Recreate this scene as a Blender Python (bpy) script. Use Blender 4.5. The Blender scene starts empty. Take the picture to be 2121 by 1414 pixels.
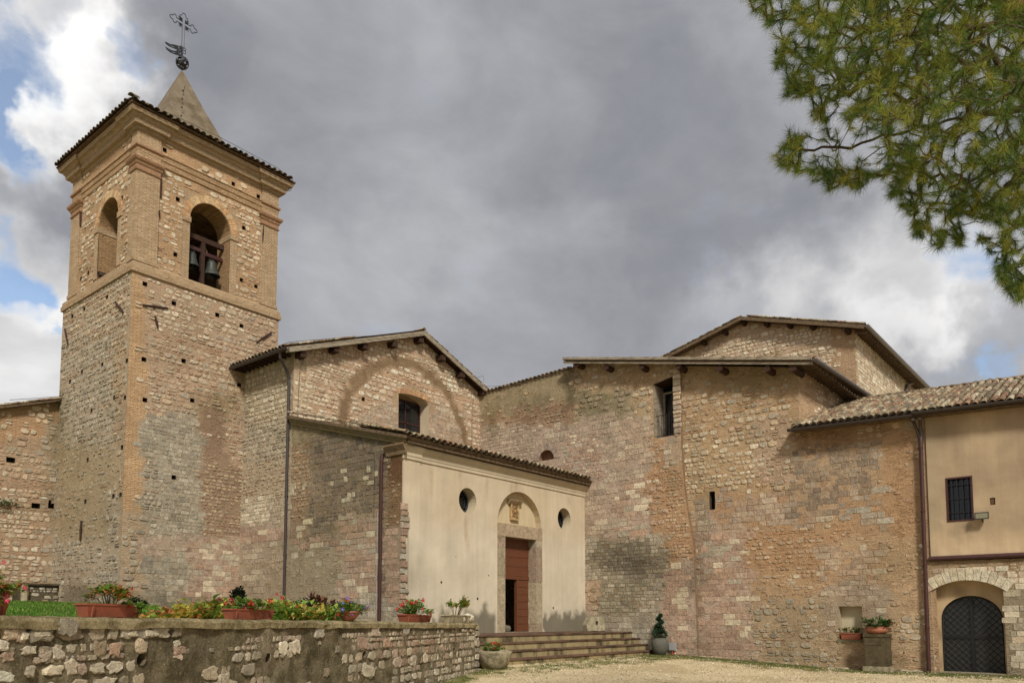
import bpy, bmesh, math, random, os
from mathutils import Vector, Matrix, noise
from mathutils.geometry import delaunay_2d_cdt
R = random.Random(7)
SC = bpy.context.scene
COL = SC.collection
rad = math.radians

# ------------------------------------------------------------------ camera
F = 1624.; PX0 = 1060.5; TH = rad(4.65); YH = 1280.; AZ = rad(39.4); EYE = 1.7
PY0 = YH - F*math.tan(TH)
cam = bpy.data.cameras.new("camera"); camo = bpy.data.objects.new("camera", cam); COL.objects.link(camo)
cam.sensor_width = 36; cam.lens = F/2121*36; cam.shift_y = (PY0-707)/2121
cam.clip_start = .1; cam.clip_end = 2000
camo.location = (0, 0, EYE); camo.rotation_euler = (rad(90)+TH, 0, AZ-rad(90))
SC.camera = camo
FW = Vector((math.cos(AZ)*math.cos(TH), math.sin(AZ)*math.cos(TH), math.sin(TH)))
RT = Vector((math.sin(AZ), -math.cos(AZ), 0)); UP = RT.cross(FW)
EY = Vector((0, 0, EYE))
def ray(x, y): return FW + (x-PX0)/F*RT + (PY0-y)/F*UP
def proj(P):
    d = Vector(P)-EY; z = d.dot(FW)
    if z < .1: return (-9999, -9999, .1)
    return (PX0+F*d.dot(RT)/z, PY0-F*d.dot(UP)/z, z)
def hx(x, y, c):
    r = ray(x, y); return EY + r*(c/r.x)
def hy(x, y, c):
    r = ray(x, y); return EY + r*(c/r.y)
def hd(x, y, d):               # point at depth d
    return EY + ray(x, y)*d

# ------------------------------------------------------------------ view, sun, sky
SC.view_settings.view_transform = 'Standard'; SC.view_settings.look = 'None'
SC.view_settings.gamma = 1; SC.view_settings.use_curve_mapping = False
SC.view_settings.exposure = 0.40
SUN = Vector((-.60, -.74, .80)).normalized()
sl = bpy.data.lights.new("sun", 'SUN'); sl.energy = 2.8; sl.angle = rad(9); sl.color = (1, .95, .87)
so = bpy.data.objects.new("sun", sl); COL.objects.link(so)
so.rotation_euler = SUN.to_track_quat('Z', 'Y').to_euler()
W = bpy.data.worlds.new("World"); SC.world = W; W.use_nodes = True
wt = W.node_tree; wt.nodes.clear()
def nd(nt, t, ins=None, **kw):
    n = nt.nodes.new('ShaderNode'+t)
    for k, v in kw.items(): setattr(n, k, v)
    for k, v in (ins or {}).items():
        s = n.inputs[k]
        if isinstance(v, bpy.types.NodeSocket): nt.links.new(v, s)
        else: s.default_value = v
    return n
def mth(nt, op, a, b=0., c=0., clamp=False):
    n = nt.nodes.new('ShaderNodeMath'); n.operation = op; n.use_clamp = clamp
    for i, v in enumerate((a, b, c)):
        if isinstance(v, bpy.types.NodeSocket): nt.links.new(v, n.inputs[i])
        else: n.inputs[i].default_value = v
    return n.outputs[0]
def mixc(nt, f, a, b, mode='MIX'):
    n = nt.nodes.new('ShaderNodeMix'); n.data_type = 'RGBA'; n.blend_type = mode; n.clamp_factor = True
    for i, v in ((0, f), (6, a), (7, b)):
        if isinstance(v, bpy.types.NodeSocket): nt.links.new(v, n.inputs[i])
        else: n.inputs[i].default_value = (v if i == 0 or len(v) == 4 else (*v, 1))
    return n.outputs[2]
def mapr(nt, v, a, b, c=0., d=1., smooth=True):
    n = nt.nodes.new('ShaderNodeMapRange'); n.interpolation_type = 'SMOOTHSTEP' if smooth else 'LINEAR'
    nt.links.new(v, n.inputs[0])
    for i, x in zip((1, 2, 3, 4), (a, b, c, d)): n.inputs[i].default_value = x
    return n.outputs[0]
def build_sky():
    nt = wt
    tc = nd(nt, 'TexCoord').outputs['Generated']
    nrm = nd(nt, 'VectorMath', {0: tc}, operation='NORMALIZE').outputs[0]
    mp = nd(nt, 'Mapping', {'Vector': nrm, 'Scale': (1, 1, 1.7), 'Location': (3.1, .4, 0)}).outputs[0]
    n1 = nd(nt, 'TexNoise', {'Vector': mp, 'Scale': 4.2, 'Detail': 9., 'Roughness': .55, 'Distortion': .35}).outputs[0]
    n2 = nd(nt, 'TexNoise', {'Vector': mp, 'Scale': 1.8, 'Detail': 5., 'Roughness': .5, 'Distortion': .2}).outputs[0]
    n3 = nd(nt, 'TexNoise', {'Vector': mp, 'Scale': 11., 'Detail': 8., 'Roughness': .6, 'Distortion': .3}).outputs[0]
    wn = nd(nt, 'TexNoise', {'Vector': nrm, 'Scale': 9., 'Detail': 5., 'Roughness': .55}).outputs['Color']
    wv = nd(nt, 'VectorMath', {0: wn, 1: (.5, .5, .5)}, operation='SUBTRACT').outputs[0]
    wsc = nd(nt, 'VectorMath', {0: wv}, operation='SCALE'); wsc.inputs['Scale'].default_value = .22
    nw = nd(nt, 'VectorMath', {0: nd(nt, 'VectorMath', {0: nrm, 1: wsc.outputs[0]}, operation='ADD').outputs[0]}, operation='NORMALIZE').outputs[0]
    def blobs(lst):
        tot = None
        for x, y, r, s in lst:
            d = ray(x, y).normalized()
            dt = nd(nt, 'VectorMath', {0: nw, 1: tuple(d)}, operation='DOT_PRODUCT').outputs['Value']
            v = mapr(nt, dt, math.cos(rad(r)), math.cos(rad(r*.25)), 0, s)
            tot = v if tot is None else mth(nt, 'ADD', tot, v)
        return tot
    bright = blobs([(20, 30, 9, .45), (120, 200, 7, .45), (210, 170, 4, .3), (60, 330, 7, .25), (30, 700, 9, .55), (60, 560, 5, .35), (260, 60, 4, .15),
                    (1700, 600, 6.5, .38), (1900, 560, 7, .36), (2100, 600, 7, .36), (1540, 640, 5, .2), (1100, 660, 8, .12), (700, 620, 8, .14), (1880, 705, 3, .25)])
    dark = blobs([(1250, 420, 13, .22), (1480, 400, 9, .25), (2060, 690, 4, .5), (60, 450, 4.5, .6), (200, 330, 5, .35), (1700, 490, 5, .35), (350, 40, 5, .2)])
    blue = blobs([(25, 155, 4.0, .62), (10, 560, 2.6, .5), (0, 610, 2.6, .4), (95, 15, 1.8, .3), (50, 270, 2.6, .4), (290, 150, 2.2, .45), (95, 708, 1.2, .5),
                  (2020, 520, 3., .4), (2090, 745, 2.5, .5), (1960, 780, 3., .25), (760, 740, 3.5, .18)])
    # cloud brightness
    b = mth(nt, 'SUBTRACT', bright, mth(nt, 'MULTIPLY', dark, .75))
    v = mth(nt, 'ADD', b, mth(nt, 'MULTIPLY', mth(nt, 'SUBTRACT', n1, .5), 1.3))
    v = mth(nt, 'ADD', v, mth(nt, 'MULTIPLY', mth(nt, 'SUBTRACT', n2, .5), .9))
    lv = mapr(nt, v, -.75, 1.05, 0, 1, False)
    ramp = nd(nt, 'ValToRGB', {'Fac': lv}); cr = ramp.color_ramp
    pts = [(0, (.150, .158, .190)), (.30, (.222, .228, .250)), (.46, (.292, .296, .316)), (.60, (.366, .370, .384)), (.74, (.50, .498, .50)), (.9, (.68, .675, .67)), (1, (.76, .76, .75))]
    cr.elements[0].position = 0; cr.elements[1].position = 1
    for p, c in pts[1:-1]: cr.elements.new(p)
    for e, (p, c) in zip(cr.elements, pts): e.position = p; e.color = (*c, 1)
    fine = mapr(nt, n3, .25, .75, .93, 1.07, False)
    cc = nd(nt, 'VectorMath', {0: ramp.outputs[0]}, operation='SCALE'); nt.links.new(fine, cc.inputs['Scale'])
    sky = nd(nt, 'TexSky', sky_type='NISHITA', sun_disc=False)
    sky.sun_elevation = math.asin(SUN.z); sky.sun_rotation = math.atan2(SUN.x, SUN.y)
    skyb = nd(nt, 'Background', {'Color': sky.outputs[0], 'Strength': .13})
    # away from the picture, towards the sun behind the camera, the cloud is thinner and brighter
    toward = nd(nt, 'VectorMath', {0: nrm, 1: tuple(SUN)}, operation='DOT_PRODUCT').outputs['Value']
    gain = mapr(nt, toward, -.1, 1., 1., 1.5)
    cl = nd(nt, 'Background', {'Color': cc.outputs[0], 'Strength': gain})
    bl = mth(nt, 'ADD', blue, mth(nt, 'MULTIPLY', mth(nt, 'SUBTRACT', n3, .5), .9))
    bl = mth(nt, 'ADD', bl, mth(nt, 'MULTIPLY', mth(nt, 'SUBTRACT', n1, .5), .8))
    bf = mapr(nt, bl, .12, .80, 0, .9)
    mx = nd(nt, 'MixShader', {0: bf, 1: cl.outputs[0], 2: skyb.outputs[0]})
    out = nt.nodes.new('ShaderNodeOutputWorld'); nt.links.new(mx.outputs[0], out.inputs[0])
build_sky()

# ------------------------------------------------------------------ colour helpers
def s2l(c):
    return tuple(((v/255)/12.92 if v/255 <= .04045 else ((v/255+.055)/1.055)**2.4) for v in c)
def C(*c): return s2l(c)
def mul(c, k): return tuple(max(0, v*k) for v in c)
def lerp(a, b, t): return tuple(x+(y-x)*t for x, y in zip(a, b))
def nz(x, y, z=0.): return noise.noise((x, y, z))       # about -1..1
def desat(c, k):
    l = .3*c[0]+.55*c[1]+.15*c[2]; return tuple(l*m+(v-l*m)*(1-k) for v, m in zip(c, (1.16, 1.0, .78)))
def sst(a, b, v):
    t = min(1, max(0, (v-a)/(b-a))); return t*t*(3-2*t)

# ------------------------------------------------------------------ materials
MATS = {}
def newmat(name, rough=.9, spec=.25):
    m = bpy.data.materials.new(name); m.use_nodes = True
    nt = m.node_tree; b = nt.nodes['Principled BSDF']
    b.inputs['Roughness'].default_value = rough
    b.inputs['Specular IOR Level'].default_value = spec
    MATS[name] = m
    return m, nt, b
def attr(nt, n='col'): return nd(nt, 'Attribute', attribute_name=n)
def geo(nt): return nd(nt, 'NewGeometry').outputs['Position']
def scalec(nt, c, v):
    n = nd(nt, 'VectorMath', {0: c}, operation='SCALE'); nt.links.new(v, n.inputs['Scale']); return n.outputs[0]
def bump(nt, b, h, strength, dist=.02, prev=None):
    n = nd(nt, 'Bump', {'Height': h, 'Strength': strength, 'Distance': dist})
    if prev is not None: nt.links.new(prev, n.inputs['Normal'])
    nt.links.new(n.outputs[0], b.inputs['Normal']); return n.outputs[0]

def m_mortar():
    m, nt, b = newmat('mortar', .95, .1)
    col = attr(nt).outputs['Color']; brk = attr(nt, 'brk').outputs['Fac']
    p = geo(nt); uv = nd(nt, 'UVMap').outputs[0]
    n1 = nd(nt, 'TexNoise', {'Vector': p, 'Scale': 2.2, 'Detail': 6., 'Roughness': .6}).outputs[0]
    n2 = nd(nt, 'TexNoise', {'Vector': p, 'Scale': 22., 'Detail': 6., 'Roughness': .7}).outputs[0]
    mp = nd(nt, 'Mapping', {'Vector': uv, 'Scale': (4.5, 14., 1)}).outputs[0]
    dn = nd(nt, 'TexNoise', {'Vector': p, 'Scale': 3., 'Detail': 2.}).outputs['Color']
    dv = nd(nt, 'VectorMath', {0: mp, 1: scalec(nt, dn, mth(nt, 'ADD', 1.2, 0))}, operation='ADD').outputs[0]
    vo = nd(nt, 'TexVoronoi', {'Vector': dv, 'Scale': 1.}, feature='DISTANCE_TO_EDGE').outputs['Distance']
    vc = nd(nt, 'SeparateColor', {0: nd(nt, 'TexVoronoi', {'Vector': dv, 'Scale': 1.}).outputs['Color']}).outputs[0]
    vc = mixc(nt, vc, (.45, .40, .36), (1.15, 1.15, 1.15))
    crev = mapr(nt, vo, 0, .10, 0, 1)
    # horizontal brick courses
    bt = nd(nt, 'TexBrick', {'Vector': nd(nt, 'VectorMath', {0: uv, 1: scalec(nt, dn, mth(nt, 'ADD', .035, 0))}, operation='ADD').outputs[0], 'Color1': (1.08, 1.02, .96, 1), 'Color2': (.80, .72, .62, 1), 'Mortar': (.62, .56, .48, 1),
        'Scale': 1., 'Mortar Size': .009, 'Mortar Smooth': .35, 'Bias': -.2, 'Brick Width': .27, 'Row Height': .062})
    v1 = mapr(nt, n1, .3, .7, .82, 1.15, False)
    v2 = mapr(nt, n2, .25, .75, .72, 1.22, False)
    base = scalec(nt, scalec(nt, col, v1), v2)
    shard = mixc(nt, .55, base, mixc(nt, 1., base, vc, 'MULTIPLY'))
    shard = mixc(nt, mth(nt, 'MULTIPLY', mth(nt, 'SUBTRACT', 1, crev), .42), shard, mixc(nt, 1., base, (.45, .38, .30), 'MULTIPLY'))
    shf = mth(nt, 'MULTIPLY', mapr(nt, n1, .36, .6, 0, 1), mth(nt, 'GREATER_THAN', brk, -.5))
    brk = mth(nt, 'MAXIMUM', brk, 0.)
    nb = mth(nt, 'SUBTRACT', 1, brk, clamp=True)
    base = mixc(nt, mth(nt, 'MULTIPLY', shf, nb), base, shard)
    bc = mixc(nt, 1., base, bt.outputs[0], 'MULTIPLY')
    base = mixc(nt, brk, base, bc)
    pit = mapr(nt, nd(nt, 'TexNoise', {'Vector': p, 'Scale': 9., 'Detail': 8., 'Roughness': .75}).outputs[0], .60, .70, 0, .45)
    base = mixc(nt, pit, base, mixc(nt, 1., base, (.5, .42, .34), 'MULTIPLY'))
    nt.links.new(base, b.inputs['Base Color'])
    h = mth(nt, 'ADD', mth(nt, 'MULTIPLY', n2, .9), mth(nt, 'MULTIPLY', mth(nt, 'MULTIPLY', crev, shf), .6))
    h = mth(nt, 'ADD', h, mth(nt, 'MULTIPLY', mth(nt, 'MULTIPLY', bt.outputs['Fac'], brk), -.7))
    bump(nt, b, h, .8, .03)
def m_oldmortar():
    m, nt, b = newmat('old_mortar', .97, .08)
    col = attr(nt).outputs['Color']; p = geo(nt)
    n1 = nd(nt, 'TexNoise', {'Vector': p, 'Scale': 3.2, 'Detail': 9., 'Roughness': .7}).outputs[0]
    n2 = nd(nt, 'TexNoise', {'Vector': p, 'Scale': 26., 'Detail': 7., 'Roughness': .75}).outputs[0]
    vo = nd(nt, 'TexVoronoi', {'Vector': p, 'Scale': 34.}).outputs
    c = mixc(nt, mapr(nt, n1, .42, .60, 0, .75), col, mixc(nt, 1., col, (.40, .40, .34), 'MULTIPLY'))
    c = scalec(nt, c, mapr(nt, n2, .25, .75, .45, 1.5, False))
    sp = mth(nt, 'MULTIPLY', mapr(nt, vo['Distance'], .28, .16, 0, 1), mapr(nt, nd(nt, 'SeparateColor', {0: vo['Color']}).outputs[0], .80, .9, 0, .8))
    c = mixc(nt, sp, c, C(196, 180, 140))
    nt.links.new(c, b.inputs['Base Color'])
    bump(nt, b, mth(nt, 'ADD', mth(nt, 'MULTIPLY', n1, 1.6), n2), 1., .06)
def m_stone():
    m, nt, b = newmat('stone', .9, .15)
    col = attr(nt).outputs['Color']; p = geo(nt)
    n1 = nd(nt, 'TexNoise', {'Vector': p, 'Scale': 7., 'Detail': 7., 'Roughness': .65}).outputs[0]
    n2 = nd(nt, 'TexNoise', {'Vector': p, 'Scale': 38., 'Detail': 5., 'Roughness': .7}).outputs[0]
    c = scalec(nt, scalec(nt, col, mapr(nt, n1, .3, .7, .68, 1.24, False)), mapr(nt, n2, .25, .75, .70, 1.26, False))
    pit = mapr(nt, nd(nt, 'TexNoise', {'Vector': p, 'Scale': 17., 'Detail': 6., 'Roughness': .7}).outputs[0], .56, .66, 0, .7)
    c = mixc(nt, pit, c, mixc(nt, 1., c, (.42, .37, .31), 'MULTIPLY'))
    nt.links.new(c, b.inputs['Base Color'])
    bump(nt, b, mth(nt, 'ADD', n1, mth(nt, 'MULTIPLY', n2, .6)), 1., .055)
def m_plaster():
    m, nt, b = newmat('plaster', .92, .15)
    col = attr(nt).outputs['Color']; p = geo(nt)
    n1 = nd(nt, 'TexNoise', {'Vector': p, 'Scale': 1.1, 'Detail': 5., 'Roughness': .55}).outputs[0]
    n2 = nd(nt, 'TexNoise', {'Vector': p, 'Scale': 30., 'Detail': 5., 'Roughness': .6}).outputs[0]
    mp = nd(nt, 'Mapping', {'Vector': p, 'Scale': (5, 5, .35)}).outputs[0]
    n3 = nd(nt, 'TexNoise', {'Vector': mp, 'Scale': 1., 'Detail': 6., 'Roughness': .6}).outputs[0]
    c = scalec(nt, col, mapr(nt, n1, .3, .7, .90, 1.06, False))
    c = scalec(nt, c, mapr(nt, n3, .3, .75, 1.04, .90, False))
    c = scalec(nt, c, mapr(nt, n2, .2, .8, .93, 1.06, False))
    nt.links.new(c, b.inputs['Base Color'])
    bump(nt, b, mth(nt, 'ADD', n1, mth(nt, 'MULTIPLY', n2, .25)), .35, .03)
def m_tile(nm='roof_tile'):
    m, nt, b = newmat(nm, .85, .2)
    oi = nd(nt, 'ObjectInfo').outputs['Color'] if nm == 'roof_tile' else attr(nt).outputs['Color']; p = geo(nt)
    n1 = nd(nt, 'TexNoise', {'Vector': p, 'Scale': 9., 'Detail': 6., 'Roughness': .65}).outputs[0]
    n2 = nd(nt, 'TexNoise', {'Vector': p, 'Scale': 30., 'Detail': 4.}).outputs[0]
    c = scalec(nt, oi, mapr(nt, n2, .2, .8, .75, 1.2, False))
    c = mixc(nt, mapr(nt, n1, .47, .60, 0, .8), c, (.040, .036, .022))
    nt.links.new(c, b.inputs['Base Color']); bump(nt, b, n2, .5, .02)
def m_simple(name, col, rough=.7, spec=.3, metal=0., var=.2, scale=12., bmp=.3, stretch=None, dark=None):
    m, nt, b = newmat(name, rough, spec); b.inputs['Metallic'].default_value = metal
    p = geo(nt)
    if stretch: p = nd(nt, 'Mapping', {'Vector': p, 'Scale': stretch}).outputs[0]
    n1 = nd(nt, 'TexNoise', {'Vector': p, 'Scale': scale, 'Detail': 6., 'Roughness': .65}).outputs[0]
    rgb = nd(nt, 'RGB'); rgb.outputs[0].default_value = (*col, 1)
    c = scalec(nt, rgb.outputs[0], mapr(nt, n1, .28, .72, 1-var, 1+var, False))
    if dark:
        n2 = nd(nt, 'TexNoise', {'Vector': p, 'Scale': scale*.35, 'Detail': 7., 'Roughness': .7}).outputs[0]
        c = mixc(nt, mapr(nt, n2, .45, .65, 0, .8), c, dark)
    nt.links.new(c, b.inputs['Base Color'])
    if bmp: bump(nt, b, n1, bmp, .02)
    return m
def m_leaf():
    for name, tr in (('leaf', .35), ('needle', .3)):
        m, nt, b = newmat(name, .6, .3)
        col = attr(nt).outputs['Color']
        nt.links.new(col, b.inputs['Base Color'])
        t = nd(nt, 'BsdfTranslucent', {'Color': col})
        mx = nd(nt, 'MixShader', {0: tr, 1: b.outputs[0], 2: t.outputs[0]})
        nt.links.new(mx.outputs[0], nt.nodes['Material Output'].inputs[0])
def m_ground():
    m, nt, b = newmat('ground', .95, .1)
    p = geo(nt)
    g1 = nd(nt, 'TexVoronoi', {'Vector': p, 'Scale': 38.}).outputs['Color']
    g2 = nd(nt, 'TexVoronoi', {'Vector': p, 'Scale': 38.}).outputs['Distance']
    n1 = nd(nt, 'TexNoise', {'Vector': p, 'Scale': 1.3, 'Detail': 7., 'Roughness': .65}).outputs[0]
    n2 = nd(nt, 'TexNoise', {'Vector': p, 'Scale': 14., 'Detail': 5., 'Roughness': .7}).outputs[0]
    gr = mixc(nt, g1, C(186, 164, 122), C(236, 220, 184))
    gr = mixc(nt, mapr(nt, n2, .35, .7, 0, .6), gr, C(150, 126, 88))
    gr = mixc(nt, mapr(nt, nd(nt, 'TexNoise', {'Vector': p, 'Scale': .45, 'Detail': 5.}).outputs[0], .45, .62, 0, .45), gr, C(150, 132, 92))
    gs = mixc(nt, n2, C(70, 82, 34), C(120, 118, 60))
    at = attr(nt, 'grass').outputs['Fac']
    f = mth(nt, 'ADD', at, mth(nt, 'MULTIPLY', mth(nt, 'SUBTRACT', n1, .5), 1.6))
    f = mth(nt, 'ADD', f, mth(nt, 'MULTIPLY', mth(nt, 'SUBTRACT', n2, .5), .9))
    c = mixc(nt, mapr(nt, f, .40, .75, 0, .9), gr, gs)
    nt.links.new(c, b.inputs['Base Color']); bump(nt, b, mth(nt, 'ADD', g2, n2), .8, .02)
def m_glass(name, col, rough=.08):
    m, nt, b = newmat(name, rough, .6); b.inputs['Base Color'].default_value = (*col, 1)
    p = geo(nt); n1 = nd(nt, 'TexNoise', {'Vector': p, 'Scale': 2.5, 'Detail': 2.}).outputs[0]; bump(nt, b, n1, .12, .05)
m_mortar(); m_oldmortar(); m_stone(); m_plaster(); m_tile(); m_tile('loose_tile'); m_leaf(); m_ground()
m_simple('old_wood', C(110, 92, 70), .85, .2, var=.35, scale=6, stretch=(3, 3, 9), dark=C(48, 38, 30))
m_simple('dark_wood', C(62, 44, 34), .85, .2, var=.3, scale=8)
m_simple('grey_wood', C(150, 138, 118), .85, .2, var=.25, scale=8, stretch=(1, 1, 6), dark=C(95, 84, 68))
m_simple('door_wood', C(98, 58, 36), .55, .4, var=.28, scale=7, stretch=(1, 1, 6), bmp=.25)
m_simple('rust_paint', C(66, 38, 33), .45, .4, var=.2, scale=5, bmp=.05)
m_simple('dark_metal', C(30, 28, 29), .5, .5, var=.25, scale=10, bmp=.1)
m_simple('gutter_metal', C(58, 50, 47), .4, .5, var=.2, scale=4, bmp=.05)
m_simple('grey_gutter', C(110, 106, 104), .45, .5, var=.2, scale=4, bmp=.05)
m_simple('iron_tie', C(62, 40, 32), .8, .3, var=.3, scale=15)
m_simple('bronze', C(66, 70, 64), .55, .5, metal=.4, var=.25, scale=8, dark=C(50, 52, 46))
m_simple('concrete', C(122, 110, 92), .95, .1, var=.25, scale=3.2, dark=C(92, 80, 62))
m_simple('terracotta', C(142, 80, 58), .85, .2, var=.2, scale=9, bmp=.1, dark=C(120, 76, 58))
m_simple('old_terracotta', C(150, 96, 72), .8, .2, var=.25, scale=14, bmp=.2)
m_simple('step_tread', C(104, 80, 64), .8, .2, var=.3, scale=4, dark=C(50, 40, 32))
m_simple('riser', C(150, 134, 98), .9, .1, var=.25, scale=4.5, stretch=(1, 1, .35), dark=C(36, 31, 22))
m_simple('rough_stone', C(158, 146, 118), .95, .1, var=.3, scale=9, bmp=.9, dark=C(84, 78, 58))
m_simple('pale_rock', C(196, 186, 160), .95, .1, var=.2, scale=9, bmp=.8)
m_simple('travertine', C(178, 160, 130), .85, .2, var=.25, scale=14, bmp=.5, dark=C(140, 116, 92))
m_simple('mossy_stone', C(86, 76, 56), .95, .1, var=.3, scale=7, bmp=.6, dark=C(58, 54, 36))
m_simple('soil', C(58, 46, 36), 1, .05, var=.3, scale=20)
m_simple('bark', C(120, 82, 62), .95, .1, var=.35, scale=14, bmp=.9, dark=C(72, 56, 44))
m_simple('twig', C(82, 66, 54), .95, .1, var=.3, scale=14, bmp=.3)
m_simple('bin_plastic', C(42, 52, 48), .5, .4, var=.1, scale=5, bmp=.05)
m_simple('grey_box', C(150, 150, 148), .5, .4, var=.06, scale=5, bmp=.05)
m_simple('red_conduit', C(170, 42, 34), .5, .4, var=.1, scale=5, bmp=.05)
m_simple('cable', C(150, 150, 146), .6, .3, var=.1, scale=5, bmp=0)
m_simple('wire', C(50, 46, 44), .6, .3, var=.1, scale=5, bmp=0)
m_simple('interior', C(70, 60, 50), .95, .1, var=.2, scale=4)
m_simple('lamp_glass', C(120, 116, 88), .2, .5, var=.05, scale=4, bmp=0)
m_simple('gate_metal', C(22, 22, 21), .5, .4, var=.2, scale=8, bmp=.1)
m_glass('window_glass', C(20, 24, 28)); m_glass('gate_panel', C(30, 32, 29), .3)
m_simple('topiary', C(34, 52, 34), .8, .2, var=.3, scale=14)
m_simple('lawn', C(62, 92, 30), .95, .1, var=.25, scale=5, bmp=.5)
m_simple('grey_stonepot', C(92, 90, 80), .9, .1, var=.2, scale=10, bmp=.3)

# ------------------------------------------------------------------ objects
def tag(o, label=None, cat=None, group=None, kind=None):
    if label: o['label'] = label
    if cat: o['category'] = cat
    if group: o['group'] = group
    if kind: o['kind'] = kind
    return o
def thing(name, loc, label, cat, group=None):
    o = bpy.data.objects.new(name, None); COL.objects.link(o); o.location = loc; o.empty_display_size = .3
    return tag(o, label, cat, group)
def wloc(o):
    v = Vector((0, 0, 0))
    while o: v += o.location; o = o.parent
    return v
class MB:
    def __init__(s): s.v = []; s.f = []; s.c = []
    def add(s, vs, fs, col=None):
        n = len(s.v); s.v.extend(tuple(v) for v in vs); s.f.extend(tuple(i+n for i in f) for f in fs)
        s.c.extend([col or (1, 1, 1)]*len(vs)); return s
    def box(s, a, b, col=None):
        x0, y0, z0 = a; x1, y1, z1 = b
        return s.add([(x0, y0, z0), (x1, y0, z0), (x1, y1, z0), (x0, y1, z0), (x0, y0, z1), (x1, y0, z1), (x1, y1, z1), (x0, y1, z1)],
            [(3, 2, 1, 0), (4, 5, 6, 7), (0, 1, 5, 4), (1, 2, 6, 5), (2, 3, 7, 6), (3, 0, 4, 7)], col)
    def tube(s, pts, r, n=8, col=None, closed=False, caps=True):
        pts = [Vector(p) for p in pts]; rs = r if isinstance(r, (list, tuple)) else [r]*len(pts)
        N = len(pts); vs = []; fs = []; ref = None
        for i, p in enumerate(pts):
            if closed: d = pts[(i+1) % N]-pts[i-1]
            else: d = pts[min(i+1, N-1)]-pts[max(i-1, 0)]
            if d.length < 1e-9: d = Vector((0, 0, 1))
            d.normalize()
            if ref is None: ref = Vector((0, 0, 1)) if abs(d.z) < .9 else Vector((1, 0, 0))
            a = d.cross(ref)
            if a.length < 1e-4: a = d.cross(Vector((1, .3, 0)))
            a.normalize(); b = d.cross(a).normalized(); ref = -b if (-b).dot(ref) > 0 else b
            for k in range(n):
                t = 2*math.pi*k/n; vs.append(p+(a*math.cos(t)+b*math.sin(t))*rs[i])
        M = N if closed else N-1
        for i in range(M):
            for k in range(n):
                fs.append((i*n+k, i*n+(k+1) % n, ((i+1) % N)*n+(k+1) % n, ((i+1) % N)*n+k))
        if not closed and caps: fs.append(tuple(range(n))); fs.append(tuple((N-1)*n+k for k in range(n-1, -1, -1)))
        return s.add(vs, fs, col)
    def lathe(s, prof, c, n=20, col=None, sq=None):
        vs = []; fs = []
        for r, z in prof:
            for k in range(n):
                t = 2*math.pi*k/n; vs.append((c[0]+r*math.cos(t)*(sq[0] if sq else 1), c[1]+r*math.sin(t)*(sq[1] if sq else 1), c[2]+z))
        for i in range(len(prof)-1):
            for k in range(n): fs.append((i*n+k, i*n+(k+1) % n, (i+1)*n+(k+1) % n, (i+1)*n+k))
        fs.append(tuple(range(n-1, -1, -1))); fs.append(tuple((len(prof)-1)*n+k for k in range(n)))
        return s.add(vs, fs, col)
    def build(s, name, m, parent=None, kind=None, label=None, smooth=False, obcol=None, attrib=True):
        me = bpy.data.meshes.new(name); me.from_pydata(s.v, [], s.f); 
        if attrib:
            if m in ('mortar', 'stone', 'plaster', 'old_mortar'): s.c = [desat(c, {'mortar': .2, 'plaster': .34}.get(m, .12)) for c in s.c]
            a = me.color_attributes.new('col', 'FLOAT_COLOR', 'POINT')
            fl = []
            for c in s.c: fl.extend((c[0], c[1], c[2], 1.))
            a.data.foreach_set('color', fl)
        me.materials.append(MATS[m])
        if smooth: me.polygons.foreach_set('use_smooth', [True]*len(me.polygons))
        me.update()
        return link(me, name, parent, kind, label, obcol)
def link(me, name, parent=None, kind=None, label=None, obcol=None):
    o = bpy.data.objects.new(name, me); COL.objects.link(o)
    if parent is not None: o.parent = parent; o.location = -wloc(parent)
    if kind: o['kind'] = kind
    if label: o['label'] = label
    if obcol: o.color = (*obcol, 1)
    return o
def recalc(o):
    bm = bmesh.new(); bm.from_mesh(o.data); bmesh.ops.recalc_face_normals(bm, faces=bm.faces); bm.to_mesh(o.data); bm.free(); return o

class Face:                       # a vertical wall plane: s along it, z up, off outwards
    def __init__(self, o, u, n): self.o = Vector((*o, 0)); self.u = Vector((*u, 0)); self.n = Vector((*n, 0))
    def P(self, s, z, off=0.):
        v = self.o+self.u*s+self.n*off; return Vector((v.x, v.y, z))
    def px(self, s, z): return proj(self.P(s, z))
def FY(c): return Face((0, c), (1, 0), (0, -1))
def FX(c): return Face((c, 0), (0, 1), (-1, 0))
def fprism(mb, fc, poly, o0, o1, col=None):
    n = len(poly)
    vs = [fc.P(a, b, o0) for a, b in poly]+[fc.P(a, b, o1) for a, b in poly]
    fs = [tuple(range(n)), tuple(range(2*n-1, n-1, -1))]+[(i, (i+1) % n, n+(i+1) % n, n+i) for i in range(n)]
    return mb.add(vs, fs, col)
def fbox(mb, fc, s0, s1, z0, z1, o0, o1, col=None): return fprism(mb, fc, [(s0, z0), (s1, z0), (s1, z1), (s0, z1)], o0, o1, col)
def fsweep(mb, fc, prof, s0, s1, col=None):      # prof: (off,z) closed polygon
    n = len(prof)
    vs = [fc.P(s0, z, o) for o, z in prof]+[fc.P(s1, z, o) for o, z in prof]
    return mb.add(vs, [tuple(range(n)), tuple(range(2*n-1, n-1, -1))]+[(i, (i+1) % n, n+(i+1) % n, n+i) for i in range(n)], col)
def frev(mb, fc, outline, o0, o1, col=None, closed=True):  # reveal strip along an outline
    n = len(outline)
    vs = [fc.P(a, b, o0) for a, b in outline]+[fc.P(a, b, o1) for a, b in outline]
    m = n if closed else n-1
    return mb.add(vs, [(i, (i+1) % n, n+(i+1) % n, n+i) for i in range(m)], col)
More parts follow.
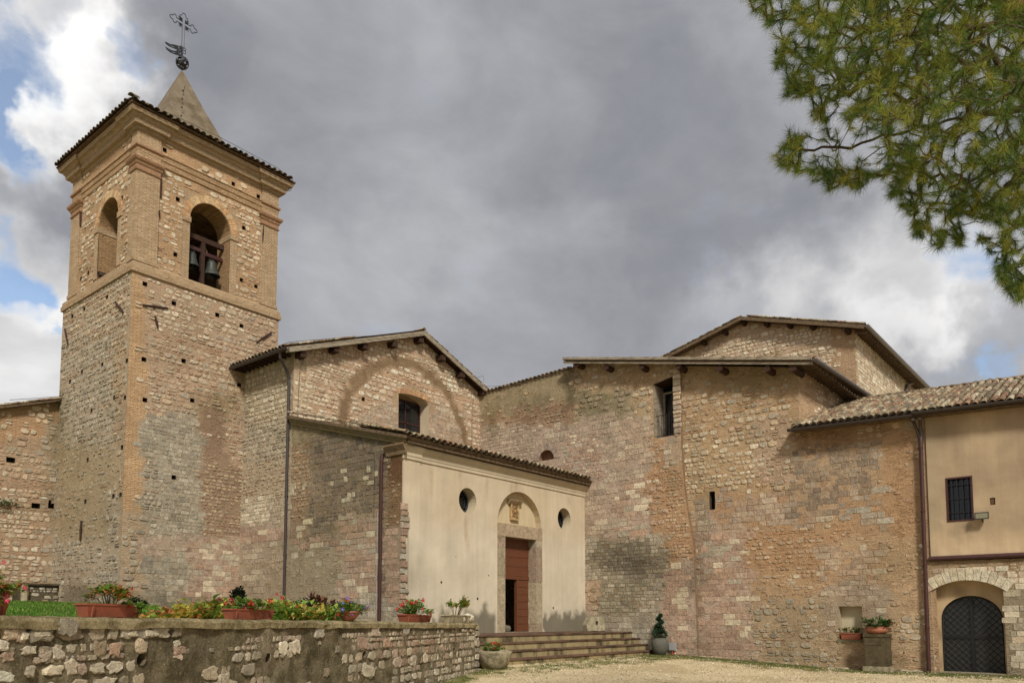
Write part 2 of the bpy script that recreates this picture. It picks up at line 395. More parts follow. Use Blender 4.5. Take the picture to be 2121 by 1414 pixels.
def arch(s0, s1, z0, zs, rise=None, n=16):       # opening outline with a round or segmental head
    c = (s0+s1)/2; w = (s1-s0)/2; rise = w if rise is None else rise
    pts = [(s0, z0), (s1, z0)]
    for i in range(n+1):
        t = math.pi*i/n; pts.append((c+w*math.cos(t), zs+rise*math.sin(t)))
    return pts
def circle(c, z, r, n=24): return [(c+r*math.cos(2*math.pi*i/n), z+r*math.sin(2*math.pi*i/n)) for i in range(n)]
def rect(s0, s1, z0, z1): return [(s0, z0), (s1, z0), (s1, z1), (s0, z1)]
def inpoly(p, poly):
    x, y = p; c = False; j = len(poly)-1
    for i in range(len(poly)):
        a, b = poly[i], poly[j]
        if (a[1] > y) != (b[1] > y) and x < (b[0]-a[0])*(y-a[1])/(b[1]-a[1])+a[0]: c = not c
        j = i
    return c
def pdist(p, poly):
    best = 9e9; j = len(poly)-1
    for i in range(len(poly)):
        ax, ay = poly[j]; bx, by = poly[i]; dx, dy = bx-ax, by-ay; L = dx*dx+dy*dy or 1e-9
        t = min(1, max(0, ((p[0]-ax)*dx+(p[1]-ay)*dy)/L)); q = (ax+t*dx-p[0])**2+(ay+t*dy-p[1])**2
        best = min(best, q); j = i
    return math.sqrt(best)
def densify(poly, d):
    out = []
    for i, a in enumerate(poly):
        b = poly[(i+1) % len(poly)]; n = max(1, int(math.hypot(b[0]-a[0], b[1]-a[1])/d))
        for k in range(n): out.append((a[0]+(b[0]-a[0])*k/n, a[1]+(b[1]-a[1])*k/n))
    return out
def sheet(name, fc, outline, holes, colfn, m, parent, step=.22, rough=.012, off=0.):
    polys = [densify(outline, step*1.3)]+[densify(h, step) for h in holes]
    pts = []; edges = []
    for p in polys:
        n0 = len(pts); pts += p; edges += [(n0+i, n0+(i+1) % len(p)) for i in range(len(p))]
    xs = [p[0] for p in outline]; zs = [p[1] for p in outline]
    x = min(xs)+step/2
    while x < max(xs):
        z = min(zs)+step/2
        while z < max(zs):
            q = (x+R.uniform(-.25, .25)*step, z+R.uniform(-.25, .25)*step)
            if inpoly(q, outline) and pdist(q, outline) > step*.3 and not any(inpoly(q, h) or pdist(q, h) < step*.3 for h in holes): pts.append(q)
            z += step
        x += step
    r = delaunay_2d_cdt([Vector(p) for p in pts], edges, [], 0, 1e-5)
    vs, fs = r[0], r[2]; keep = []
    for f in fs:
        c = (sum(vs[i].x for i in f)/3, sum(vs[i].y for i in f)/3)
        if inpoly(c, outline) and not any(inpoly(c, h) for h in holes): keep.append(f)
    mb = MB(); uv = [(v.x, v.y) for v in vs]; brks = []
    for v in vs:
        c, bk = colfn(v.x, v.y); brks.append(bk)
        mb.v.append(tuple(fc.P(v.x, v.y, off+rough*nz(v.x*3, v.y*3, 5.)))); mb.c.append(c)
    mb.f = [tuple(f) for f in keep]
    o = mb.build(name, m, parent)
    me = o.data
    a = me.attributes.new('brk', 'FLOAT', 'POINT'); a.data.foreach_set('value', brks)
    ul = me.uv_layers.new(name='UVMap')
    for lp in me.loops: ul.data[lp.index].uv = uv[lp.vertex_index]
    return o

# ------------------------------------------------------------------ masonry
PAL = {
 'cream': [C(214, 200, 168), C(200, 186, 154), C(222, 210, 182), C(190, 176, 146), C(206, 180, 142)],
 'light': [C(222, 208, 178), C(212, 196, 166), C(230, 218, 192), C(200, 182, 152), C(206, 178, 150)],
 'mixed': [C(204, 190, 158), C(188, 172, 142), C(196, 160, 128), C(176, 166, 146), C(206, 178, 136), C(182, 146, 112)],
 'grey': [C(178, 170, 148), C(162, 154, 134), C(190, 180, 156), C(152, 142, 122), C(172, 158, 130)],
 'pink': [C(186, 146, 116), C(178, 138, 110), C(194, 158, 130), C(184, 146, 118), C(172, 134, 108), C(182, 142, 114), C(212, 194, 156)],
 'pinkmix': [C(182, 146, 118), C(174, 138, 112), C(186, 156, 130), C(214, 198, 162), C(180, 168, 140), C(188, 146, 114)],
 'pinkgrey': [C(178, 154, 128), C(166, 144, 122), C(188, 164, 138), C(194, 178, 148), C(172, 152, 126)],
 'tan': [C(192, 162, 120), C(180, 148, 108), C(170, 144, 108), C(198, 174, 136), C(186, 166, 134), C(182, 138, 104)],
 'browngrey': [C(142, 126, 106), C(128, 114, 98), C(156, 138, 114), C(136, 116, 98), C(150, 128, 108)],
 'low': [C(196, 184, 152), C(186, 172, 140), C(184, 158, 134), C(176, 150, 128), C(194, 174, 140), C(176, 168, 146), C(204, 192, 164), C(164, 154, 130)],
}
MO = C(196, 154, 112); MY = C(190, 158, 116); MBE = C(186, 162, 126); MG = C(170, 156, 128); MP = C(186, 152, 126); MD = C(98, 88, 68); MBR = C(168, 130, 94)
KINDS = {  # hmin,hmax,wmin,wmax,gap,round exponent,depth
 'rub': (.12, .23, .8, 2.1, .020, 4.2, .022), 'rubS': (.085, .155, .9, 2.4, .018, 4.0, .018), 'rubL': (.16, .27, .8, 2.0, .026, 4.0, .028),
 'ash': (.15, .24, .9, 2.8, .012, 9, .009), 'ashS': (.10, .17, .8, 2.6, .013, 7, .011), 'ashL': (.16, .26, 1.2, 3.4, .011, 12, .008), 'rag': (.07, .21, .7, 2.2, .014, 5, .016)}
def rand_pal(p, rng):
    c = rng.choice(PAL[p]); k = rng.uniform(.86, 1.12); return tuple(min(.85, v*k) for v in c)
def zstyle(kind='rub', pal='mixed', keep=.85, mo=MO, brk=.25, tint=1.): return dict(kind=kind, pal=pal, keep=keep, mo=mo, brk=brk, tint=tint)
STAINS = []   # photo-frame blobs of lichen, damp and soot: (x,y,rx,ry,strength,colour)
def stain(px, py, c):
    w_ = sst(.02, .5, nz(px*.022, py*.008, 21.))*.15+sst(.0, .5, nz(px*.007, py*.007, 33.))*.14
    c = lerp(c, tuple(a*b for a, b in zip(c, (.50, .48, .42))), w_)
    n = nz(px*.016, py*.016, 3.)*.6+nz(px*.05, py*.05, 9.)*.45
    for x, y, rx, ry, s, sc in STAINS:
        d = ((px-x)/rx)**2+((py-y)/ry)**2
        if d > 2.6: continue
        t = sst(1.5, .35, math.sqrt(d)-n*.7)*s
        c = lerp(c, tuple(a*b for a, b in zip(c, sc)), t)
    return c
GR = (.42, .42, .38); GN = (.52, .56, .42); BR = (.62, .46, .34); GY = (.68, .68, .66)
STAINS += [(745, 960, 90, 70, .55, GR), (720, 1080, 120, 60, .3, GN), (1295, 1150, 80, 38, .85, GR), (1330, 1195, 60, 40, .6, GR), (1280, 1235, 70, 40, .4, GN), (1300, 1290, 90, 50, .4, GY),
  (1110, 850, 60, 30, .5, GR), (1180, 800, 16, 60, .8, GR), (1020, 870, 20, 40, .8, GN), (1240, 835, 60, 34, .55, GN), (1635, 1270, 60, 60, .5, GY), (1600, 1330, 90, 30, .35, GY), (1640, 880, 60, 20, .2, GN),
  (440, 890, 30, 60, .35, BR), (450, 835, 60, 25, .5, GN), (170, 1235, 60, 26, .8, GR), (330, 1245, 120, 18, .7, GR), (60, 1050, 40, 14, .5, GN), (120, 870, 20, 60, .5, GN), (150, 940, 60, 70, .2, GN), (340, 1150, 80, 80, .12, GN),
  (1700, 905, 90, 20, .5, BR), (1560, 790, 130, 22, .35, GN), (1445, 1150, 9, 240, .5, GR), (1450, 1200, 30, 50, .3, GR), (1850, 1170, 60, 60, .35, GN), (1790, 1240, 80, 60, .35, GY),
  (1800, 1365, 200, 12, .5, GR), (1850, 745, 40, 40, .5, GR), (1900, 780, 40, 30, .6, GR), (1720, 800, 30, 25, .6, GR), (1560, 905, 30, 25, .3, GN), (545, 820, 60, 60, .15, GN), (250, 660, 8, 30, .3, BR),
  (660, 900, 90, 24, .4, GN), (640, 1180, 70, 90, .2, GN), (545, 1230, 60, 40, .2, GN), (820, 960, 25, 50, .75, (.6, .42, .32)), (1460, 1060, 12, 60, .4, GN), (1395, 985, 16, 60, .35, GN), (1420, 1340, 60, 12, .3, GR), (60, 560, 0.1, .1, 0, GR)]
for _k in PAL: PAL[_k] = [desat(c, .30) for c in PAL[_k]]
MO, MY, MBE, MG, MP, MD, MBR = [desat(mul(c, 1.04), .36) for c in (MO, MY, MBE, MG, MP, MD, MBR)]
for _k in PAL: PAL[_k] = [tuple(min(.8, v*1.08) for v in c) for c in PAL[_k]]
class Masonry:
    """collects the stones of one thing, the 300 that show largest become objects"""
    def __init__(s, root): s.root = root; s.st = []
    def wall(s, fc, outline, holes, zfn, name='wall', mat='mortar', kboost=.10, step=.24, off=0., seed=1, top=None, label=None, jog=16, rough=.012, parent=None):
        def zz(a, b):
            x, y, d = fc.px(a, b)
            x += jog*nz(a*2.3, b*2.3, 1.)+jog*.4*nz(a*7, b*7, 2.); y += jog*nz(a*2.3, b*2.3, 7.)
            return zfn(x, y, a, b), x, y
        def colf(a, b):
            z, x, y = zz(a, b)
            c = mul(desat(z['mo'], .18), z['tint']*(1+.10*nz(a*1.1, b*1.1, 11)))
            return stain(x, y, c), z['brk']
        w = sheet(name, fc, outline, holes, colf, mat, parent or s.root, step, rough, off)
        if label: w['label'] = label
        xs = [p[0] for p in outline]; zs = [p[1] for p in outline]
        rng = random.Random(seed)
        for kind, (h0, h1, w0, w1, gap, ex, dep) in KINDS.items():
            z = min(zs)-rng.uniform(0, .1); row = 0
            while z < max(zs):
                thin = kind in ('rub', 'rubS') and rng.random() < .22
                h = rng.uniform(.05, .075) if thin else rng.uniform(h0, h1)
                a = min(xs)-rng.uniform(0, .3); row += 1
                while a < max(xs):
                    wd = h*rng.uniform(w0, w1)*(2.2 if thin else 1)
                    cs, cz = a+wd/2, z+h/2+(.05*nz(a*.7, row*3.1, seed) if kind in ('rub', 'rubS', 'rubL') else .012*nz(a*.7, row, seed))
                    a += wd+gap*rng.uniform(.7, 1.6)
                    if not inpoly((cs, cz), outline): continue
                    zt, x, y = zz(cs, cz)
                    if zt['kind'] != kind or rng.random() > (zt['keep'] if zt['keep'] < .45 else min(.97, zt['keep']+.10)): continue
                    if thin and rng.random() < .35: continue
                    if any(inpoly((cs, cz), hh) or pdist((cs, cz), hh) < .4*min(wd, h*1.3) for hh in holes): continue
                    zt = zfn(x+rng.gauss(0, 9), y+rng.gauss(0, 7), cs, cz) if rng.random() < .5 else zt
                    if zt['kind'] != kind: continue
                    if any(not inpoly(q, outline) for q in ((cs-wd*.48, cz), (cs+wd*.48, cz), (cs, cz-h*.4), (cs, cz+h*.4))): continue
                    parts = [(cs, cz, wd, h)]
                    if kind in ('rub', 'rubL') and not thin and h > .15 and rng.random() < .22:
                        k = rng.uniform(.35, .65); parts = [(cs, cz-h*(1-k)/2, wd*rng.uniform(.8, 1), h*k-gap*.5), (cs, cz+h*k/2, wd*rng.uniform(.8, 1), h*(1-k)-gap*.5)]
                    for (p, q, ww, hh) in parts:
                        c = mul(rand_pal(zt['pal'], rng), zt['tint'])
                        if thin: c = lerp(c, mul(C(190, 134, 92), rng.uniform(.8, 1.1)), .6)
                        c = lerp(c, desat(zt['mo'], .1), rng.uniform(.0, .18 if kind == 'ashL' else .45) if zt['mo'][0] > .2 else 0)
                        c = stain(x, y, c)
                        s.stone(fc, p, q, ww-gap*.5, hh-gap*.35, ex, dep*rng.uniform(.5, 1.6)*(.7 if thin else 1), c, w, rng, off)
                z += h+gap*rng.uniform(.5, 1.1)
        return w
    def stone(s, fc, cs, cz, w, h, ex, dep, c, parent, rng, off=0.):
        n = 14 if ex == 5 else (9 if ex < 6 else 8); ring = []; lo_ = .68 if ex == 5 else .76
        if ex >= 6:
            k = .10 if h < .15 else .06
            base = [(-1+k, -1), (1-k, -1), (1, -1+k), (1, 1-k), (1-k, 1), (-1+k, 1), (-1, 1-k), (-1, -1+k)]
            for a, b in base: ring.append((a*w/2+rng.uniform(-.009, .009), b*h/2+rng.uniform(-.008, .008)))
        else:
            t0 = rng.uniform(-.2, .2)
            for i in range(n):
                t = 2*math.pi*(i+.5+rng.uniform(-.22, .22))/n+t0; ct, st_ = math.cos(t), math.sin(t)
                r = (abs(ct)**ex+abs(st_)**ex)**(-1/ex)*rng.uniform(lo_, 1.05)
                ring.append((ct*r*w/2, st_*r*h/2))
            sk = rng.uniform(-.18, .18); ring = [(a+b*sk, b) for a, b in ring]
        tilt = rng.uniform(-.012, .012); inn = min(.022, h*.16)
        vs = []
        for sc_, of in ((0, -.03), (.25, dep*.72), (1, dep)):
            for a, b in ring:
                L = math.hypot(a, b) or 1; k = 1-inn*sc_/L
                o = off+of+(tilt*a/w+rng.uniform(-.003, .003) if sc_ else 0)
                vs.append(fc.P(cs+a*k, cz+b*k, o))
        fs = [(j*n+i, j*n+(i+1) % n, (j+1)*n+(i+1) % n, (j+1)*n+i) for j in range(2) for i in range(n)]+[tuple(2*n+i for i in range(n))]
        x, y, d = fc.px(cs, cz); vis = -60 < x < 2180 and -60 < y < 1474
        s.st.append((w*h/d/d if vis else 0, vs, fs, c, parent))
    def finish(s, limit=300, single='stone', rest='stones'):
        s.st.sort(key=lambda t: -t[0])
        mb = MB()
        for i, (a, vs, fs, c, par) in enumerate(s.st):
            if i < limit: MB().add(vs, fs, c).build(single, 'stone', par)
            else: mb.add(vs, fs, c)
        if mb.v: mb.build(rest, 'stone', s.root, kind='stuff')
        print(s.root.name, 'stones', len(s.st))

def zone_fn(default, zones):
    def f(x, y, s, z):
        st = default
        for q in zones:
            if callable(q[0]):
                if q[0](s, z): st = q[1]
            elif len(q[0]) == 4 and not isinstance(q[0][0], tuple):
                x0, y0, x1, y1 = q[0]
                if x0 <= x <= x1 and y0 <= y <= y1: st = q[1]
            elif inpoly((x, y), q[0]): st = q[1]
        return st
    return f
def putlogs(fc, plist, mode, w=.15, h=.15):
    holes = []
    for x, y in plist:
        p = hy(x, y, -fc.n.y*0+fc.o.y) if mode == 'y' else hx(x, y, fc.o.x)
        s = p.x if mode == 'y' else p.y
        holes.append(rect(s-w/2, s+w/2, p.z-h/2, p.z+h/2))
    return holes
def putlog_linings(fc, holes, parent, m='interior', depth=.35):
    mb = MB()
    for h in holes:
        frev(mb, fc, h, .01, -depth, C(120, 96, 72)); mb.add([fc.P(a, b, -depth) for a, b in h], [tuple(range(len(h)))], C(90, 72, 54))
    mb.build('putlog_hole_linings', m, parent, kind='stuff')
def voussoirs(fc, cs, cz, r0, r1, a0, a1, n, o0, o1, parent, cols, name='voussoir', m='stone', gap=.008, seed=3, rz=1., jit=0.):
    rng = random.Random(seed)
    for i in range(n):
        ta = a0+(a1-a0)*i/n+gap/r1; tb = a0+(a1-a0)*(i+1)/n-gap/r1; rr = r1+rng.uniform(-jit, jit)
        poly = [(cs+r*math.cos(t), cz+rz*r*math.sin(t)) for r, t in ((r0, ta), (rr, ta), (rr, (ta+tb)/2), (rr, tb), (r0, tb), (r0, (ta+tb)/2))]
        fprism(MB(), fc, poly, o0, o1+rng.uniform(0, .006), mul(rng.choice(cols), rng.uniform(.88, 1.1))).build(name, m, parent)

# roof tiles: a barrel tile mesh, local +x runs up the slope, z is out of the roof
def tile_mesh(L=.46, r0=.088, r1=.072, n=7, t=.015):
    vs = []; fs = []
    for x, r in ((0, r0), (L, r1)):
        for rr in (r, r-t):
            for i in range(n+1):
                a = math.pi*i/n; vs.append((x, rr*math.cos(a), rr*math.sin(a)*.85))
    k = n+1
    for i in range(n):
        fs += [(i, i+1, 2*k+i+1, 2*k+i), (k+i+1, k+i, 3*k+i, 3*k+i+1), (i+1, i, k+i, k+i+1), (2*k+i, 2*k+i+1, 3*k+i+1, 3*k+i)]
    fs += [(0, 2*k, 3*k, k), (n, k+n, 3*k+n, 2*k+n)]
    me = bpy.data.meshes.new('roof_tile'); me.from_pydata(vs, [], fs); me.materials.append(MATS['roof_tile'])
    me.polygons.foreach_set('use_smooth', [True]*len(me.polygons)); me.update(); return me
TILE = tile_mesh()
TCOL = [C(196, 170, 128), C(176, 150, 112), C(206, 184, 144), C(168, 122, 88), C(186, 140, 102), C(160, 142, 108), C(212, 192, 154), C(144, 124, 96)]
TCOL = [desat(mul(c, .72), .25) for c in TCOL]
def put_tile(parent, p, d, nrm, sc=1., rng=R, cols=TCOL, dark=1.):
    d = Vector(d).normalized(); nrm = Vector(nrm); y = nrm.cross(d).normalized(); nrm = d.cross(y).normalized()
    a = rng.uniform(-.05, .05); d2 = (d+y*a).normalized(); y = nrm.cross(d2)
    M = Matrix(((d2.x, y.x, nrm.x, 0), (d2.y, y.y, nrm.y, 0), (d2.z, y.z, nrm.z, 0), (0, 0, 0, 1))) @ Matrix.Diagonal((sc, sc*rng.uniform(.95, 1.05), sc, 1))
    o = bpy.data.objects.new('roof_tile', TILE); COL.objects.link(o); o.parent = parent
    o.matrix_basis = Matrix.Translation(Vector(p)-wloc(parent)) @ M
    c = mul(rng.choice(cols), rng.uniform(.85, 1.15)*dark); o.color = (*c, 1)
    return o
def tile_field(roof, A, B, up, nrm, rows, rng, pitch=.2, sc=1., limit=300, rowstep=.34, dark=1., lift=.045, clip=None, end=None):
    """covers on a slope whose eave runs A->B; up = unit up-slope vector; below them the hollow under-tiles as one sheet"""
    A, B = Vector(A), Vector(B); e = (B-A); L = e.length; e.normalize(); n = int(L/pitch); k = 0
    extra = []
    for r in range(rows):
        for i in range(n):
            p = A+e*(pitch*(i+.5)+rng.uniform(-.015, .015))+Vector(up)*(rowstep*r+rng.uniform(-.02, .02))+Vector(nrm)*(lift+.012*rng.random())
            if clip and not clip(p): continue
            if k < limit: put_tile(roof, p, Vector(up)+Vector(nrm)*.05, nrm, sc, rng, dark=dark); k += 1
            else: extra.append(p)
    mb = MB(); m = n*4+1; U = rowstep*rows+.1
    for r in range(2):
        for i in range(m):
            s = pitch*i/4; dz = -.045*math.cos(2*math.pi*i/4)-.0
            dz = .03*(1 if i % 4 == 2 else (-1 if i % 4 == 0 else 0))
            mb.v.append(tuple(A+e*s+Vector(up)*(U*r-.03)+Vector(nrm)*(-dz+.02))); mb.c.append((1, 1, 1))
    mb.f = [(i, i+1, m+i+1, m+i) for i in range(m-1)]
    o = mb.build('under_tiles', 'roof_tile', roof, kind='stuff', obcol=mul(C(90, 72, 54), dark))
    return k

# ================================================================== GROUND
def gz(x, y):
    return .30*sst(7, 15.5, y)*sst(5, 20, x)
def build_ground():
    xs = [-700, -300, -100, -40, -15, -5]+[i*.5 for i in range(0, 90)]+[50, 70, 120, 300, 700]
    ys = [-700, -300, -100, -40, -15, -6]+[-4+i*.5 for i in range(0, 90)]+[45, 60, 120, 300, 700]
    mb = MB(); gr = []
    for y in ys:
        for x in xs:
            mb.v.append((x, y, gz(x, y)+(.015*nz(x*.8, y*.8) if abs(x) < 50 and abs(y) < 50 else 0))); mb.c.append((1, 1, 1))
            g = .30
            g = max(g, .80*sst(3.0, .3, 27.4-x)) if x < 27.6 else g
            g = max(g, .6*sst(1.8, .2, abs(y-14.2)) if 17 < x < 28 else 0)
            g = max(g, .7*sst(1.8, .2, abs((x-2.63)*.419-(y-8.35)*.908)) if x < 18 else 0)
            gr.append(g)
    nx = len(xs)
    mb.f = [(j*nx+i, j*nx+i+1, (j+1)*nx+i+1, (j+1)*nx+i) for j in range(len(ys)-1) for i in range(nx-1)]
    o = mb.build('ground', 'ground', kind='structure', smooth=True)
    a = o.data.attributes.new('grass', 'FLOAT', 'POINT'); a.data.foreach_set('value', gr)
    # grass growing through the gravel
    rng = random.Random(5); mb = MB()
    def blades(cx, cy, cz, n, r, h, cols):
        for _ in range(n):
            a = rng.uniform(0, 6.28); q = r*math.sqrt(rng.random()); x, y = cx+q*math.cos(a), cy+q*math.sin(a)
            b = rng.uniform(0, 6.28); w = .006; hh = h*rng.uniform(.5, 1.2); lx, ly = rng.uniform(-.4, .4)*hh, rng.uniform(-.4, .4)*hh
            mb.add([(x-w*math.cos(b), y-w*math.sin(b), cz), (x+w*math.cos(b), y+w*math.sin(b), cz), (x+lx, y+ly, cz+hh)], [(0, 1, 2)], mul(rng.choice(cols), rng.uniform(.7, 1.2)))
    gc = [C(88, 104, 44), C(112, 118, 58), C(70, 88, 34), C(140, 130, 74)]
    for _ in range(2200):
        y = rng.uniform(1, 15.2)
        t = rng.random()
        if t < .6: x = 27.5-abs(rng.gauss(0, 1.1))
        elif t < .8: x = rng.uniform(17, 27); y = rng.uniform(13, 15.2)
        else:
            s = rng.uniform(2, 15.5); o_ = .05+abs(rng.gauss(0, .5)); x = 2.63+.908*s+.419*o_; y = 8.35+.419*s-.908*o_
        if nz(x*.9, y*.9, 4) < -.15: continue
        blades(x, y, gz(x, y), rng.randint(8, 26), rng.uniform(.05, .22), .05, gc)
    mb.build('gravel_grass', 'leaf', kind='stuff')
    pb = MB()
    for _ in range(5200):
        y = rng.uniform(3, 15.2); x = rng.uniform(15, 27.5); z = gz(x, y); r = rng.uniform(.012, .035); a = rng.uniform(0, 6.28)
        q = [(x+r*math.cos(a+k*2.09), y+r*math.sin(a+k*2.09), z-.002) for k in range(3)]+[(x+r*.2, y, z+r*.9)]
        pb.add(q, [(0, 1, 3), (1, 2, 3), (2, 0, 3)], mul(rng.choice([C(214, 198, 164), C(186, 166, 130), C(160, 146, 120), C(226, 214, 186)]), rng.uniform(.7, 1.1)))
    pb.build('pebbles', 'stone', kind='stuff')
    # fallen leaves
    mb = MB()
    for _ in range(90):
        y = rng.uniform(2, 15); x = rng.uniform(16, 27.4); z = gz(x, y)+.02; a = rng.uniform(0, 6.28); r = .035
        c = rng.choice([C(170, 120, 50), C(140, 90, 40), C(190, 150, 60)])
        mb.add([(x+r*math.cos(a), y+r*math.sin(a), z), (x-.5*r*math.sin(a), y+.5*r*math.cos(a), z+.02), (x-r*math.cos(a), y-r*math.sin(a), z), (x+.5*r*math.sin(a), y-.5*r*math.cos(a), z+.015)], [(0, 1, 2, 3)], c)
    mb.build('fallen_leaves', 'leaf', kind='stuff')
build_ground()

# low wall line
LU = Vector((.908, .419)); LN = Vector((.419, -.908)); L0 = Vector((2.63, 8.35)); LEND = 15.15
def ltop(s): return 1.70-.155*(max(s, -4)/15.15)
def tz(x, y):                       # terrace height behind the low wall
    p = Vector((x, y))-L0; d = -(p.dot(LN)); s = p.dot(LU)
    return (ltop(min(s, 15))-.12)*(1-sst(.3, 16, d))+2.22*sst(.3, 16, d)
def build_terrace():
    mb = MB(); gv = []
    n1, n2 = 44, 44
    for j in range(n2+1):
        d = .4+27*(j/n2)**1.4
        for i in range(n1+1):
            s = -12+27.0*i/n1
            p = L0+LU*s-LN*d
            mb.v.append((p.x, p.y, tz(p.x, p.y)+.02*nz(p.x, p.y))); mb.c.append((1, 1, 1))
    mb.f = [(j*(n1+1)+i, j*(n1+1)+i+1, (j+1)*(n1+1)+i+1, (j+1)*(n1+1)+i) for j in range(n2) for i in range(n1)
            if not (mb.v[(j+1)*(n1+1)+i+1][0] > 17.0)]
    mb.build('terrace_lawn', 'lawn', kind='structure', smooth=True)
    rng = random.Random(8); g = MB()
    for _ in range(26000):
        px = rng.uniform(-60, 330)
        d = rng.uniform(8.5, 31)
        r = ray(px, 1275); k = d; p = EY+r*k; x, y = p.x, p.y
        q = Vector((x, y))-L0
        if -(q.dot(LN)) < .5 or y > 33.6 or (x > 12.3 and y > 27.8): continue
        z = tz(x, y); h = rng.uniform(.03, .075); w = .006+.0006*d; b = rng.uniform(0, 6.28)
        c = mul(rng.choice([C(84, 124, 34), C(104, 144, 48), C(66, 104, 28), C(134, 150, 70)]), rng.uniform(.6, 1.15)*(1+.4*nz(x*.9, y*.9, 2)))
        g.add([(x-w*math.cos(b), y-w*math.sin(b), z), (x+w*math.cos(b), y+w*math.sin(b), z), (x+rng.uniform(-.02, .02), y+rng.uniform(-.02, .02), z+h)], [(0, 1, 2)], c)
    g.build('lawn_grass', 'leaf', kind='stuff')
build_terrace()

# ================================================================== BELL TOWER
TX0, TX1, TY0, TY1 = 12.42, 18.52, 27.9, 33.95
BRK = zstyle('none', 'tan', 0, C(192, 166, 132), 1.)
BRQ = zstyle('rubL', 'cream', .10, C(206, 168, 122), 1.)
def ring_sweep(mb, prof, x0, x1, y0, y1, col=None):
    vs = []; n = len(prof)
    for o, z in prof: vs += [(x0-o, y0-o, z), (x1+o, y0-o, z), (x1+o, y1+o, z), (x0-o, y1+o, z)]
    fs = [(i*4+k, i*4+(k+1) % 4, (i+1)*4+(k+1) % 4, (i+1)*4+k) for i in range(n-1) for k in range(4)]
    fs.append(tuple((n-1)*4+k for k in range(4))); fs.append((3, 2, 1, 0))
    mb.add(vs, fs, col)
def tower():
    root = thing('bell_tower', (15.45, 30.9, 2.2), 'tall square stone and brick bell tower with arched belfry and concrete spire', 'bell tower')
    M = Masonry(root)
    f, l = FY(TY0), FX(TX0)
    # ---- shaft
    zf = zone_fn(zstyle('rub', 'mixed', .82, MO, .35), [
        ((230, 560, 300, 1120), BRQ),
        ((300, 580, 500, 700), zstyle('rub', 'cream', .7, MO, .45)),
        ((290, 860, 416, 1110), zstyle('ashS', 'grey', .93, MG, .1)),
        ((290, 930, 330, 1110), zstyle('rub', 'grey', .9, MG, .1)),
        ((416, 850, 470, 965), zstyle('rub', 'cream', .12, MBR, .25)),
        ((416, 960, 520, 1115), zstyle('rubS', 'tan', .75, MBR, .3)),
        ((470, 850, 520, 960), zstyle('rub', 'pinkgrey', .8, MO, .2)),
        ((230, 1060, 300, 1250), zstyle('rubL', 'grey', .8, MY, .5)),
        ((285, 1110, 520, 1150), zstyle('ash', 'pinkgrey', .93, MP, .1)),
        ((300, 1150, 395, 1260), zstyle('ash', 'grey', .95, MG, 0)),
        ((390, 1120, 520, 1260), zstyle('ash', 'pinkmix', .93, MP, .05))])
    ph = putlogs(f, [(298, 744), (380, 747), (300, 828), (398, 829), (495, 797), (360, 988), (300, 588), (360, 628), (450, 652), (500, 675)], 'y', .17, .15)
    M.wall(f, rect(TX0, TX1, 1.9, 14.2), ph, zf, seed=11)
    putlog_linings(f, ph, root)
    zl = zone_fn(zstyle('rub', 'grey', .74, MBE, .15), [
        ((120, 560, 280, 700), zstyle('rub', 'mixed', .8, MBE, .3)),
        ((120, 920, 245, 1120), zstyle('rubS', 'grey', .25, C(180, 156, 116), .1)),
        ((120, 1120, 245, 1240), zstyle('rub', 'grey', .5, MBE, .1)),
        ((240, 700, 262, 1130), zstyle('rub', 'tan', .55, MY, .8)),
        ((222, 1020, 250, 1250), zstyle('rubL', 'grey', .8, MBE, .2)),
        ((210, 1180, 262, 1260), zstyle('rub', 'grey', .8, MG, .1))])
    pl = putlogs(l, [(263, 747), (190, 850), (237, 823), (259, 823), (253, 926), (250, 1024), (235, 1027), (182, 952), (177, 1038), (170, 770), (212, 755), (145, 790), (222, 615), (175, 640), (150, 655)], 'x', .17, .15)
    M.wall(l, rect(TY0, TY1, 1.9, 14.2), pl, zl, seed=12)
    putlog_linings(l, pl, root)
    mb = MB(); c = C(186, 150, 112)
    mb.add([(TX1, TY0, 1.9), (TX1, TY1, 1.9), (TX0, TY1, 1.9), (TX1, TY0, 14.2), (TX1, TY1, 14.2), (TX0, TY1, 14.2)], [(0, 1, 4, 3), (1, 2, 5, 4)], c)
    mb.build('rear_wall', 'mortar', root)
    # ---- string course below the belfry
    mb = MB(); ring_sweep(mb, [(.0, 14.16), (.075, 14.17), (.08, 14.34), (.05, 14.36), (.03, 14.52), (-.04, 14.6)], TX0, TX1, TY0, TY1, C(176, 148, 112))
    mb.build('string_course', 'mortar', root)
    # ---- belfry
    bx0, bx1, by0, by1 = TX0+.09, TX1-.19, TY0+.09, TY1-.40
    bf, bl = FY(by0), FX(bx0)
    of_ = arch(14.56, 16.26, 14.60, 17.05)
    ol_ = arch(29.38, 31.08, 14.75, 16.85)
    zb = zone_fn(zstyle('rub', 'cream', .72, C(200, 160, 116), .75), [(lambda s, z: 18.5 < z, BRK), (lambda s, z: 18.95 < z < 19.6, zstyle('rubL', 'cream', .28, C(206, 168, 124), .9)),
        (lambda s, z: (s < 13.35 or s > 17.6) and s < 20, BRK), (lambda s, z: abs(s-15.41) < 1.15 and z < 18.1, BRK)])
    zb2 = zone_fn(zstyle('rub', 'cream', .62, C(196, 158, 116), .75), [(lambda s, z: 18.5 < z, BRK), (lambda s, z: 18.95 < z < 19.6, zstyle('rubL', 'cream', .28, C(206, 168, 124), .9)),
        (lambda s, z: (s < 28.3 or s > 32.7), BRK), (lambda s, z: abs(s-30.23) < 1.1 and z < 17.9, BRK)])
    p1 = putlogs(bf, [(368, 413), (324, 514), (363, 527), (505, 472), (500, 580), (530, 593), (341, 311), (483, 381), (535, 407)], 'y', .15, .15)
